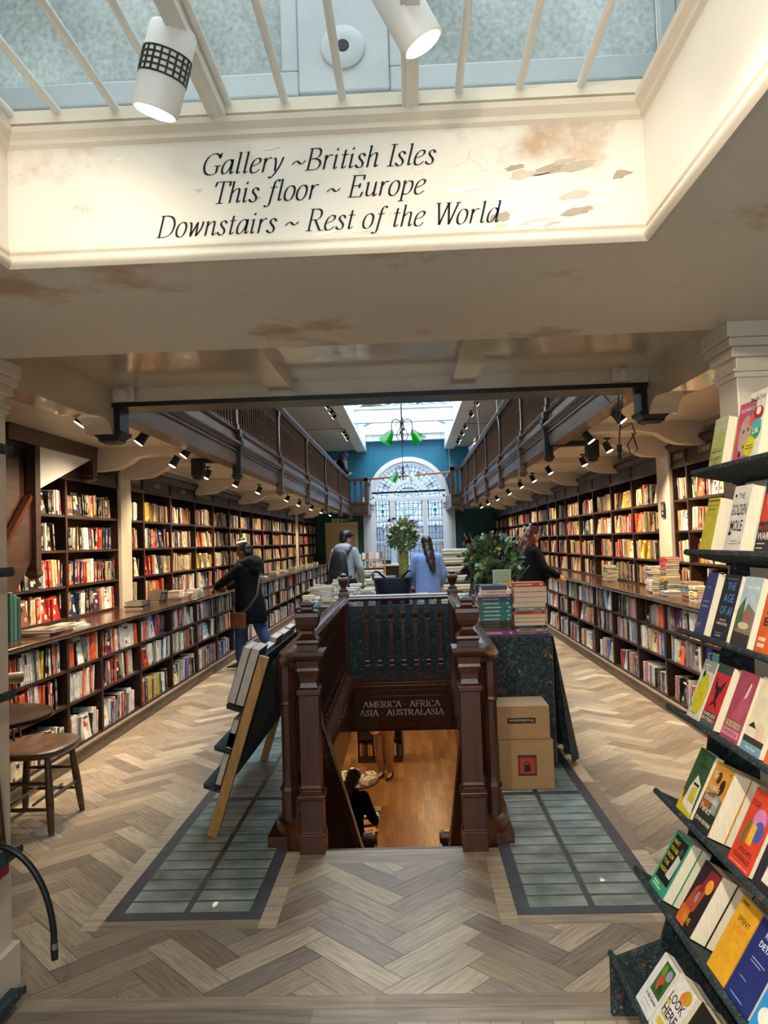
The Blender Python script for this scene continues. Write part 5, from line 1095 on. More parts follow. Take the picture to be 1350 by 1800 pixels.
def rack_copy(X, z, tl, y, w, h, t, col, items, depth, label, face=1):
    a = R(tl); n = Vector((-math.cos(a), 0, math.sin(a))); V = Vector((math.sin(a), 0, math.cos(a))); U = Vector((0, -1, 0))
    if face < 0: n = Vector((math.cos(a), 0, math.sin(a))); V = Vector((-math.sin(a), 0, math.cos(a))); U = Vector((0, 1, 0))
    O = Vector((X, y, z)) - n * depth
    root = thing('paperback', label, 'book', tuple(O), 0, 'paperbacks on the rack')
    c = hx(col)
    b = MB(); g = .0012
    def P(u, v, d): return U * u + V * v - n * d
    def slab(u0, u1, d0, d1, cc, v0=0, v1=None):
        v1 = h if v1 is None else v1
        vs = [P(u, v, d) for d in (d0, d1) for u, v in ((u0, v0), (u1, v0), (u1, v1), (u0, v1))]
        b.add(vs, [(0, 1, 2, 3), (7, 6, 5, 4), (0, 4, 5, 1), (1, 5, 6, 2), (2, 6, 7, 3), (3, 7, 4, 0)], cc)
    slab(0, w, 0, g, c); slab(0, w, t - g, t, c); slab(0, g, g, t - g, c)
    e = -.0002
    for q, it in enumerate(items):
        d = e - q * .00005
        if it[0] == 'r': b.add([P(it[1] * w, it[2] * h, d), P(it[3] * w, it[2] * h, d), P(it[3] * w, it[4] * h, d), P(it[1] * w, it[4] * h, d)], [(0, 1, 2, 3)], hx(it[5]))
        elif it[0] == 'c': b.add([P((it[1] + it[3] * math.cos(k * PI / 10)) * w, (it[2] + it[4] * math.sin(k * PI / 10)) * h, d) for k in range(20)], [tuple(range(20))], hx(it[5]))
        elif it[0] == 'p': b.add([P(u * w, v * h, d) for u, v in it[1]], [tuple(range(len(it[1])))], hx(it[2]))
        elif it[0] == 't': put_sans(b, it[1], P(it[2] * w, it[3] * h, d), U, V, it[4] * h, hx(it[5]), it[6] * w, 'c')
        elif it[0] == 's':
            qs, w_ = serif(it[1], 0, nib=.16); k = it[6] * w / w_
            for qd in qs: b.add([P(it[2] * w + x * k, it[3] * h + yy * it[4] * h, d) for x, yy in qd], [(0, 1, 2, 3)], hx(it[5]))
    b.build('cover', BOOK, root)
    b = MB(); m = .002
    vs = [P(u, v, d) for d in (g, t - g) for u, v in ((g, .0008), (w - m, .0008), (w - m, h - .0008), (g, h - .0008))]
    b.add(vs, [(0, 1, 2, 3), (7, 6, 5, 4), (0, 4, 5, 1), (1, 5, 6, 2), (2, 6, 7, 3), (3, 7, 4, 0)]); b.build('pages', PAGE, root)
    return root
for (ti, y, w, h, t, n, col, items, lab) in K:
    X, z, tl = TIER[ti]; a = R(tl)
    for k in range(n):
        l = lab if k == 0 else (('deepest copy of the ' if k == 2 else 'copy behind the ') + lab.split(' at the')[0].split(' on the')[0].split(' nearest')[0].split(' with ')[0] + ', %s rack shelf, %s title along' % (od(ti), od([q for q in K if q[0] == ti].index((ti, y, w, h, t, n, col, items, lab)))))
        rack_copy(X + .008 * math.cos(a), z + .001, tl, y, w, h, t, col, items if k == 0 else [], k * (t + .001), l)
# ---- the matching rack whose cloth shelf ends show in front of the left pillar
lk = thing('book_rack', 'cloth-shelved rack at the left edge, in front of the left pillar', 'rack', (-1.7, 2.2, 0))
LT = [(1.985, 10, -1.447), (1.54, 12, -1.447), (1.10, 16, -1.447), (.545, 22, -1.43), (.05, 28, -1.425)]
for z, tl, xe in LT:
    b = MB(); a = R(tl); X = -1.484; ca, sa = math.cos(a), math.sin(a)
    def Q(p, q): return (X - p * ca - q * sa, z - p * sa + q * ca)
    b.prism_y([(X, z - .02), (xe - .01, z - .022), (xe, z - .012), (xe, z + .004), (xe - .006, z + .012), (xe - .014, z + .002), (X, z)], 2.2, 2.76)
    b.build('shelf', FLORALS, lk, world=True, smooth=40)
b = MB(); b.box(-1.54, -1.523, 2.2, 2.62, 0, 2.1); b.build('back_panel', FLORALS, lk, world=True)
rack_copy(-1.47, .565, 5, 2.55, .17, .46, .012, '4a3426', [('p', [(.1, .1), (.9, .1), (.9, .9), (.1, .9)], '6e4c36'), ('c', .6, .6, .2, .2, 'a8764a'), ('r', .62, .1, .8, .7, '8a5a3c'), ('r', .2, .2, .3, .8, '2a1c18'), ('r', .1, 0, .9, .05, 'a89a86')], 0, 'tall brown art book leaning on the rack at the left edge', -1)
b = MB(); b.box(-1.521, -1.505, 2.62, 2.80, .44, .52); o = b.build('red_sign', mat('red_card', hx('9c2430'), rough=.5, var=.05)); tag(o, 'small red notice below the shelf end at the left edge', 'sign')
# bent black hose with a ferrule hanging behind that rack
t = thing('hose', 'bent black rubber hose with a metal ferrule hanging low at the left edge', 'hose', (-1.25, 2.62, .22))
b = MB(); pts = []
for k in range(13):
    a = PI / 2 * k / 12; pts.append((-1.46 + .205 * math.sin(a) , 2.62, .275 + .33 * math.cos(a)))
b.tube(pts, .011, 10); b.build('tube', mat('black_rubber', hx('141416'), rough=.4, var=.1), t, world=True, smooth=60)
b = MB(); b.tube([(-1.255, 2.62, .278), (-1.255, 2.62, .258)], .0135, 12); b.build('ferrule', mat('steel', hx('9a9894'), rough=.3, metal=.9, var=.05), t, world=True, smooth=40)
b = MB(); b.tube([(-1.255, 2.62, .258), (-1.254, 2.62, .222)], [.0135, .011], 12); b.build('rubber_tip', MATS['black_rubber'], t, world=True, smooth=40)
# ---------------------------------------------------------------- stacked books
SBK = 0
def flat_book(loc, w, d, h, rz, col, label, group, spine='y-', ink=None, txt=None):
    """book lying flat; w along local x, d along local y, spine on local -y side (faces the camera when rz = 0)"""
    t = MB(); c = hx(col); g = .0012
    t.box(0, w, 0, d, 0, g, c); t.box(0, w, 0, d, h - g, h, c); t.box(0, w, 0, g, g, h - g, c)
    X_ = Matrix.Rotation(rz, 4, 'Z')
    if ink:
        i_ = hx(ink)
        if txt: put_sans(t, txt, (w * .5, -.0004, h * .26), (1, 0, 0), (0, 0, 1), h * .5, i_, w * .62, 'c')
        else:
            t.quad((w * .12, -.0004, h * .35), (w * .62, -.0004, h * .35), (w * .62, -.0004, h * .65), (w * .12, -.0004, h * .65), i_)
            t.quad((w * .86, -.0004, h * .3), (w * .93, -.0004, h * .3), (w * .93, -.0004, h * .7), (w * .86, -.0004, h * .7), i_)
        t.quad((w * .2, d * .3, h + .0004), (w * .8, d * .3, h + .0004), (w * .8, d * .5, h + .0004), (w * .2, d * .5, h + .0004), i_)
    ox = (-w / 2, -d / 2)
    t.v = [tuple(X_ @ Vector((p[0] + ox[0], p[1] + ox[1], p[2]))) for p in t.v]
    o = t.build('stacked_book', BOOK); o.location = loc; tag(o, label, 'book', group)
    p = MB(); p.box(.003, w - .003, g, d - .003, g, h - g); p.v = [tuple(X_ @ Vector((q[0] + ox[0], q[1] + ox[1], q[2]))) for q in p.v]
    p.build('pages', PAGE, o)
    return o
def stack(x, y, z, spec, label, group, jit=.008):
    """spec: list bottom to top of (w, d, h, rz_deg, colour, ink, text, name)"""
    n = len(spec)
    for i, (w, d, h, rz, col, ink, txt, nm) in enumerate(spec):
        pos = 'at the bottom' if i == 0 else ('on top' if i == n - 1 else od(i) + ' up')
        flat_book((x + random.uniform(-jit, jit), y + random.uniform(-jit, jit), z), w, d, h, R(rz), col, '%s, %s %s' % (nm, pos, label), group, ink=ink, txt=txt)
        z += h + .0006
    return z
random.seed(5)
# ---- right display table beside the stair: draped with floral cloth
t = thing('display_table', 'display table draped in dark floral cloth beside the right of the stairwell', 'table', (.74, 6.6, 0))
b = MB(); b.box(.52, .955, 5.42, 7.9, .86, .90); b.build('table_top', PALE, t, world=True)
b = MB(); b.box(.525, .955, 5.40, 5.42, .02, .90); b.box(.51, .965, 5.40, 7.92, .90, .912); b.box(.505, .52, 5.41, 7.9, .05, .9); 
for k in range(9):   # right-hand drape flares out towards the floor in folds
    y0, y1 = 5.40 + k * .28, 5.40 + (k + 1) * .28; ym = (y0 + y1) / 2
    for ya, yb, ba, bb in ((y0, ym, 1.06, 1.14), (ym, y1, 1.14, 1.06)):
        b.quad((.965, ya, .91), (.965, yb, .91), (bb, yb, .03), (ba, ya, .03))
b.build('cloth', FLORAL, t, world=True)
for x in (.96,):
    b = MB(); b.box(x - .025, x + .005, 5.44, 5.47, 0, .86); b.build('leg', PALE, t, world=True)
for x, y in ((.56, 5.46), (.56, 7.86), (.93, 7.86)):
    b = MB(); b.box(x - .02, x + .02, y - .02, y + .02, 0, .86); b.build('leg', PALE, t, world=True)
G1 = 'book stacks on the draped table'
TE = ('2f7f7c', 'cfe2dc', None); BK = '2a211f'
stack(.585, 5.56, .913, [(.235, .15, .036, 0, 'a8438c', 'e8c9dd', None, 'magenta book')] + [(.22, .15, .021, -1 + k, BK, '8a5a44', None, 'black book') for k in range(3)] + [(.225, .15, .027, random.uniform(-2, 2), TE[0], TE[1], None, 'teal hardback') for _ in range(5)] +
      [(.245, .16, .034, 1, '33435c', '6f7f9a', None, 'slate blue hardback'), (.22, .15, .018, -1, 'd7a49c', 'b56a64', None, 'pale pink book'), (.22, .15, .026, 0, 'e9dfd8', 'c93a48', 'WOMEN MONEY POWER', 'white book with red lettering'), (.18, .12, .03, 1, '3a3c40', None, None, 'charcoal book')], 'of the left front stack on the draped table', G1)
stack(.825, 5.56, .913, [(.24, .155, .022, 0, '7a5a9c', 'c9a83c', None, 'purple book'), (.22, .15, .02, 0, 'c9b98f', '3a2f2a', None, 'tan book'), (.23, .15, .02, 0, '22242a', '5a7ab0', None, 'black book with blue lettering')] + [(.22, .15, .026, 180 + random.uniform(-2, 2), 'd8622c', None, None, 'orange book, pages outward') for _ in range(3)] + [(.235, .15, .025, 0, 'd8622c', '2a1a14', None, 'orange book with black lettering'), (.22, .15, .022, 0, '6f9aa0', 'cfe0dc', None, 'grey blue book')] +
      [(.235, .155, .036, 180 + random.uniform(-2, 2), 'c9502f', None, None, 'red book, pages outward') for _ in range(4)] + [(.235, .155, .028, 0, 'd0562c', 'f0d9c4', None, 'red orange book')], 'of the right front stack on the draped table', G1)
stack(.84, 5.86, .913, [(.24, .16, .075, 0, '2a5a50', None, None, 'dark green boxed book'), (.24, .16, .06, 0, '2f6a5c', None, None, 'green book'), (.24, .16, .10, 0, '2c6658', None, None, 'bottle green book'), (.25, .16, .05, 0, '2f6f60', None, None, 'sea green book'), (.25, .16, .045, 0, '2d6a5e', 'dfe6da', 'The Earth Transformed', 'green titled hardback')], 'of the rear stack on the draped table', G1)
stack(.60, 6.2, .913, [(.22, .15, .04, 3, 'e8e2d6', None, None, 'white book'), (.22, .15, .04, 0, 'dcd6ca', '8a8a8a', None, 'off white book'), (.22, .15, .05, -2, 'e6e0d8', 'b8485a', None, 'white and red book'), (.22, .15, .05, 0, 'e0dcd6', None, None, 'pale book'), (.23, .15, .03, 0, 'b84a52', None, None, 'red book'), (.24, .15, .025, 0, '3f7a5c', None, None, 'green book'), (.20, .14, .04, 0, '22262c', 'c9c9c4', None, 'black hardback'), (.20, .14, .04, 0, '20242a', 'd0d0ca', None, 'black hardback with pale lettering')], 'of the far left stack on the draped table', G1)
stack(.80, 6.9, .913, [(.2, .14, .05, 4, 'e4dccb', None, None, 'cream book'), (.2, .14, .06, 0, 'd9cdb4', None, None, 'buff book'), (.2, .14, .05, -3, 'e8e4da', None, None, 'white book'), (.2, .14, .04, 0, 'd6d9c9', None, None, 'pale green book'), (.18, .13, .03, 0, 'e0ddcf', None, None, 'ivory book')], 'of the stack under the upright card on the draped table', G1)
t = thing('picture_card', 'small upright card with a pale meadow picture on the draped table', 'card', (.80, 6.9, 1.147))
b = MB(); b.box(.72, .88, 6.895, 6.905, 1.147, 1.32, hx('d8d3bd')); b.quad((.73, 6.894, 1.20), (.87, 6.894, 1.20), (.87, 6.894, 1.31), (.73, 6.894, 1.31), hx('a9b89a')); b.quad((.81, 6.8935, 1.20), (.87, 6.8935, 1.20), (.87, 6.8935, 1.23), (.81, 6.8935, 1.23), hx('b8aa2c')); b.quad((.73, 6.8935, 1.20), (.81, 6.8935, 1.20), (.81, 6.8935, 1.22), (.73, 6.8935, 1.22), hx('8fb0b4')); b.build('card', BOOK, t, world=True)
# ---- cardboard boxes in front of it
def carton(loc, w, d, h, label):
    t = thing('cardboard_box', label, 'box', loc)
    b = MB(); b.box(0, w, 0, d, 0, h); b.build('body', CARD, t, bevel=.004)
    b = MB(); b.box(0, w, 0, d / 2 - .002, h, h + .004); b.build('flap', CARD, t); b = MB(); b.box(0, w, d / 2 + .002, d, h, h + .004); b.build('flap', CARD, t)
    b = MB(); b.box(0, w, d / 2 - .03, d / 2 + .03, h + .004, h + .005); b.build('tape', mat('parcel_tape', hx('b7a98e'), rough=.25, var=.2, scale=40), t)
    return t
t = carton((.515, 4.96, .004), .345, .32, .30, 'cardboard carton with a red square bag label, lower of the two')
b = MB(); b.quad((.118, -.0008, .085), (.235, -.0008, .085), (.235, -.0008, .215), (.118, -.0008, .215), hx('4a1f18')); b.quad((.126, -.0012, .098), (.227, -.0012, .098), (.227, -.0012, .198), (.126, -.0012, .198), hx('b0432c'))
b.add([(.155, -.0016, .112), (.198, -.0016, .112), (.193, -.0016, .155), (.16, -.0016, .155)], [(0, 1, 2, 3)], hx('1d1512'))
for k in range(8):
    a0, a1 = PI * k / 8, PI * (k + 1) / 8; c_ = (.1765, .153)
    b.add([(c_[0] + r_ * math.cos(a), -.0016, c_[1] + r_ * 1.5 * math.sin(a)) for r_, a in ((.012, a0), (.012, a1), (.0165, a1), (.0165, a0))], [(0, 1, 2, 3)], hx('1d1512'))
b.quad((.126, -.0015, .200), (.227, -.0015, .200), (.227, -.0015, .211), (.126, -.0015, .211), hx('6a2c20'))
b.build('bag_label', BOOK, t)
t = carton((.505, 5.0, .309), .345, .30, .205, 'cardboard carton with an upside-down black name label, upper of the two')
b = MB(); b.quad((.075, -.0008, .10), (.255, -.0008, .10), (.255, -.0008, .135), (.075, -.0008, .135), hx('191512')); put_sans(b, 'Woodmansterne', (.245, -.0012, .127), (-1, 0, 0), (0, 0, -1), .019, hx('c2a47c'), .16); b.build('name_label', BOOK, t)
# ---- leaning book ladder left of the stair
t = thing('leaning_display', 'pale wooden display ladder leaning on the left stair balustrade', 'display stand', (-1.12, 5.0, 0))
FT, TP = (-1.15, 0.0), (-.835, .985)
def LP(f, off=0):  # point along the leg, off towards the aisle
    x = FT[0] + (TP[0] - FT[0]) * f; z = FT[1] + (TP[1] - FT[1]) * f; L_ = math.hypot(TP[0] - FT[0], TP[1] - FT[1]); nx, nz = -(TP[1] - FT[1]) / L_, (TP[0] - FT[0]) / L_
    return x + nx * off, z + nz * off
for y in (4.28, 5.76):
    b = MB(); p, q = LP(0.0), LP(1.0); b.bar((p[0], y, p[1] + .006), (q[0], y, q[1]), .035, .055, up=(-1, 0, .3)); b.build('leg', PALE, t, world=True, bevel=.003)
for i, f in enumerate((.25, .46, .69)):
    p = LP(f, .03); q = LP(f, .125)
    b = MB(); b.add([(p[0], 4.26, p[1] - .012), (q[0], 4.26, q[1] - .012), (q[0], 4.26, q[1] + .012), (p[0], 4.26, p[1] + .006), (p[0], 5.79, p[1] - .012), (q[0], 5.79, q[1] - .012), (q[0], 5.79, q[1] + .012), (p[0], 5.79, p[1] + .006)], [(0, 1, 2, 3), (7, 6, 5, 4), (0, 4, 5, 1), (1, 5, 6, 2), (2, 6, 7, 3), (3, 7, 4, 0)])
    b.build('ledge', FLORALS, t, world=True)
b = MB(); p0, p1 = LP(.22, .028), LP(.97, .028); p2, p3 = LP(.97, .02), LP(.22, .02)
b.prism_y([p0, p1, p2, p3], 4.30, 5.75); b.build('backboard', FLORAL, t, world=True)
b = MB(); p0, p1 = LP(.36, -.04), LP(.95, -.20)
b.add([(LP(.34, -.03)[0], 4.33, LP(.34, -.03)[1]), (LP(.34, -.03)[0], 5.74, LP(.34, -.03)[1]), (-.80, 5.74, .70), (-.80, 4.33, .70), (-.80, 4.33, .95), (-.80, 5.74, .95), (LP(.9, -.03)[0], 5.74, LP(.9, -.03)[1]), (LP(.9, -.03)[0], 4.33, LP(.9, -.03)[1])], [(0, 1, 2, 3), (2, 3, 4, 5), (0, 3, 4, 7), (1, 6, 5, 2)]); b.build('back_cloth', mat('black_cloth', hx('0f0f10'), rough=.9, var=.2), t, world=True)
def lean_book(f, y, w, h, th, col, off, label, pagecol=False):
    o0 = LP(f, .034 + off); L_ = math.hypot(TP[0] - FT[0], TP[1] - FT[1]); ux, uz = (TP[0] - FT[0]) / L_, (TP[1] - FT[1]) / L_; nx, nz = -uz, ux
    tt = thing('art_book', label, 'book', (o0[0], y, o0[1] + .013), 0, 'art books on the leaning ladder')
    def P(u, v, d): return (ux * v + nx * d, u, uz * v + nz * d)
    b = MB(); c = hx(col); g = .003
    def sl(u0, u1, d0, d1, v0, v1, cc, B): 
        vs = [P(u, v, d) for d in (d0, d1) for u, v in ((u0, v0), (u1, v0), (u1, v1), (u0, v1))]
        B.add(vs, [(0, 1, 2, 3), (7, 6, 5, 4), (0, 4, 5, 1), (1, 5, 6, 2), (2, 6, 7, 3), (3, 7, 4, 0)], cc)
    sl(0, w, 0, g, 0, h, c, b); sl(0, w, th - g, th, 0, h, c, b); sl(w - g, w, g, th - g, 0, h, c, b)
    b.quad(P(w * .15, h * .5, th + .0005), P(w * .85, h * .5, th + .0005), P(w * .85, h * .9, th + .0005), P(w * .15, h * .9, th + .0005), hx('c9bda6'))
    b.build('cover', BOOK, tt)
    b = MB(); sl(.002, w - g, g, th - g, .002, h - .002, None, b); b.build('pages', mat('book_block', hx('cfc8bc'), rough=.8, var=.12, scale=30), tt)
random.seed(9)
for f, hh, nmf in ((.25, .30, 'lowest'), (.46, .16, 'middle'), (.69, .33, 'top')):
    y = 4.30
    for k in range(5):
        hgt = hh * random.uniform(.9, 1.0) if k else hh; th = (.05 if k == 0 and f > .6 else .035) if k == 0 else random.uniform(.02, .05)
        lean_book(f, y, .25, hgt, th, random.choice(['3a2a26', '8a4a30', '2f3a4a', 'cfc3ae', '7a2f30', 'd8d4cc']) if k else '5a2f26', 0, '%s art book, %s from the camera end of the %s ladder ledge' % ('thick' if th > .04 else 'large', od(k), nmf))
        if k == 0 and f > .6: lean_book(f, y, .25, hgt * .98, .045, '4a3a34', .052, 'thick art book leaning in front on the top ladder ledge, closest to the newel')
        y += .28
# ---- elm chair and round table at the left
ch = thing('elm_chair', 'worn elm chair with saddle seat beside the left pillar', 'chair', (-2.28, 4.55, 0))
b = MB(); n = 28; top = []; bot = []
for k in range(n):
    a = 2 * PI * k / n; ca, sa = math.cos(a), math.sin(a)
    top.append((-2.27 + .225 * math.copysign(abs(ca) ** .7, ca), 4.55 + .245 * math.copysign(abs(sa) ** .7, sa)))
def ringz(s_, z, dz=0): return [(-2.27 + (x + 2.27) * s_, 4.55 + (y - 4.55) * s_, z + dz * (.5 + .5 * math.cos(2 * math.atan2(y - 4.55, x + 2.27)))) for x, y in top]
vs = ringz(.93, .425) + ringz(1.0, .445) + ringz(1.0, .462) + ringz(.95, .472) + ringz(.6, .458, .006) + ringz(.2, .452, .008)
b.add(vs, [(j * n + i, j * n + (i + 1) % n, (j + 1) * n + (i + 1) % n, (j + 1) * n + i) for j in range(5) for i in range(n)] + [tuple(range(n - 1, -1, -1)), tuple(5 * n + i for i in range(n))])
b.build('seat', CHAIRW, ch, world=True, smooth=50)
LG = [((-2.13, 4.40, .43), (-2.09, 4.35, 0)), ((-2.13, 4.70, .43), (-2.09, 4.76, 0)), ((-2.40, 4.40, .43), (-2.45, 4.35, 0)), ((-2.40, 4.70, .43), (-2.45, 4.76, 0))]
for p, q in LG:
    b = MB(); P_ = Vector(p); Q_ = Vector(q); b.tube([P_, P_.lerp(Q_, .3), P_.lerp(Q_, .55), P_.lerp(Q_, .9), Q_], [.016, .021, .023, .019, .016], 12); b.build('leg', CHAIRW, ch, world=True, smooth=60)
def lg(i, f): return Vector(LG[i][0]).lerp(Vector(LG[i][1]), f)
for i, j, f in ((0, 1, .55), (2, 3, .55), (0, 2, .35), (0, 2, .68), (1, 3, .35), (1, 3, .66)):
    b = MB(); p, q = lg(i, f), lg(j, f); b.tube([p, p.lerp(q, .5), q], [.009, .013, .009], 8); b.build('stretcher', CHAIRW, ch, world=True, smooth=60)
for f in (.3, .7):
    b = MB(); p = lg(0, .62).lerp(lg(2, .62), f); q = lg(1, .6).lerp(lg(3, .6), f); b.tube([p, q], .008, 8); b.build('stretcher', CHAIRW, ch, world=True, smooth=60)
for y in (4.40, 4.48, 4.55, 4.62, 4.70):
    b = MB(); b.tube([(-2.44, y, .46), (-2.50, y, .84)], [.009, .007], 8); b.build('spindle', CHAIRW, ch, world=True, smooth=60)
b = MB(); b.tube([(-2.45, 4.36, .83), (-2.51, 4.55, .85), (-2.45, 4.74, .83)], .02, 8, flat=1.7); b.build('top_rail', CHAIRW, ch, world=True, smooth=60)
rt = thing('round_table', 'small round mahogany pedestal table just in front of the elm chair', 'table', (-2.2, 3.88, 0))
b = MB(); b.lathe([(.752, .30), (.758, .325), (.764, .325), (.766, .318), (.772, .323), (.778, .321), (.780, .31)], (-2.2, 3.88), seg=36); b.build('table_top', WOOD, rt, world=True, smooth=40)
b = MB(); b.lathe([(0, .07), (.015, .07), (.03, .05), (.06, .03), (.3, .028), (.5, .02), (.72, .03), (.752, .06)], (-2.2, 3.88), seg=16); b.build('pedestal', WOOD, rt, world=True, smooth=40)
# ---- books and stacks on the two counters
G2 = 'books lying on the left counter'
CT = 1.0068
def lstack(px_y, x, cols, label, w=.15, d=.21, h=.028, rz=90, g=G2):
    z = CT
    for k, c in enumerate(cols):
        flat_book((x + random.uniform(-.01, .01), px_y + random.uniform(-.01, .01), z), d, w, h, R(rz + random.uniform(-6, 6)), c, '%s, %s' % (label, ('alone' if len(cols) == 1 else 'at the bottom' if k == 0 else 'on top' if k == len(cols) - 1 else od(k) + ' up')), g, ink='8a8a86' if c in ('22242a', '2a3040') else '3a3a3a')
        z += h + .0006
lstack(5.55, -2.68, ['5a463c', '8a8078'], 'large art book on the left counter near the pillar', .24, .3, .022)
lstack(6.0, -2.72, ['c9d2c8', '9fb0a4'], 'pale green book in the low pile on the left counter', .2, .26, .014)
lstack(7.75, -2.80, ['22242a', '2a3040', '22242a', '2a3040'], 'black book in the pile before the white pilaster', .18, .26, .018)
lstack(8.55, -2.86, ['22242a'] * 5, 'black paperback in the tall pile left of the woman', .14, .21, .026)
lstack(8.85, -2.75, ['e8e4dc', 'dedad2', 'e8e4dc', 'd8d4cc'], 'white paperback in the pile left of the woman', .14, .20, .026)
lstack(9.25, -2.76, ['c9b9a8', 'b84a44', 'd8d2c6'], 'pale book in the short pile left of the woman', .15, .21, .02)
lstack(9.55, -2.72, ['c9d0d4', 'a8b4b8', 'dcdcd6', 'c4ccd0'], 'grey white book in the pile beside her hand', .15, .21, .02)
lstack(14.0, -2.74, ['5a6a74', 'c9cfd0'], 'book in the low pile behind the woman', .18, .25, .018)
for k, (y, c) in enumerate(((15.2, 'd8d2c8'), (16.4, '7a8a94'), (17.6, 'e0dcd2'), (18.6, 'e4ded2'), (19.4, 'c9b8a8'), (20.6, 'e2dcd0'), (21.8, 'd0ccc4'))): lstack(y, -2.74, [c, 'e4e0d8', c], 'pale book in the %s distant pile along the left counter' % od(k), .16, .22, .025)
for k in range(3):   # slim upright row at the near end of the left counter
    b = MB(); b.box(-2.86, -2.72, 5.12 + k * .05, 5.16 + k * .05, CT, CT + .33 - .02 * k, hx(('2f5450', '3a5a5c', '24403e')[k])); b.box(-2.858, -2.722, 5.123 + k * .05, 5.157 + k * .05, CT + .32 - .02 * k, CT + .3305 - .02 * k, PG)
    tag(b.build('upright_book', BOOK, origin=(-2.79, 5.14 + k * .05, CT)), 'tall dark teal book upright on the left counter, %s from the pillar' % od(k), 'book', 'tall teal books')
G3 = 'books stacked on the right counter'
def rstack(y, x, spec, label, rz=90):
    z = CT
    for k, (c, w, d, h) in enumerate(spec):
        flat_book((x + random.uniform(-.008, .008), y + random.uniform(-.008, .008), z), w, d, h, R(rz + 180 + random.uniform(-5, 5)), c, '%s, %s' % (label, 'at the bottom' if k == 0 else 'on top' if k == len(spec) - 1 else od(k) + ' up'), G3, ink='d8c9a0' if c in ('1d1b1c', '2a4a6a', '2f7072', '8a2f30') else '4a3a34')
        z += h + .0006
rs = [('1d1b1c', .21, .14, .022)] * 6 + [('8a2f30', .2, .14, .022)] * 0 + [('d3b23a', .20, .13, .026)] * 2 + [('2f7072', .20, .13, .02)] * 2 + [('b04a54', .2, .13, .024)] * 3 + [('b8323a', .19, .13, .018)] * 3
rstack(7.55, 2.50, rs, 'book in the tall red and yellow stack on the right counter')
rstack(7.80, 2.44, [('e0dcd4', .2, .14, .02)] * 8 + [('c9c4bc', .2, .14, .024)] * 4, 'white book in the column behind the tall red stack')
rstack(7.28, 2.42, [('c9cdd2', .2, .14, .012)] * 4, 'thin pale book in the low pile on the right counter')
rstack(6.98, 2.50, [('9a6a52', .21, .14, .028)] * 2 + [('2a4a6a', .2, .14, .02), ('2f7072', .2, .14, .02), ('3f7f9a', .2, .14, .016), ('a87a5c', .2, .14, .034)], 'book in the brown and blue pile on the right counter')
rstack(6.68, 2.46, [('c9c2b4', .18, .12, .036), ('d8c86a', .18, .12, .022), ('e0d8b0', .18, .12, .022), ('d8c86a', .18, .12, .022), ('e6e0cc', .18, .12, .022)], 'small cream book in the pile nearest the paperback rack')
rstack(9.9, 2.52, [('4a5a8a', .21, .15, .02), ('c9a83c', .2, .14, .016), ('5a6a6a', .2, .14, .024), ('8a8474', .2, .14, .026), ('9a9484', .2, .14, .026), ('7a7868', .2, .14, .03), ('8f8a78', .19, .13, .03), ('a8a290', .19, .13, .028)], 'grey green book in the leaning pile down the right counter')
# ---- central display table beyond the stair
t = thing('display_table', 'long display table beyond the far end of the stairwell, draped in dark floral cloth', 'table', (-.35, 9.9, 0))
b = MB(); b.box(-1.35, .62, 8.92, 10.9, .80, .86); b.build('table_top', PALE, t, world=True)
b = MB(); b.box(-1.36, .63, 8.90, 8.915, .02, .862); b.box(-1.37, -1.355, 8.9, 10.92, .02, .862); b.box(.625, .64, 8.9, 10.92, .02, .862); b.box(-1.36, .63, 8.9, 10.92, .86, .866); b.build('cloth', FLORAL, t, world=True)
for x in (-1.3, .58):
    for y in (8.98, 10.85): b = MB(); b.box(x - .03, x + .03, y - .03, y + .03, 0, .8); b.build('leg', PALE, t, world=True)
G4 = 'books piled on the central table'
random.seed(21); pc = ['e6e2d8', 'dcd8d0', 'c9d2d8', 'd8c9b4', 'e8dfc8', 'c4a8a0', 'e6e4e0', 'b9c4cc', 'd9d0a8']; q = 0
for iy, y in enumerate((9.05, 9.35, 9.7, 10.1, 10.55)):
    for ix, x in enumerate((-1.22, -1.0, -.78, -.56, .12, .34, .52)):
        if iy == 0 and -.6 < x < .2: continue
        if iy > 1 and x > .0: continue
        z = .867; n = random.choice([3, 5, 6, 8]) if x < -.5 else random.choice([2, 3, 4])
        if iy > 3 and n < 6: n = 6
        for k in range(n):
            h = random.uniform(.018, .034)
            flat_book((x + random.uniform(-.012, .012), y + random.uniform(-.02, .02), z), .17, .13, h, R(random.choice([90, 90, 0]) + random.uniform(-5, 5)) , random.choice(pc), 'pale book, %s up in the %s pile of the %s row on the central table' % (od(k), od(ix), od(iy)), G4, ink='9a8f86' if random.random() < .4 else None)
            z += h + .0006
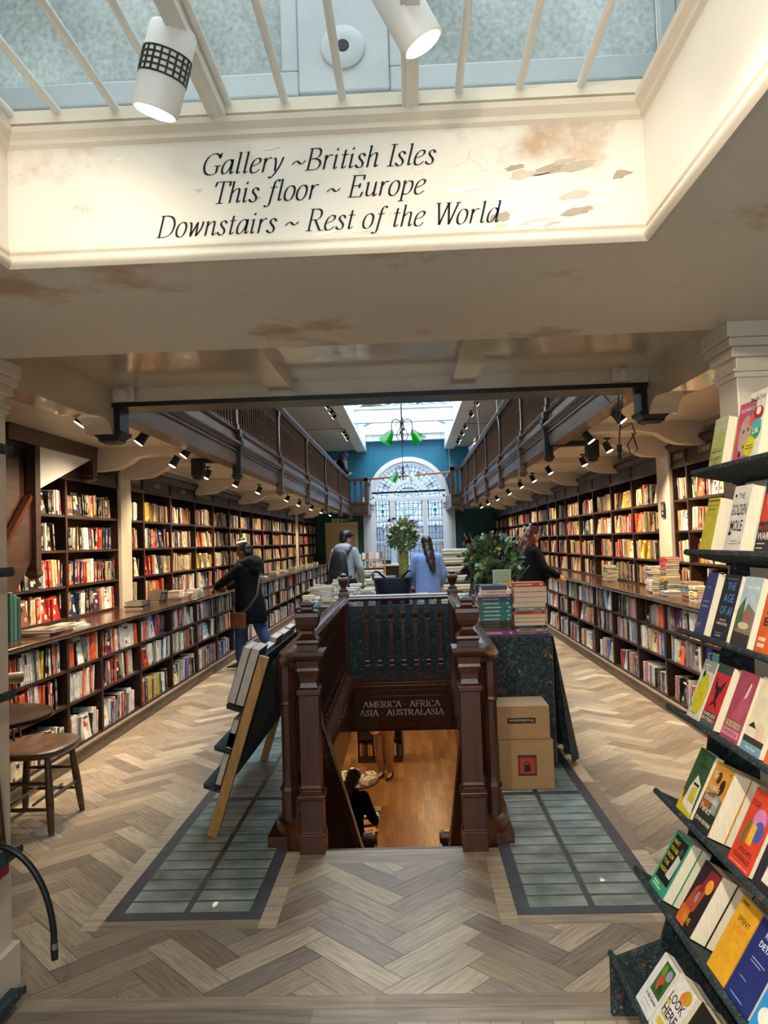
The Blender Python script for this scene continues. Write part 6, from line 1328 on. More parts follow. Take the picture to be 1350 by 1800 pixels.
# ---- navy basket
t = thing('basket', 'navy plastic basket with two loop handles on the central table', 'basket', (-.225, 9.12, .868))
b = MB(); seg = 40
def br(z, rx_, ry_): 
    return [(rx_ * math.copysign(abs(math.cos(2 * PI * k / seg)) ** .45, math.cos(2 * PI * k / seg)), ry_ * math.copysign(abs(math.sin(2 * PI * k / seg)) ** .45, math.sin(2 * PI * k / seg)), z) for k in range(seg)]
rr = [br(0, .185, .11)] + [br(z, .185 + .045 * z / .29 + (.003 if i % 2 else 0), .11 + .03 * z / .29 + (.003 if i % 2 else 0)) for i, z in enumerate([.01 + .0135 * k for k in range(21)])] + [br(.292, .245, .155), br(.302, .245, .155), br(.302, .228, .138), br(.02, .18, .105)]
vs = [p for r_ in rr for p in r_]
b.add(vs, [(j * seg + i, j * seg + (i + 1) % seg, (j + 1) * seg + (i + 1) % seg, (j + 1) * seg + i) for j in range(len(rr) - 1) for i in range(seg)] + [tuple(range(seg - 1, -1, -1)), tuple((len(rr) - 1) * seg + i for i in range(seg))])
NAVY = mat('navy_plastic', hx('151c38'), rough=.32, var=.08, scale=10); b.build('tub', NAVY, t, smooth=40)
for s_ in (-1, 1):
    b = MB(); b.tube([(s_ * .225, -.12, .29), (s_ * .24, -.10, .36), (s_ * .22, -.03, .385), (s_ * .18, .02, .38), (s_ * .13, .06, .33), (s_ * .10, .1, .295)], .013, 8); b.build('handle', NAVY, t, smooth=60)
# ---- second table further back with the vase, and the far furniture
t = thing('display_table', 'low display table carrying the tall vase of flowers', 'table', (-.1, 12.9, 0))
b = MB(); b.box(-.75, .15, 12.3, 13.6, .78, .84); b.build('table_top', WOOD, t, world=True)
for x in (-.7, .1):
    for y in (12.36, 13.54): b = MB(); b.box(x - .03, x + .03, y - .03, y + .03, 0, .78); b.build('leg', WOOD, t, world=True)
G5 = 'books on the vase table'
for ix, (x, y) in enumerate(((-.62, 12.42), (-.42, 12.4), (-.6, 12.75), (.02, 12.42), (-.36, 12.8), (-.55, 13.2))):
    z = .841
    for k in range((5, 4, 6, 4, 7, 8)[ix]):
        h = random.uniform(.02, .035); flat_book((x, y, z), .17, .13, h, R(random.uniform(-8, 8)), random.choice(pc + ['b84a44', '5a3a32']), 'book, %s up in the %s pile on the vase table' % (od(k), od(ix)), G5); z += h + .0006
def leafcloud(mb, c, n, rad, size, cols, up=.2, zs=1.0):
    for _ in range(n):
        d = Vector((random.gauss(0, 1), random.gauss(0, 1), random.gauss(0, 1) * zs + up)).normalized(); r_ = rad * random.uniform(.35, 1.0) ** .6
        p = Vector(c) + d * r_; a = d.cross(Vector((random.random() - .5, random.random() - .5, random.random() - .5))).normalized(); l = size * random.uniform(.6, 1.3); w = l * random.uniform(.4, .75)
        tip = p + (d + Vector((0, 0, random.uniform(-.5, .2)))).normalized() * l; mid = p + (tip - p) * .5 + d * l * .06
        mb.add([p, mid + a * w / 2, tip, mid - a * w / 2], [(0, 1, 2, 3)], jig(hx(random.choice(cols)), .25))
random.seed(31)
t = thing('flower_vase', 'tall glass vase packed with green stems holding a white and purple bouquet', 'vase', (-.13, 12.6, .841))
b = MB(); b.lathe([(0, .075), (.02, .08), (.60, .08), (.60, .074), (.03, .07)], seg=24); b.build('vase', mat('mossy_vase', hx('8a9142'), rough=.25, var=.55, scale=22, coat=.5), t, smooth=40)
b = MB(); leafcloud(b, (0, 0, .84), 1300, .23, .062, ['6f8a55', '8aa06c', '5a7446', 'a9b88c', '4d6640', '93a878'], .25, .75)
for k in range(40):
    a = random.uniform(0, 2 * PI); e = random.uniform(.1, .32); b.tube([(0, 0, .55), (e * .5 * math.cos(a), e * .5 * math.sin(a), .8), (e * math.cos(a), e * math.sin(a), .98 + .1 * random.random())], .004, 4, hx('6f8a4a'))
b.build('foliage', PLANT, t)
def bloom(t, c, r_, cols, nm='flower', n=26):
    b = MB()
    for _ in range(n):
        d = Vector((random.gauss(0, 1), random.gauss(0, 1), abs(random.gauss(0, 1)) * .8 + .1)).normalized(); a = d.orthogonal().normalized(); e = d.cross(a)
        p = Vector(c) + d * r_ * .45; q = Vector(c) + d * r_; b.add([p - a * r_ * .2, q - a * r_ * .32 + e * r_ * .1, q + d * r_ * .15, q + a * r_ * .32 - e * r_ * .1, p + a * r_ * .2], [(0, 1, 2, 3, 4)], jig(hx(random.choice(cols)), .2))
    b.build(nm, PLANT, t)
for c, r_, cols in (((-.2, -.05, 1.08), .06, ['8f6ab0', '6f4a90', 'b08ac8']), ((-.13, -.1, 1.10), .05, ['9a78b8', '5a3a70', '7a58a0']), ((.15, -.08, 1.05), .055, ['a07ab0', '6a4a80']), ((.22, -.05, 1.03), .06, ['a884b8', 'c9a8cc']), ((-.25, -.1, .98), .06, ['f0eee6', 'e2e0d2']), ((-.12, -.2, 1.0), .055, ['f2f0ea', 'e6e4d8']), ((.2, -.16, .92), .06, ['eeece4', 'e0e2d0']), ((-.24, -.18, .86), .05, ['f0eee8']), ((.02, -.22, .95), .05, ['e9ead8', 'd8dcc0']), ((.27, -.1, .85), .05, ['eceadf'])): bloom(t, c, r_, cols)
b = MB()
for k in range(24):
    a = random.uniform(-.3, .3); b.tube([(.02 + a * .1, 0, .9), (.03 + a * .3, -.02, 1.08 + .1 * random.random())], .008, 4, hx('8aa04c'))
b.build('green_spikes', PLANT, t)
t = thing('flower_arrangement', 'large arrangement of dark red roses and green hydrangea on the draped table', 'flowers', (.80, 7.6, .913))
b = MB(); b.lathe([(0, .09), (.02, .10), (.24, .08), (.28, .09)], seg=20); b.build('bowl', BLACK, t, smooth=40)
b = MB(); leafcloud(b, (0, 0, .45), 1500, .25, .075, ['5a7a4a', '3f5a36', '7a9468', '4a6650', '8aa08c', '6a8a5a', '2f4a2c'], .1, .75)
for k in range(26):
    a = random.uniform(0, 2 * PI); e = random.uniform(.25, .42); zz = random.uniform(.3, .68); b.tube([(0, 0, .25), (e * .6 * math.cos(a), e * .6 * math.sin(a), zz * .8), (e * math.cos(a), e * math.sin(a), zz + .1)], .0018, 4, hx(random.choice(['c9c2b0', '8a7a5c', 'e0dcd0'])))
b.build('foliage', PLANT, t)
for c in ((-.24, -.05, .50), (-.18, -.12, .42), (.03, -.1, .53), (.20, -.08, .45), (-.28, -.1, .22), (.06, -.2, .38), (.1, .05, .55)): bloom(t, (c[0], c[1], c[2] + .13), .055, ['4a1420', '6a1f2c', '381018'], 'rose')
for c, r_ in (((-.05, -.22, .28), .10), ((-.12, -.2, .18), .08), ((.16, -.2, .24), .08)): bloom(t, (c[0], c[1], c[2] + .13), r_, ['9ab078', '7a9458', 'b0c090', '6a8450'], 'hydrangea', 70)
for c in ((-.2, -.16, .36), (.02, -.24, .44)): bloom(t, (c[0], c[1], c[2] + .13), .032, ['c9c46a', 'c9b83a', 'b8b060'], 'yellow_flower')
for k in range(5):
    b = MB(); x0 = (-.1, -.02, .16, .22, .26)[k]; b.tube([(x0 * .3, -.05, .4), (x0 * .8, -.05, .6), (x0 * 1.3 + .03, -.05, .72 + .02 * k)], .002, 5, hx('e6e2d8')); b.ell((x0 * 1.3 + .03, -.05, .73 + .02 * k), .010, 8, 5, hx('efece4')); b.build('white_twig', PLANT, t)
# card and wrapping-paper stands near the window
def stand(x, y, w, h, label, rows, seedv):
    random.seed(seedv); t = thing('card_stand', label, 'display stand', (x, y, 0))
    for s_ in (-1, 1):
        b = MB(); b.bar((s_ * w / 2, -.28, 0), (s_ * w / 2, .0, h), .035, .045, up=(0, -1, 0)); b.build('side_post', PALE, t)
    nr = len(rows)
    for i, r_ in enumerate(rows):
        z = .35 + (h - .45) * i / nr; yy = -.28 + .28 * z / h
        b = MB(); b.box(-w / 2 + .02, w / 2 - .02, yy - .09, yy + .01, z - .012, z + .006); b.build('shelf', PALE, t)
        if r_ == 'paper':
            for k in range(2):
                b = MB(); b.tube([(-w / 2 + .03, yy - .04, z + .045 + .05 * k), (w / 2 - .03, yy - .04, z + .045 + .05 * k)], .04, 10, hx(random.choice(['d8dccb', 'e6e2d2', 'c9d4c4', 'e4d8c4', 'd0c8b0']))); b.build('wrapping_paper', CLOTH, t, smooth=60)
        else:
            n = 7
            for k in range(n):
                xx = -w / 2 + .035 + (w - .07) * k / n; c = hx(random.choice(['e6e2d8', '2a2a2e', 'c9a88a', '8a5a4a', 'd8c86a', '4a6a5a', 'b84a3a', 'e8e4dc', '6a7a8a']))
                b = MB(); b.add([(xx, yy - .06, z + .008), (xx + (w - .08) / n - .006, yy - .06, z + .008), (xx + (w - .08) / n - .006, yy - .02, z + .14), (xx, yy - .02, z + .14), (xx, yy - .05, z + .008), (xx + (w - .08) / n - .006, yy - .05, z + .008), (xx + (w - .08) / n - .006, yy - .01, z + .14), (xx, yy - .01, z + .14)], [(0, 1, 2, 3), (7, 6, 5, 4), (0, 4, 5, 1), (1, 5, 6, 2), (2, 6, 7, 3), (3, 7, 4, 0)], c)
                b.quad((xx + .01, yy - .0555, z + .03), (xx + .05, yy - .0555, z + .03), (xx + .05, yy - .03, z + .11), (xx + .01, yy - .03, z + .11), hx(random.choice(['c9b48a', '7a4a3a', '3a4a5a', 'd8d0c0']))); b.build('card', BOOK, t)
stand(-.86, 16.4, .58, 1.52, 'wooden stand of greeting cards and wrapping paper left of the vase', ['card', 'card', 'paper', 'paper', 'card', 'card'], 41)
stand(.93, 16.4, .62, 1.56, 'wooden stand of patterned wrapping paper right of the blue-coated person', ['paper', 'paper', 'paper', 'paper', 'paper', 'paper'], 43)
t = thing('till_desk', 'long dark desk below the arched window', 'desk', (0, 22.6, 0))
b = MB(); b.box(-1.5, 1.5, 22.3, 23.0, .90, .95); b.build('desk_top', WHITE, t, world=True); b = MB(); b.box(-1.45, 1.45, 22.36, 22.95, 0, .9); b.build('body', WOOD, t, world=True)
for k, (x, w, h, c) in enumerate(((-.9, .3, .12, '2a2a2e'), (-.3, .24, .2, 'c9c4b8'), (.1, .2, .14, 'd8d2c4'), (.45, .3, .1, '5a6a7a'), (.9, .25, .22, 'b8a890'))):
    b = MB(); b.box(x, x + w, 22.4, 22.6, .951, .951 + h, hx(c)); b.quad((x + .02, 22.399, .97), (x + w - .02, 22.399, .97), (x + w - .02, 22.399, .94 + h), (x + .02, 22.399, .94 + h), jig(hx(c), .4)); tag(b.build('desk_box', BOOK, bevel=.004, origin=(x, 22.4, .951)), '%s box on the desk below the window, %s from the door' % ({'2a2a2e': 'black', 'c9c4b8': 'grey', 'd8d2c4': 'cream', '5a6a7a': 'blue grey', 'b8a890': 'tan'}[c], od(k)), 'box', 'boxes on the window desk')
t = thing('screen', 'dark angled screen on the draped table, behind the red roses', 'screen', (.66, 8.3, .86))
b = MB(); b.bar((.66, 7.6, .913), (.72, 7.62, 1.25), .26, .02, up=(0, -1, .2)); b.build('panel', mat('brown_screen', hx('2a1c18'), rough=.4, var=.1), t, world=True)
b = MB(); b.box(.60, .72, 7.58, 7.68, .913, .925); b.build('foot', BLACK, t, world=True)
# ---- lower floor furniture glimpsed down the stair
t = thing('pedestal_table', 'round table heaped with books on the lower floor', 'table', (-1.02, 11.95, LZ))
b = MB(); b.lathe([(.72, .40), (.735, .42), (.75, .42)], seg=32); b.build('table_top', WOOD, t, smooth=40)
b = MB(); b.lathe([(0, .2), (.03, .2), (.06, .05), (.7, .045), (.72, .12)], (.06, -.05), seg=14); b.build('pedestal', WOOD, t, smooth=40)
random.seed(51)
for k in range(9):
    a = k * 2.4; r_ = .11 + .19 * (k % 3) / 2
    for q in range(3): flat_book((-1.02 + r_ * math.cos(a), 11.95 + r_ * math.sin(a), LZ + .751 + q * .026), .2, .14, .025, a + PI / 2, random.choice(['e4dccc', 'd8d0c0', 'c9b0b8', '8a7a98', 'e8e0c0', 'b8b8c0']), 'pale book lying on the lower round table, %s pile, %s up' % (od(k), od(q)), 'books on the lower round table', ink='6a6a70')
t = thing('low_table', 'small low table with patterned books by the foot of the stair', 'table', (-.78, 10.3, LZ))
b = MB(); b.box(-.26, .2, -.5, .5, .66, .70); b.build('table_top', WOOD, t)
for x in (-.22, .16):
    for y in (-.45, .45): b = MB(); b.box(x - .02, x + .02, y - .02, y + .02, 0, .66); b.build('leg', WOOD, t)
for k, (x, y, c) in enumerate(((-.64, 10.7, '8a8468'), (-.66, 10.48, 'c9c4b0'), (-.68, 10.2, 'b86a5c'), (-.66, 9.92, 'd8862c'))):
    flat_book((x, y, LZ + .701), .2, .16, .04, .1 * k, c, '%s book on the low table at the foot of the stair' % ('olive', 'patterned grey', 'dull red', 'orange')[k], 'books on the low table', ink='3a3a34')
t = thing('low_bookcase', 'small red-brown bookcase on the lower floor behind the standing person', 'bookcase', (-.75, 15.5, LZ))
b = MB(); b.box(-.45, .45, .0, .35, 0, .1); b.build('plinth', WOOD, t); b = MB(); b.box(-.45, .45, .3, .35, .1, .85); b.build('back_panel', WOOD, t)
for z in (.1, .45, .82): b = MB(); b.box(-.45, .45, 0, .35, z, z + .03); b.build('shelf', WOOD, t)
for x in (-.45, -.15, .15, .42): b = MB(); b.box(x, x + .03, 0, .35, .1, .85); b.build('side_panel', WOOD, t)
for k in range(16):
    x = -1.16 + k * .052; x += .03 if k > 5 else 0; x += .03 if k > 10 else 0
    b = MB(); b.box(x, x + .04, 15.52, 15.68, LZ + .131, LZ + .131 + random.uniform(.2, .27), hx(random.choice(['c9b48a', '8a4a3a', '2a2a2e', 'd8c8a8', '5a6a5a', 'b8862c']))); tag(b.build('lower_book', BOOK, origin=(x, 15.6, LZ + .131)), 'upright book, %s along the small lower-floor bookcase' % od(k), 'book', 'books in the lower bookcase')
for k in range(3):
    b = MB(); b.box(-1.1 + k * .2, -.93 + k * .2, 15.5, 15.7, LZ + .851, LZ + .98 + .04 * k, hx(('d8c83a', 'c94a4a', '4a9a9a')[k])); tag(b.build('lower_box_set', BOOK, origin=(-1.1 + k * .2, 15.6, LZ + .851)), '%s boxed set on top of the lower-floor bookcase' % ('yellow', 'red', 'turquoise')[k], 'book')
# ---------------------------------------------------------------- lighting tracks and spotlights
for i, x in enumerate((-.446, .034)):
    b = MB(); b.box(x - .02, x + .02, -.6, OY1 + .01, OZ1 + .003, OZ1 + .048); b.box(x - .010, x + .010, -.6, OY1, OZ1 + .001, OZ1 + .004)
    tag(b.build('lighting_track', METAL, bevel=.003, origin=(x, OY1, OZ1)), 'white lighting track under the skylight bars, %s' % ('carrying the gridded spotlight' if not i else 'carrying the plain white spotlight'), 'lighting track')
def cyl_spot(name, label, top, bot, r, grid, track):
    t = thing(name, label, 'spotlight', top)
    T, B = Vector(top), Vector(bot); d = (B - T).normalized()
    b = MB(); b.tube([T, T + d * .006, B - d * .004, B], [r * .93, r, r, r * .95], 28); b.build('body', METAL, t, world=True, smooth=40)
    b = MB(); b.tube([B, B + d * .002], r * .8, 24); b.build('lamp_face', GLOWW, t, world=True)
    if grid:
        b = MB(); a = d.orthogonal().normalized(); e = d.cross(a); L_ = (B - T).length
        for f in (.32, .39, .46, .53, .60):
            ring = [T + d * L_ * f + (a * math.cos(2 * PI * k / 28) + e * math.sin(2 * PI * k / 28)) * (r + .0008) for k in range(29)]
            for p, q in zip(ring, ring[1:]): b.bar(p, q, .004, .002, up=tuple(p - T - d * L_ * f))
        for k in range(20):
            o_ = (a * math.cos(2 * PI * k / 20) + e * math.sin(2 * PI * k / 20)) * (r + .0008); b.bar(T + d * L_ * .32 + o_, T + d * L_ * .60 + o_, .004, .002, up=tuple(o_))
        b.build('cooling_grid', BLACK, t, world=True)
    b = MB(); m = T.lerp(B, .12) + Vector((0, 0, .0)); up = Vector((track, T.y + .02, OZ1 + .02))
    b.tube([T.lerp(B, .18), T + Vector((track - T.x, .01, .02)) * .5 + Vector((0, 0, .01)), up], .010, 10); b.lathe([(OZ1 - .024, .018), (OZ1 + .008, .019)], (track, T.y + .02), seg=14); b.build('bracket', METAL, t, world=True, smooth=50)
    return B + d * .01, B + d * 3
p, q = cyl_spot('spotlight', 'large white cylinder spotlight with a black grid band under the skylight', (-.462, 1.56, 2.692), (-.516, 1.59, 2.532), .050, True, -.446)
light('spotlight_lamp', 'SPOT', p, 1.0, WARM2, to=(-.98, 2.0, 2.2), spot_size=R(95), spot_blend=.6, shadow_soft_size=.05)
p, q = cyl_spot('spotlight', 'large plain white cylinder spotlight tilted to the right under the skylight', (-.024, 1.52, 2.768), (.060, 1.545, 2.62), .046, False, .034)
light('spotlight_lamp', 'SPOT', p, 2.6, WARM2, to=(.8, 1.9, 2.0), spot_size=R(80), spot_blend=.6, shadow_soft_size=.04)
# spots just behind the camera that light the two racks (on the same tracks)
for i, (x, to, e) in enumerate(((.034, (1.0, 2.1, 1.0), 85), (-.446, (-1.6, 2.8, 1.3), 40), (.034, (.9, 2.3, .8), 22), (-.446, (.95, 2.2, 1.2), 95))):
    p, q = cyl_spot('spotlight', 'white cylinder spotlight further back on the %s track, lamp %s' % ('left' if x < 0 else 'right', od(i)), (x, .45 - .22 * i, 2.69), (x + (.05 if x > 0 else -.05), .49 - .22 * i, 2.54), .048, False, x)
    light('spotlight_lamp', 'SPOT', p, e, WARM2, to=to, spot_size=R(70), spot_blend=.5, shadow_soft_size=.03)
def small_spot(x, y, z, aim, label, e, lit=True, size=95):
    t = thing('track_spotlight', label, 'spotlight', (x, y, z), 0, 'small black track spotlights')
    d = (Vector(aim) - Vector((x, y, z - .08))).normalized(); c = Vector((x, y, z - .085))
    b = MB(); b.box(-.03, .03, -.02, .02, -.015, 0); b.tube([(0, 0, 0), (0, 0, -.075)], .008, 8); b.build('bracket', BLACK, t)
    b = MB(); b.tube([c - d * .05, c - d * .045, c + d * .02, c + d * .055], [.022, .034, .036, .042], 14); b.build('body', BLACK, t, world=True, smooth=40)
    b = MB(); b.tube([c + d * .055, c + d * .057], .036, 14); b.build('lamp_face', GLOWW if lit else METAL, t, world=True)
    if e: light('track_lamp', 'SPOT', tuple(c + d * .065), e, WARM, to=aim, spot_size=R(size), spot_blend=.7, shadow_soft_size=.035)
LS = [(-2.03, 4.75), (-1.99, 5.69), (-1.92, 6.6), (-2.25, 7.32), (-2.30, 8.7), (-2.26, 10.0), (-2.26, 11.5), (-2.2, 13.8), (-2.25, 15.6), (-2.25, 17.6), (-2.25, 19.6), (-2.25, 21.8)]
for i, (x, y) in enumerate(LS): small_spot(x, y, 2.53, (-3.0, y - .35, 1.0), 'small black spotlight under the left gallery, %s from the steel beam' % od(i), 80 if i else 44, size=108)
RS = [(1.65, 4.74), (1.58, 5.78), (1.62, 6.94), (2.0, 7.75), (2.08, 9.2), (1.86, 10.25), (1.86, 11.6), (1.86, 12.9), (1.9, 14.8), (1.9, 16.8), (1.9, 18.8), (1.9, 20.6)]
for i, (x, y) in enumerate(RS): small_spot(x, y, 2.57, (2.66, y - .35, 1.0), 'small black spotlight under the right gallery, %s from the steel beam' % od(i), 80 if i else 44, size=108)
for i, (x, y) in enumerate(((-1.60, 15.6), (-1.60, 16.3), (-1.60, 16.9), (-1.60, 19.4), (-1.60, 20.0), (-1.60, 20.6))): small_spot(x, y, 4.5, (-2.8, y, 3.4), 'small spotlight along the left side of the hall skylight, %s along' % od(i), 22)
for i, (x, y) in enumerate(((1.45, 14.6), (1.45, 15.9), (1.45, 17.3), (1.45, 19.2), (1.45, 20.4), (1.45, 21.6), (1.45, 22.2))): small_spot(x, y, 4.5, (2.6, y, 3.4), 'small spotlight along the right side of the hall skylight, %s along' % od(i), 22)
# ---------------------------------------------------------------- chandeliers with glass flower shades
def chandelier(loc, zc, s, cols, label):
    t = thing('chandelier', label, 'chandelier', loc)
    IR = mat('wrought_metal', hx('3a3a36'), rough=.4, metal=.6, var=.1)
    b = MB(); b.tube([(0, 0, 0), (0, 0, zc - loc[2] + .26 * s)], .008, 6); b.build('stem', IR, t)
    z0 = zc - loc[2]
    b = MB(); b.ell((0, 0, z0 + .22 * s), (.05 * s, .05 * s, .03 * s), 12, 6); b.ell((0, 0, z0 - .28 * s), (.035 * s, .035 * s, .03 * s), 10, 6); b.tube([(0, 0, z0 + .22 * s), (0, 0, z0 - .28 * s)], .010 * s, 6)
    for k in range(4):
        a = k * PI / 2 + .15; ca, sa = math.cos(a), math.sin(a)
        b.tube([(ca * r_ * s, sa * r_ * s, z0 + z * s) for r_, z in ((.02, .18), (.08, .30), (.18, .34), (.27, .28), (.30, .15), (.30, .02))], .014 * s, 6)
        b.tube([(ca * r_ * s, sa * r_ * s, z0 + z * s) for r_, z in ((.10, .20), (.16, .26), (.2, .2), (.16, .14), (.12, .17))], .010 * s, 5)
        b.tube([(ca * r_ * s, sa * r_ * s, z0 + z * s) for r_, z in ((.02, .15), (.10, .02), (.17, -.14), (.12, -.25), (.03, -.28))], .011 * s, 5)
        b.ell((ca * .30 * s, sa * .30 * s, z0 + .0 * s), (.04 * s, .04 * s, .04 * s), 8, 5)
    b.build('frame', IR, t, smooth=60)
    for k, cm in enumerate(cols):
        a = k * PI + .15; d = Vector((math.cos(a) * .55, math.sin(a) * .55, -.84)).normalized(); c = Vector((math.cos(a) * .30 * s, math.sin(a) * .30 * s, z0 - .01 * s))
        b = MB(); seg = 18; ax = d.orthogonal().normalized(); ay = d.cross(ax); vs = []
        for f, r_ in ((0, .06), (.07, .10), (.17, .14), (.28, .165), (.37, .22)):
            for i in range(seg):
                q = 2 * PI * i / seg; rr = r_ * s * (1 + (.10 * math.cos(q * 6) if f > .2 else 0)); vs.append(c + d * f * s + (ax * math.cos(q) + ay * math.sin(q)) * rr)
        b.add(vs, [(j * seg + i, j * seg + (i + 1) % seg, (j + 1) * seg + (i + 1) % seg, (j + 1) * seg + i) for j in range(4) for i in range(seg)]); b.build('glass_shade', cm, t, smooth=60)
        b = MB(); b.ell(tuple(c + d * .12 * s), .03 * s, 10, 6); b.build('bulb', WHITE, t, smooth=60)
chandelier((-.09, 13.5, 5.75), 3.55, .62, (GREENGLASS, GREENGLASS), 'wrought chandelier with two green glass flower shades hanging nearer in the hall')
chandelier((-.14, 19.0, 5.75), 3.28, .55, (PALEGLASS, GREENGLASS), 'wrought chandelier with one white and one green shade hanging before the window')
chandelier((-.03, 9.0, 5.75), 3.43, .5, (GREENGLASS, GREENGLASS), 'chandelier whose green shade just shows under the steel beam')
# long bars hung across the hall before the window
b = MB(); b.bar((-1.30, 22.6, 3.455), (1.22, 21.2, 3.47), .05, .05); tag(b.build('copper_pole', mat('copper_pole', hx('b06a44'), rough=.35, var=.15), bevel=.01, origin=(-.04, 21.9, 3.46)), 'copper-coloured pole spanning between the gallery ends before the window', 'pole')
b = MB(); b.bar((-1.10, 22.4, 3.03), (1.06, 22.4, 3.05), .06, .055); b.tube([(-1.0, 22.4, 3.05), (-1.0, 22.4, 5.0)], .003, 4); b.tube([(.98, 22.4, 3.05), (.98, 22.4, 5.0)], .003, 4); tag(b.build('hanging_light_bar', BLACK, origin=(0, 22.4, 3.04)), 'slim black bar hanging level in front of the arched window', 'light bar')
# folded blinds under the hall glazing
for i, (x, y) in enumerate(((-.72, 14.9), (-.85, 20.2))):
    b = MB(); n = 10
    for k in range(n):
        a0, a1 = k / n, (k + 1) / n; f = lambda a: (x - .42 + .75 * a, 5.16 + .12 * math.sin(a * PI * 1.3) + .10 * a)
        (x0, z0_), (x1, z1_) = f(a0), f(a1); b.add([(x0, y, z0_), (x1, y, z1_), (x1, y + .8, z1_), (x0, y + .8, z0_), (x0, y, z0_ + .012), (x1, y, z1_ + .012), (x1, y + .8, z1_ + .012), (x0, y + .8, z0_ + .012)], [(0, 1, 2, 3), (7, 6, 5, 4), (0, 4, 5, 1), (3, 2, 6, 7)])
    tag(b.build('skylight_blind', mat('silver_blind', hx('8a8c88'), rough=.35, var=.35, scale=3, stretch=(6, .4, 1)), smooth=40, origin=(x, y, 5.2)), 'curved silvery blind under the hall skylight, %s' % ('nearer one' if i == 0 else 'the one by the blue wall'), 'blind')
# exit sign, socket roses, pilaster sign, dangling cable
t = thing('exit_sign', 'dark green exit sign with an arrow and running figure above the far door', 'sign', (-2.23, 24.42, 2.27))
b = MB(); b.box(-.31, .31, 0, .03, 0, .13, hx('1f4a34')); W_ = hx('d8e4d4')
b.box(-.27, -.15, -.002, 0, .01, .12, W_); b.add([(-.24, -.004, .06), (-.18, -.004, .06), (-.21, -.004, .02)], [(0, 1, 2)], hx('1f4a34')); b.box(-.22, -.20, -.004, -.002, .06, .11, hx('1f4a34'))
b.box(-.12, -.02, -.002, 0, .01, .12, W_); b.box(-.085, -.055, -.004, -.002, .03, .09, hx('1f4a34'))
b.box(.02, .1, -.002, 0, .03, .1, W_); put_sans(b, 'EXIT', (.20, -.003, .04), (1, 0, 0), (0, 0, 1), .05, W_, .15, 'c'); b.build('panel', BOOK, t)
for x, z, l in ((-1.654, 2.512, 'left'), (1.246, 2.52, 'right')):
    t = thing('alarm_socket', 'round cream alarm fitting on the beam near its %s end' % l, 'fitting', (x, 4.43, z))
    b = MB(); b.box(-.06, .06, -.012, .0, -.04, .045); b.build('plate', CREAM, t, bevel=.004)
    b = MB(); b.X = Matrix.Translation((0, -.012, 0)) @ Matrix.Rotation(R(90), 4, 'X'); b.lathe([(0, .034), (.012, .034), (.02, .026), (.03, .024)], seg=18); b.build('sounder', CREAM, t, smooth=40)
t = thing('pilaster_sign', 'small black sign with a pale symbol on the right white pilaster', 'sign', (2.615, 8.03, 1.76))
b = MB(); b.box(-.004, .0, -.05, .05, 0, .16, hx('17181a')); e = -.0048
b.add([(e, .022, .03), (e, -.022, .03), (e, -.022, .055), (e, .022, .055)], [(0, 1, 2, 3)], hx('cfc8b0')); b.add([(e, .016, .075), (e, -.016, .075), (e, -.026, .12), (e, .026, .12)], [(0, 1, 2, 3)], hx('cfc8b0')); b.add([(e, .03, .134), (e, -.03, .134), (e, -.03, .14), (e, .03, .14)], [(0, 1, 2, 3)], hx('cfc8b0')); b.build('panel', BOOK, t)
t = thing('loose_cable', 'tangled loose cable and connector dangling by the right gallery front', 'cable', (1.30, 4.75, 2.55))
b = MB(); pts = [(0, 0, 0), (.01, 0, -.12), (-.01, 0, -.22), (.02, 0, -.30), (.08, 0, -.27), (.10, 0, -.33), (.05, 0, -.40), (.07, 0, -.47), (.11, 0, -.43), (.08, 0, -.33)]; b.tube(pts, .005, 6); b.tube([(-.06, 0, 0), (-.09, 0, -.08), (-.04, 0, -.14), (.03, 0, -.1), (.01, 0, -.25), (.0, 0, -.40)], .005, 6); b.build('cord', mat('grey_cable', hx('4a4a46'), rough=.5), t, smooth=60)
b = MB(); b.tube([(.0, 0, -.40), (.0, 0, -.44), (0, 0, -.45), (0, 0, -.49)], [.016, .016, .010, .012], 10); b.build('connector', BLACK, t, smooth=40)
for k, (x, y0, y1, z0, z1) in enumerate(((1.35, 9.0, 9.2, 3.5, 4.56), (1.36, 11.5, 11.9, 3.5, 4.56), (1.36, 14.5, 15.0, 3.5, 4.56), (1.25, 23.2, 23.2, 3.75, 4.51))):
    b = MB(); b.tube([(x, y0, z0), (x, (y0 + y1) / 2, (z0 + z1) / 2), (x - .02, y1, z1)], .006, 5); b.ell((x, y0, z0), (.012, .012, .03), 8, 5); tag(b.build('blind_cord', mat('pale_cord', hx('c9c6bc'), rough=.7), smooth=60, origin=(x, y0, z0)), 'pale blind cord hanging from the hall skylight beside the right gallery, %s along' % od(k), 'cord', 'skylight blind cords')
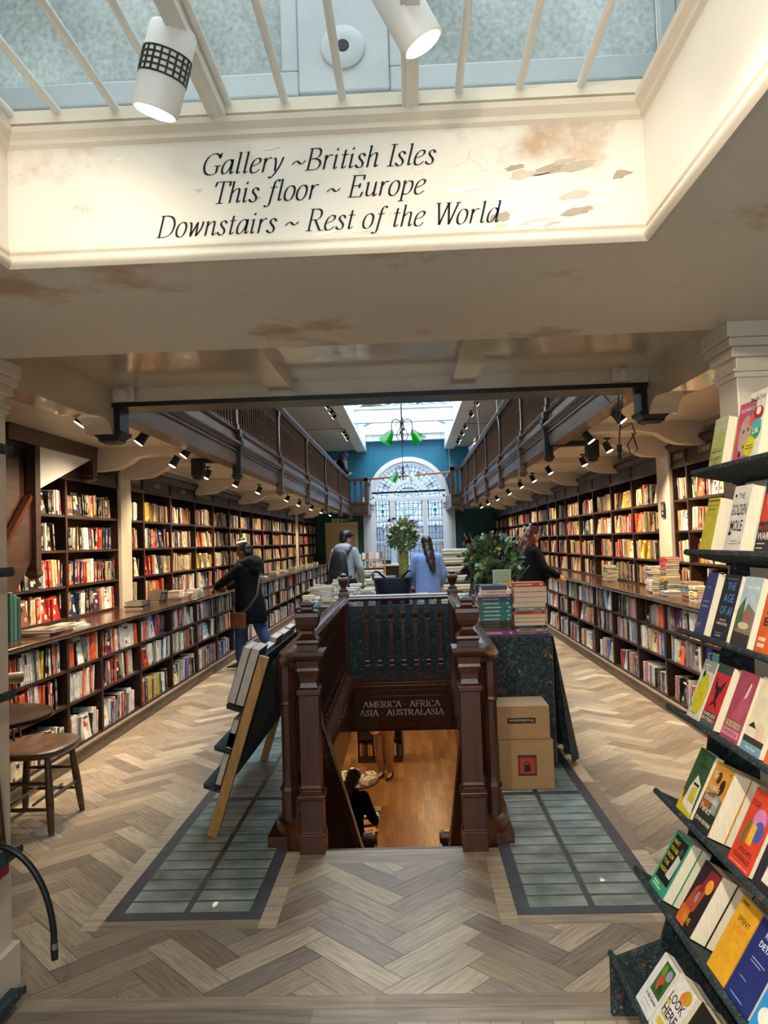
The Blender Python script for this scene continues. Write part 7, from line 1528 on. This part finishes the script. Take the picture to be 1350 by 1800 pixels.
# ---------------------------------------------------------------- stair up to the left gallery: spandrel, post and string
t = thing('gallery_stair', 'dark wood stair foot with a white triangular soffit by the left pillar', 'staircase', (-2.95, 5.87, 1.0))
b = MB(); b.prism_x([(5.92, 2.44), (6.95, 2.46), (6.93, 2.44), (5.93, 2.10)], -2.985, -2.91); b.build('soffit', WHITE, t, world=True)
b = MB(); b.box(-2.98, -2.89, 5.45, 7.03, 2.44, 2.555); b.box(-2.99, -2.88, 5.45, 7.04, 2.535, 2.56); b.build('beam', WOOD, t, world=True)
b = MB(); b.box(-2.98, -2.89, 6.92, 7.02, 2.30, 2.44); b.lathe([(2.24, .02), (2.26, .05), (2.28, .04), (2.30, .055)], (-2.935, 6.97), sq=True); b.build('pendant', WOOD, t, world=True)
b = MB(); b.box(-2.97, -2.89, 5.84, 5.92, 1.46, 2.44); b.lathe([(1.40, .02), (1.43, .05), (1.46, .045)], (-2.93, 5.88), sq=True); b.build('post', CASE, t, world=True)
b = MB(); b.prism_x([(5.84, 2.02), (5.84, 1.55), (5.30, 1.02), (4.9, 1.02), (4.9, 1.10)], -2.97, -2.93); b.build('string', CASE, t, world=True)
b = MB(); b.bar((-2.94, 5.84, 2.04), (-2.94, 4.9, 1.14), .05, .04); b.build('handrail', WOOD, t, world=True)
b = MB(); b.box(-3.0, -2.98, 4.9, 5.86, 1.5, 2.5); b.build('panel', CASE, t, world=True)
# ---------------------------------------------------------------- people
SKIN = mat('skin_light', hx('c99a80'), rough=.5, var=.08, scale=20); SKIND = mat('skin_brown', hx('7a4a34'), rough=.5, var=.08, scale=20)
def fab(n, c, rough=.85, var=.25, sc=9, bump=.1): return mat(n, hx(c), rough=rough, var=var, scale=sc, bump=bump, sheen=.2 if sum(hx(c)) > .3 else 0, spec=.5 if sum(hx(c)) > .1 else .2)
HAIRB = mat('black_hair', hx('16120f'), rough=.45, var=.4, scale=12, stretch=(6, 6, 1)); HAIRBR = mat('brown_hair', hx('2f1f16'), rough=.4, var=.45, scale=12, stretch=(8, 8, .6)); HAIRR = mat('auburn_hair', hx('5a2c1c'), rough=.4, var=.45, scale=12, stretch=(8, 8, .6)); HAIRP = mat('purple_hair', hx('6a2f80'), rough=.45, var=.45, scale=12, stretch=(6, 6, 1))
def capsule(b, pts, rad, seg=12, flat=1.0):
    pts = [Vector(p) for p in pts]; b.tube(pts, rad, seg, flat=flat)
    b.ell(tuple(pts[0]), rad[0] * .98, 12, 8); b.ell(tuple(pts[-1]), rad[-1] * .98, 12, 8)
def hand(b, wrist, d, nrm, curl=.5, s=1.0):
    """palm, four fingers of unequal length bent towards nrm, thumb from the side of the palm"""
    w = Vector(wrist); d = Vector(d).normalized(); n = Vector(nrm); n = (n - d * n.dot(d)).normalized(); a = d.cross(n)
    for k in range(5):
        o = a * (k - 2) * .016 * s; b.tube([w + o * .6, w + d * .04 * s + o, w + d * .085 * s + o], [.014 * s, .016 * s, .0125 * s], 8)
    for k, L_ in enumerate((.062, .075, .07, .052)):
        o = a * (k - 1.5) * .0205 * s; p = w + d * .085 * s + o; q = d; pts = [p - d * .01 * s]
        for j, f in enumerate((.45, .32, .25)):
            q = (q + n * curl * (.5 + .4 * j)).normalized(); p = p + q * L_ * f * s; pts.append(p)
        b.tube(pts, [.0098 * s, .0095 * s, .0085 * s, .0072 * s], 8); b.ell(tuple(pts[-1]), .0074 * s, 8, 5)
    p0 = w + d * .03 * s - a * .034 * s; t1 = (d * .7 - a * .7 + n * .3).normalized(); p1 = p0 + t1 * .035 * s; p2 = p1 + (d + n * .5 - a * .2).normalized() * .03 * s; p3 = p2 + (d + n * .9).normalized() * .022 * s
    b.tube([p0 - t1 * .015 * s, p1, p2, p3], [.014 * s, .0115 * s, .0105 * s, .008 * s], 8); b.ell(tuple(p3), .0082 * s, 8, 5)
def person(label, loc, rz, H=1.70, skin=SKIN, head=(0, 0), lean=0.0, legs=None, arms=None, top=None, bottom=None, shoes=None, hair=None, extra=None, handcurl=(.5, .5), voxel=.008, group=None, hood=None):
    """faces local +Y. head = (yaw, pitch) degrees; arms = ((elbow, wrist), (elbow, wrist)) for left (-X) and right (+X)"""
    k = H / 1.70; t = thing('person', label, 'person', loc, rz, group)
    Lm = Matrix.Translation((0, 0, .92 * k)) @ Matrix.Rotation(-lean, 4, 'X') @ Matrix.Translation((0, 0, -.92 * k))     # torso leans forward
    S = lambda p: Lm @ (Vector(p) * k)
    legs = legs or (((-.09, .0, .49), (-.10, -.03, .085), (-.10, .12, .03)), ((.09, .0, .49), (.10, -.03, .085), (.11, .12, .03)))
    arms = arms or (((-.24, -.03, 1.13), (-.25, .06, .90)), ((.24, -.03, 1.13), (.25, .06, .90)))
    neck = S((0, -.01, 1.45)); HM = Lm @ Matrix.Translation(Vector((0, 0, 1.47)) * k) @ Matrix.Rotation(R(head[0]), 4, 'Z') @ Matrix.Rotation(R(-head[1]), 4, 'X')
    def Hd(p): return HM @ (Vector(p) * k)
    b = MB()
    def ellx(B, M_, c, r):
        old = B.X; B.X = M_ @ Matrix.Scale(k, 4); B.ell(c, r, 18, 12); B.X = old
    # torso
    old = b.X; b.X = Lm @ Matrix.Scale(k, 4)
    b.loft([(0, .0, .84, .13, .09), (0, .0, .92, .155, .105), (0, .0, 1.05, .125, .09), (0, .0, 1.18, .14, .10), (0, -.005, 1.30, .16, .105), (0, -.01, 1.38, .165, .09), (0, -.012, 1.42, .12, .07), (0, -.012, 1.45, .06, .055)]); b.X = old
    capsule(b, [S((0, -.012, 1.40)), S((0, -.005, 1.47)), Hd((0, .0, .06))], [.058 * k, .052 * k, .052 * k])
    for i, sx in enumerate((-1, 1)):
        e, w = arms[i]; sh = S((sx * .165, -.01, 1.385)); E_, W_ = S(e), S(w)
        capsule(b, [sh, sh.lerp(E_, .5), E_], [.05 * k, .043 * k, .036 * k]); capsule(b, [E_, E_.lerp(W_, .35), W_], [.036 * k, .036 * k, .025 * k])
        d = (W_ - E_).normalized(); hand(b, W_, d, (-sx * .6, .2, -.5) if abs(d.z) < .8 else (-sx * 1.0, .3, 0), handcurl[i], k)
        kn, an, to = [Vector(p) * k for p in legs[i]]; hp = Vector((sx * .088, 0, .90)) * k
        capsule(b, [hp, hp.lerp(kn, .5), kn], [.085 * k, .072 * k, .052 * k]); capsule(b, [kn, kn.lerp(an, .3), an], [.05 * k, .053 * k, .034 * k]); capsule(b, [an, to], [.036 * k, .028 * k])
    # head: skull, jaw, nose, lips, ears
    ellx(b, HM, (0, .0, .145), (.075, .093, .085)); ellx(b, HM, (0, .022, .09), (.06, .07, .075)); ellx(b, HM, (0, .055, .045), (.036, .036, .028))
    ellx(b, HM, (0, .098, .10), (.012, .016, .022)); ellx(b, HM, (0, .088, .122), (.010, .012, .03)); ellx(b, HM, (0, .088, .062), (.022, .012, .008)); ellx(b, HM, (0, .083, .135), (.05, .012, .010))
    for sx in (-1, 1): ellx(b, HM, (sx * .075, -.005, .105), (.011, .02, .032)); ellx(b, HM, (sx * .04, .066, .095), (.02, .02, .018))
    remeshed(b, voxel, 'body', skin, t)
    b = MB()
    for sx in (-1, 1): ellx(b, HM, (sx * .031, .082, .122), (.013, .009, .008))
    b.build('eyes', mat('eye', hx('2a1a14'), rough=.2, var=.05), t, smooth=60)
    if bottom:
        m_, wid = bottom; b = MB(); b.loft([(0, 0, z * k, r_ * k, q * k) for z, r_, q in ((.80, .155, .125), (.90, .172, .13), (1.0, .15, .115))])
        for i, sx in enumerate((-1, 1)):
            kn, an, to = [Vector(p) * k for p in legs[i]]; hp = Vector((sx * .085, 0, .88)) * k; a2 = kn.lerp(an, .93)
            capsule(b, [hp, hp.lerp(kn, .5), kn], [.105 * k * wid, .09 * k * wid, .069 * k * wid]); b.tube([kn, kn.lerp(a2, .35), a2], [.068 * k * wid, .07 * k * wid, .05 * k * wid], 14)
        remeshed(b, .011, 'trousers', m_, t, 4)
    if shoes:
        m_, sole = shoes
        for i in (0, 1):
            kn, an, to = [Vector(p) * k for p in legs[i]]; d = to - an; b = MB()
            heel = an + Vector((0, 0, -.035 * k)) - Vector((d.x, d.y, 0)).normalized() * .035 * k; tip = to + d.normalized() * .045 * k
            capsule(b, [heel, heel.lerp(tip, .5), tip], [.038 * k, .042 * k, .030 * k]); capsule(b, [an + Vector((0, 0, .0)), an + Vector((0, 0, -.03 * k))], [.042 * k, .042 * k])
            o = remeshed(b, .009, 'shoe', m_, t, 3)
            if sole:
                b = MB(); hs = heel + Vector((0, 0, -.024 * k)); ts = tip + Vector((0, 0, -.012 * k)); b.tube([hs - (ts - hs).normalized() * .01, hs.lerp(ts, .5), ts + (ts - hs).normalized() * .014], [.045 * k, .050 * k, .038 * k], 14, flat=.55); b.build('sole', sole, o, smooth=50)
    if top:
        m_, rings, sl, slr = top; b = MB(); old = b.X; b.X = Lm @ Matrix.Scale(k, 4); b.loft(rings, 22); b.X = old
        for i, sx in enumerate((-1, 1)):
            e, w = arms[i]; sh = S((sx * .160, -.01, 1.375)); E_, W_ = S(e), S(w); Wc = E_.lerp(W_, sl)
            capsule(b, [sh, sh.lerp(E_, .5), E_], [slr * 1.12 * k, slr * k, slr * .95 * k]); b.tube([E_, E_.lerp(Wc, .4), Wc], [slr * .95 * k, slr * .9 * k, slr * .72 * k], 14)
        remeshed(b, .011, 'top_garment', m_, t, 5)
    if hair:
        m_, parts = hair; b = MB()
        for c, r_ in parts: ellx(b, HM, c, r_)
        remeshed(b, .008, 'hair', m_, t, 4)
    if extra: extra(t, k, S, Hd, HM, ellx)
    return t
TOP = [(0, 0, .80, .17, .125), (0, 0, .92, .175, .13), (0, 0, 1.08, .16, .12), (0, 0, 1.22, .172, .13), (0, -.005, 1.33, .185, .125), (0, -.01, 1.40, .17, .105), (0, -.012, 1.44, .10, .085), (0, -.012, 1.465, .07, .07)]
# left: person in a black parka reaching to the counter
def x1(t, k, S, Hd, HM, ellx):
    b = MB()
    for q in range(16):
        a = 2 * PI * q / 16; c = S((.135 * math.cos(a), -.03 + .115 * math.sin(a), 1.43 - .03 * math.sin(a) + .015 * random.random())); b.ell(tuple(c), (.066 * k, .066 * k, .06 * k), 10, 7)
    b.ell(tuple(S((0, -.15, 1.38))), (.14 * k, .08 * k, .11 * k), 12, 8); b.ell(tuple(S((0, -.19, 1.42))), (.12 * k, .06 * k, .07 * k), 12, 8)
    o = remeshed(b, .014, 'fur_hood', mat('black_fur', hx('070708'), rough=1, var=.5, scale=60, bump=.8, sheen=.0), t, 1)
    b = MB(); pts = [S((.13, -.10, 1.36)), S((.02, -.175, 1.22)), S((-.10, -.20, 1.0)), S((-.20, -.12, .84)), S((-.235, .0, .76))]; b.tube(pts, .018, 8, flat=.35); b.tube([S((.13, -.10, 1.36)), S((.14, .05, 1.38)), S((.02, .16, 1.2)), S((-.15, .15, .95)), S((-.235, .06, .78))], .018, 8, flat=.35); b.build('bag_strap', mat('brown_strap', hx('3a1d12'), rough=.5), t, smooth=60)
    b = MB(); b.X = Matrix.Translation(S((-.245, .03, .68))); b.box(-.035, .035, -.11, .11, -.10, .10); b.build('shoulder_bag', mat('tan_leather', hx('6e3a20'), rough=.45, var=.25), t, bevel=.02)
    b = MB(); b.tube([Hd((-.03 + .06 * math.cos(2 * PI * q / 20), -.02 + .06 * math.sin(2 * PI * q / 20), .245)) for q in range(21)], .018, 8); b.build('hair_tie', mat('white_scrunchie', hx('e6e2dc'), rough=.9, var=.2), t, smooth=60)
    b = MB()
    for sx in (-1, 1): b.tube([Hd((sx * .034 + .024 * math.cos(2 * PI * q / 16), .102, .122 + .019 * math.sin(2 * PI * q / 16))) for q in range(17)], .003, 5); b.tube([Hd((sx * .058, .098, .125)), Hd((sx * .077, .05, .125)), Hd((sx * .08, -.005, .12))], .003, 5)
    b.build('glasses', mat('dark_red_frame', hx('5a1f18'), rough=.3), t)
    b = MB(); c = S((-.03, .56, 1.085)); b.X = Matrix.Translation(c) @ Matrix.Rotation(R(8), 4, 'X'); b.box(-.09, .11, -.05, .14, -.012, .012, hx('b8323e')); b.box(-.085, .105, -.048, .142, -.009, .009, PG)
    tag(b.build('held_book', BOOK), 'red book in the hands of the person in the black parka', 'book')
    bpy.data.objects[-1].matrix_world if False else None
PARKA = mat('black_parka', hx('06070a'), rough=.7, spec=.15, var=.3, scale=7, bump=.25)
random.seed(3)
P1 = person('person in black fur-hooded parka and jeans reaching to the left counter', (-2.14, 10.02, 0), R(68), 1.64, SKIND, (0, 12), .06,
    legs=(((-.09, .09, .49), (-.10, .10, .085), (-.10, .25, .035)), ((.10, -.12, .50), (.11, -.34, .16), (.11, -.25, .045))),
    arms=(((-.23, .20, 1.22), (-.13, .44, 1.13)), ((.22, .20, 1.20), (.10, .44, 1.11))),
    top=(PARKA, [(0, -.02, .62, .235, .20), (0, -.02, .72, .235, .20), (0, -.01, .90, .22, .19), (0, 0, 1.06, .20, .17), (0, 0, 1.2, .205, .165), (0, -.005, 1.33, .215, .155), (0, -.01, 1.40, .19, .12), (0, -.012, 1.46, .09, .09)], .93, .068),
    bottom=(mat('blue_jeans', hx('2a4270'), rough=.8, var=.35, scale=8, bump=.1), 1.12), shoes=(mat('black_canvas', hx('131316'), rough=.7, var=.2), mat('white_rubber', hx('dcdad4'), rough=.5)),
    hair=(HAIRB, [((0, -.02, .16), (.082, .098, .082)), ((0, -.06, .10), (.07, .055, .07)), ((-.01, -.02, .275), (.055, .055, .045))]), extra=x1, handcurl=(.35, .35), voxel=.006)
# hooded person with backpack
def x2(t, k, S, Hd, HM, ellx):
    b = MB(); b.ell(tuple(S((0, -.12, 1.42))), (.135 * k, .085 * k, .085 * k), 16, 10); b.ell(tuple(S((0, -.03, 1.46))), (.12 * k, .11 * k, .055 * k), 16, 10); b.ell(tuple(S((0, -.15, 1.36))), (.09 * k, .06 * k, .08 * k), 14, 8)
    remeshed(b, .010, 'hood', MATS['grey_sweatshirt'], t, 3)
    b = MB(); b.X = Matrix.Translation((0, 0, 0)); b.loft([(p[0], p[1], p[2], p[3] * k, p[4] * k) for p in [(*S((-.03, -.20, z)), rx_, ry_) for z, rx_, ry_ in ((.86, .12, .05), (.88, .155, .075), (.98, .165, .09), (1.12, .155, .085), (1.26, .13, .07), (1.36, .09, .05), (1.38, .05, .03))]], 24, pw=.75)
    BP = mat('black_nylon', hx('101013'), rough=.6, var=.25, scale=9, bump=.15); bp_ = b.build('backpack', BP, t, smooth=50)
    b = MB(); b.loft([(*S((-.03, -.285, z)), rx_, ry_) for z, rx_, ry_ in ((.90, .10, .02), (.92, .125, .03), (1.04, .125, .03), (1.07, .11, .015))], 20, pw=.7); b.build('front_pocket', BP, bp_, smooth=50)
    b = MB(); c = S((.03, -.315, .95)); M_ = Matrix.Translation(c) @ Matrix.Rotation(R(90), 4, 'X'); b.X = M_; b.lathe([(0, .036), (.004, .036)], seg=20, col=hx('d8d8d0')); b.lathe([(.004, .018), (.0052, .018)], seg=10, col=hx('26262a')); b.build('round_patch', BOOK, bp_)
    for sx in (-1, 1):
        b = MB(); b.tube([S((sx * .12 - .02, -.15, 1.30)), S((sx * .14, -.06, 1.44)), S((sx * .14, .08, 1.40)), S((sx * .15, .12, 1.22)), S((sx * .16, .02, 1.05)), S((sx * .13 - .02, -.15, .93))], .022, 8, flat=.3); b.build('shoulder_strap', BP, t, smooth=60)
fab('grey_sweatshirt', 'a3a8b0')
person('person in grey hooded sweatshirt with a black backpack, back turned', (-1.13, 13.0, 0), R(-18), 1.80, SKIN, (-28, 12), .03,
    arms=(((-.25, .02, 1.12), (-.20, .14, .90)), ((.26, .0, 1.12), (.24, .12, .88))),
    top=(MATS['grey_sweatshirt'], TOP, .95, .066), bottom=(fab('dark_trousers', '1c1c22'), 1.1), shoes=(MATS['black_canvas'], None),
    hair=(HAIRB, [((0, -.02, .16), (.09, .105, .088)), ((0, -.055, .10), (.078, .06, .075)), ((.02, .07, .19), (.065, .045, .04)), ((0, .02, .215), (.07, .08, .04))]), extra=x2, voxel=.01)
# blue coat
def x3(t, k, S, Hd, HM, ellx):
    b = MB(); b.tube([S((0, -.1, 1.46)), S((.0, -.13, 1.42))], .02, 8); 
person('person with long dark hair in a pale blue coat, back turned', (.235, 11.5, 0), R(8), 1.66, SKIN, (12, 8), .02,
    arms=(((-.25, .04, 1.14), (-.18, .20, .96)), ((.25, .02, 1.12), (.20, .14, .92))),
    top=(fab('pale_blue_wool', '7f9cd6', var=.12, sc=16), [(0, 0, .58, .20, .17), (0, 0, .72, .20, .165), (0, 0, .92, .19, .15), (0, 0, 1.08, .18, .14), (0, 0, 1.22, .182, .14), (0, -.005, 1.33, .19, .13), (0, -.01, 1.40, .175, .11), (0, -.012, 1.45, .09, .085)], .95, .07),
    bottom=(fab('black_trousers', '141418'), 1.0), shoes=(MATS['black_canvas'], None),
    hair=(HAIRBR, [((0, -.015, .16), (.085, .102, .085)), ((0, -.05, .08), (.085, .065, .09)), ((.0, -.085, -.02), (.085, .05, .12)), ((.005, -.12, -.12), (.078, .042, .12)), ((.012, -.14, -.22), (.058, .034, .10)), ((.02, -.15, -.29), (.03, .022, .06))]), extra=x3, voxel=.01)
# right: auburn hair, black top, facing the right shelves
def x4(t, k, S, Hd, HM, ellx):
    b = MB()
    for sx in (-1, 1): b.tube([Hd((sx * .034 + .022 * math.cos(2 * PI * q / 14), .102, .122 + .017 * math.sin(2 * PI * q / 14))) for q in range(15)], .0022, 5); b.tube([Hd((sx * .056, .098, .125)), Hd((sx * .077, .05, .125)), Hd((sx * .08, -.005, .12))], .0022, 5)
    b.build('glasses', mat('thin_frame', hx('8a7a5a'), rough=.3, metal=.5), t)
    b = MB(); b.ell(tuple(Hd((0, -.05, .265))), (.03, .03, .02), 10, 6); b.build('hair_clip', HAIRR, t, smooth=60)
person('person with auburn hair and glasses in a black top facing the right counter', (1.60, 10.5, 0), R(-74), 1.74, SKIN, (4, 8), .05,
    arms=(((-.22, .16, 1.12), (-.12, .36, 1.04)), ((.22, .10, 1.14), (.14, .34, 1.05))),
    top=(fab('black_knit', '0d0d11', var=.3), [(0, .0, .72, .185, .15), (0, .02, .86, .19, .175), (0, .03, 1.0, .18, .185), (0, .02, 1.15, .175, .165), (0, .005, 1.28, .18, .145), (0, -.008, 1.38, .18, .115), (0, -.012, 1.44, .10, .09), (0, -.012, 1.47, .07, .07)], .95, .066),
    bottom=(MATS['black_trousers'], 1.05), shoes=(MATS['black_canvas'], None),
    hair=(HAIRR, [((0, -.015, .165), (.085, .10, .083)), ((0, -.06, .10), (.082, .062, .09)), ((0, -.085, .0), (.085, .055, .10)), ((.0, -.10, -.09), (.08, .05, .10)), ((.0, -.11, -.17), (.06, .04, .08)), ((.065, -.02, .06), (.025, .045, .08)), ((-.065, -.02, .06), (.025, .045, .08)), ((.06, -.05, -.05), (.03, .04, .08))]), extra=x4, handcurl=(.2, .2), voxel=.008)
# on the galleries
def x5(t, k, S, Hd, HM, ellx):
    b = MB(); c = S((.0, .34, 1.06)); b.X = Matrix.Translation(c) @ Matrix.Rotation(R(35), 4, 'X'); b.box(-.13, .13, -.09, .09, -.003, .003, hx('e9e7e2')); tag(b.build('leaflet', BOOK, t), 'white leaflet', 'paper') if False else b.build('leaflet', BOOK, t)
person('person with purple hair reading a white leaflet on the left gallery', (-2.02, 21.7, 2.66), R(-75), 1.56, SKIN, (-10, 30), .25, arms=(((-.22, .16, 1.12), (-.10, .30, 1.10)), ((.22, .14, 1.12), (.10, .30, 1.10))),
    top=(fab('dark_jacket', '17161c'), TOP, .95, .066), bottom=(MATS['black_trousers'], 1.05), shoes=(MATS['black_canvas'], None),
    hair=(HAIRP, [((0, -.01, .17), (.105, .115, .10)), ((0, -.06, .09), (.10, .07, .10)), ((.06, .0, .08), (.045, .07, .09)), ((-.06, .0, .08), (.045, .07, .09)), ((0, .06, .19), (.07, .05, .05))]), extra=x5, voxel=.011)
person('person with cropped hair in a navy shirt leaning on the right gallery', (1.72, 20.4, 2.71), R(-50), 1.62, SKIN, (-20, 25), .18, arms=(((-.24, .12, 1.12), (-.12, .30, 1.0)), ((.24, .12, 1.12), (.14, .30, 1.0))),
    top=(fab('navy_shirt', '1d2f6a'), TOP, .95, .066), bottom=(MATS['black_trousers'], 1.05), shoes=(MATS['black_canvas'], None), hair=(mat('cropped_hair', hx('3a2a22'), rough=.7, var=.3), [((0, -.015, .155), (.079, .096, .082)), ((0, -.05, .11), (.07, .05, .06))]), voxel=.011)
# on the lower floor
person('person in tan trousers standing by the bookcase on the lower floor', (-.62, 14.55, LZ), R(150), 1.72, SKIN, (0, 20), .12, arms=(((-.22, .16, 1.12), (-.10, .30, 1.0)), ((.22, .14, 1.12), (.10, .30, 1.0))),
    legs=(((-.09, .02, .49), (-.12, .0, .085), (-.14, .14, .03)), ((.09, .06, .49), (.06, .02, .085), (.05, .17, .03))),
    top=(fab('olive_jacket', '3a3226'), TOP, .95, .07), bottom=(fab('tan_trousers', '8a5f38'), 1.2), shoes=(MATS['black_canvas'], None), hair=(HAIRBR, [((0, -.02, .16), (.085, .1, .085)), ((0, -.05, .10), (.075, .06, .07))]), voxel=.011)
person('person with long brown hair in a black top at the foot of the stair', (-.84, 9.42, LZ), R(-15), 1.64, SKIN, (-10, 25), .12, arms=(((-.24, .06, 1.12), (-.2, .24, .95)), ((.24, .10, 1.12), (.22, .32, 1.0))),
    top=(MATS['black_knit'], TOP, .95, .07), bottom=(MATS['black_trousers'], 1.0), shoes=(MATS['black_canvas'], None),
    hair=(HAIRBR, [((0, -.015, .16), (.09, .105, .088)), ((0, -.05, .08), (.09, .07, .09)), ((.0, -.085, -.02), (.09, .055, .12)), ((.005, -.11, -.12), (.08, .045, .12)), ((.01, -.12, -.2), (.06, .035, .08))]), voxel=.011)
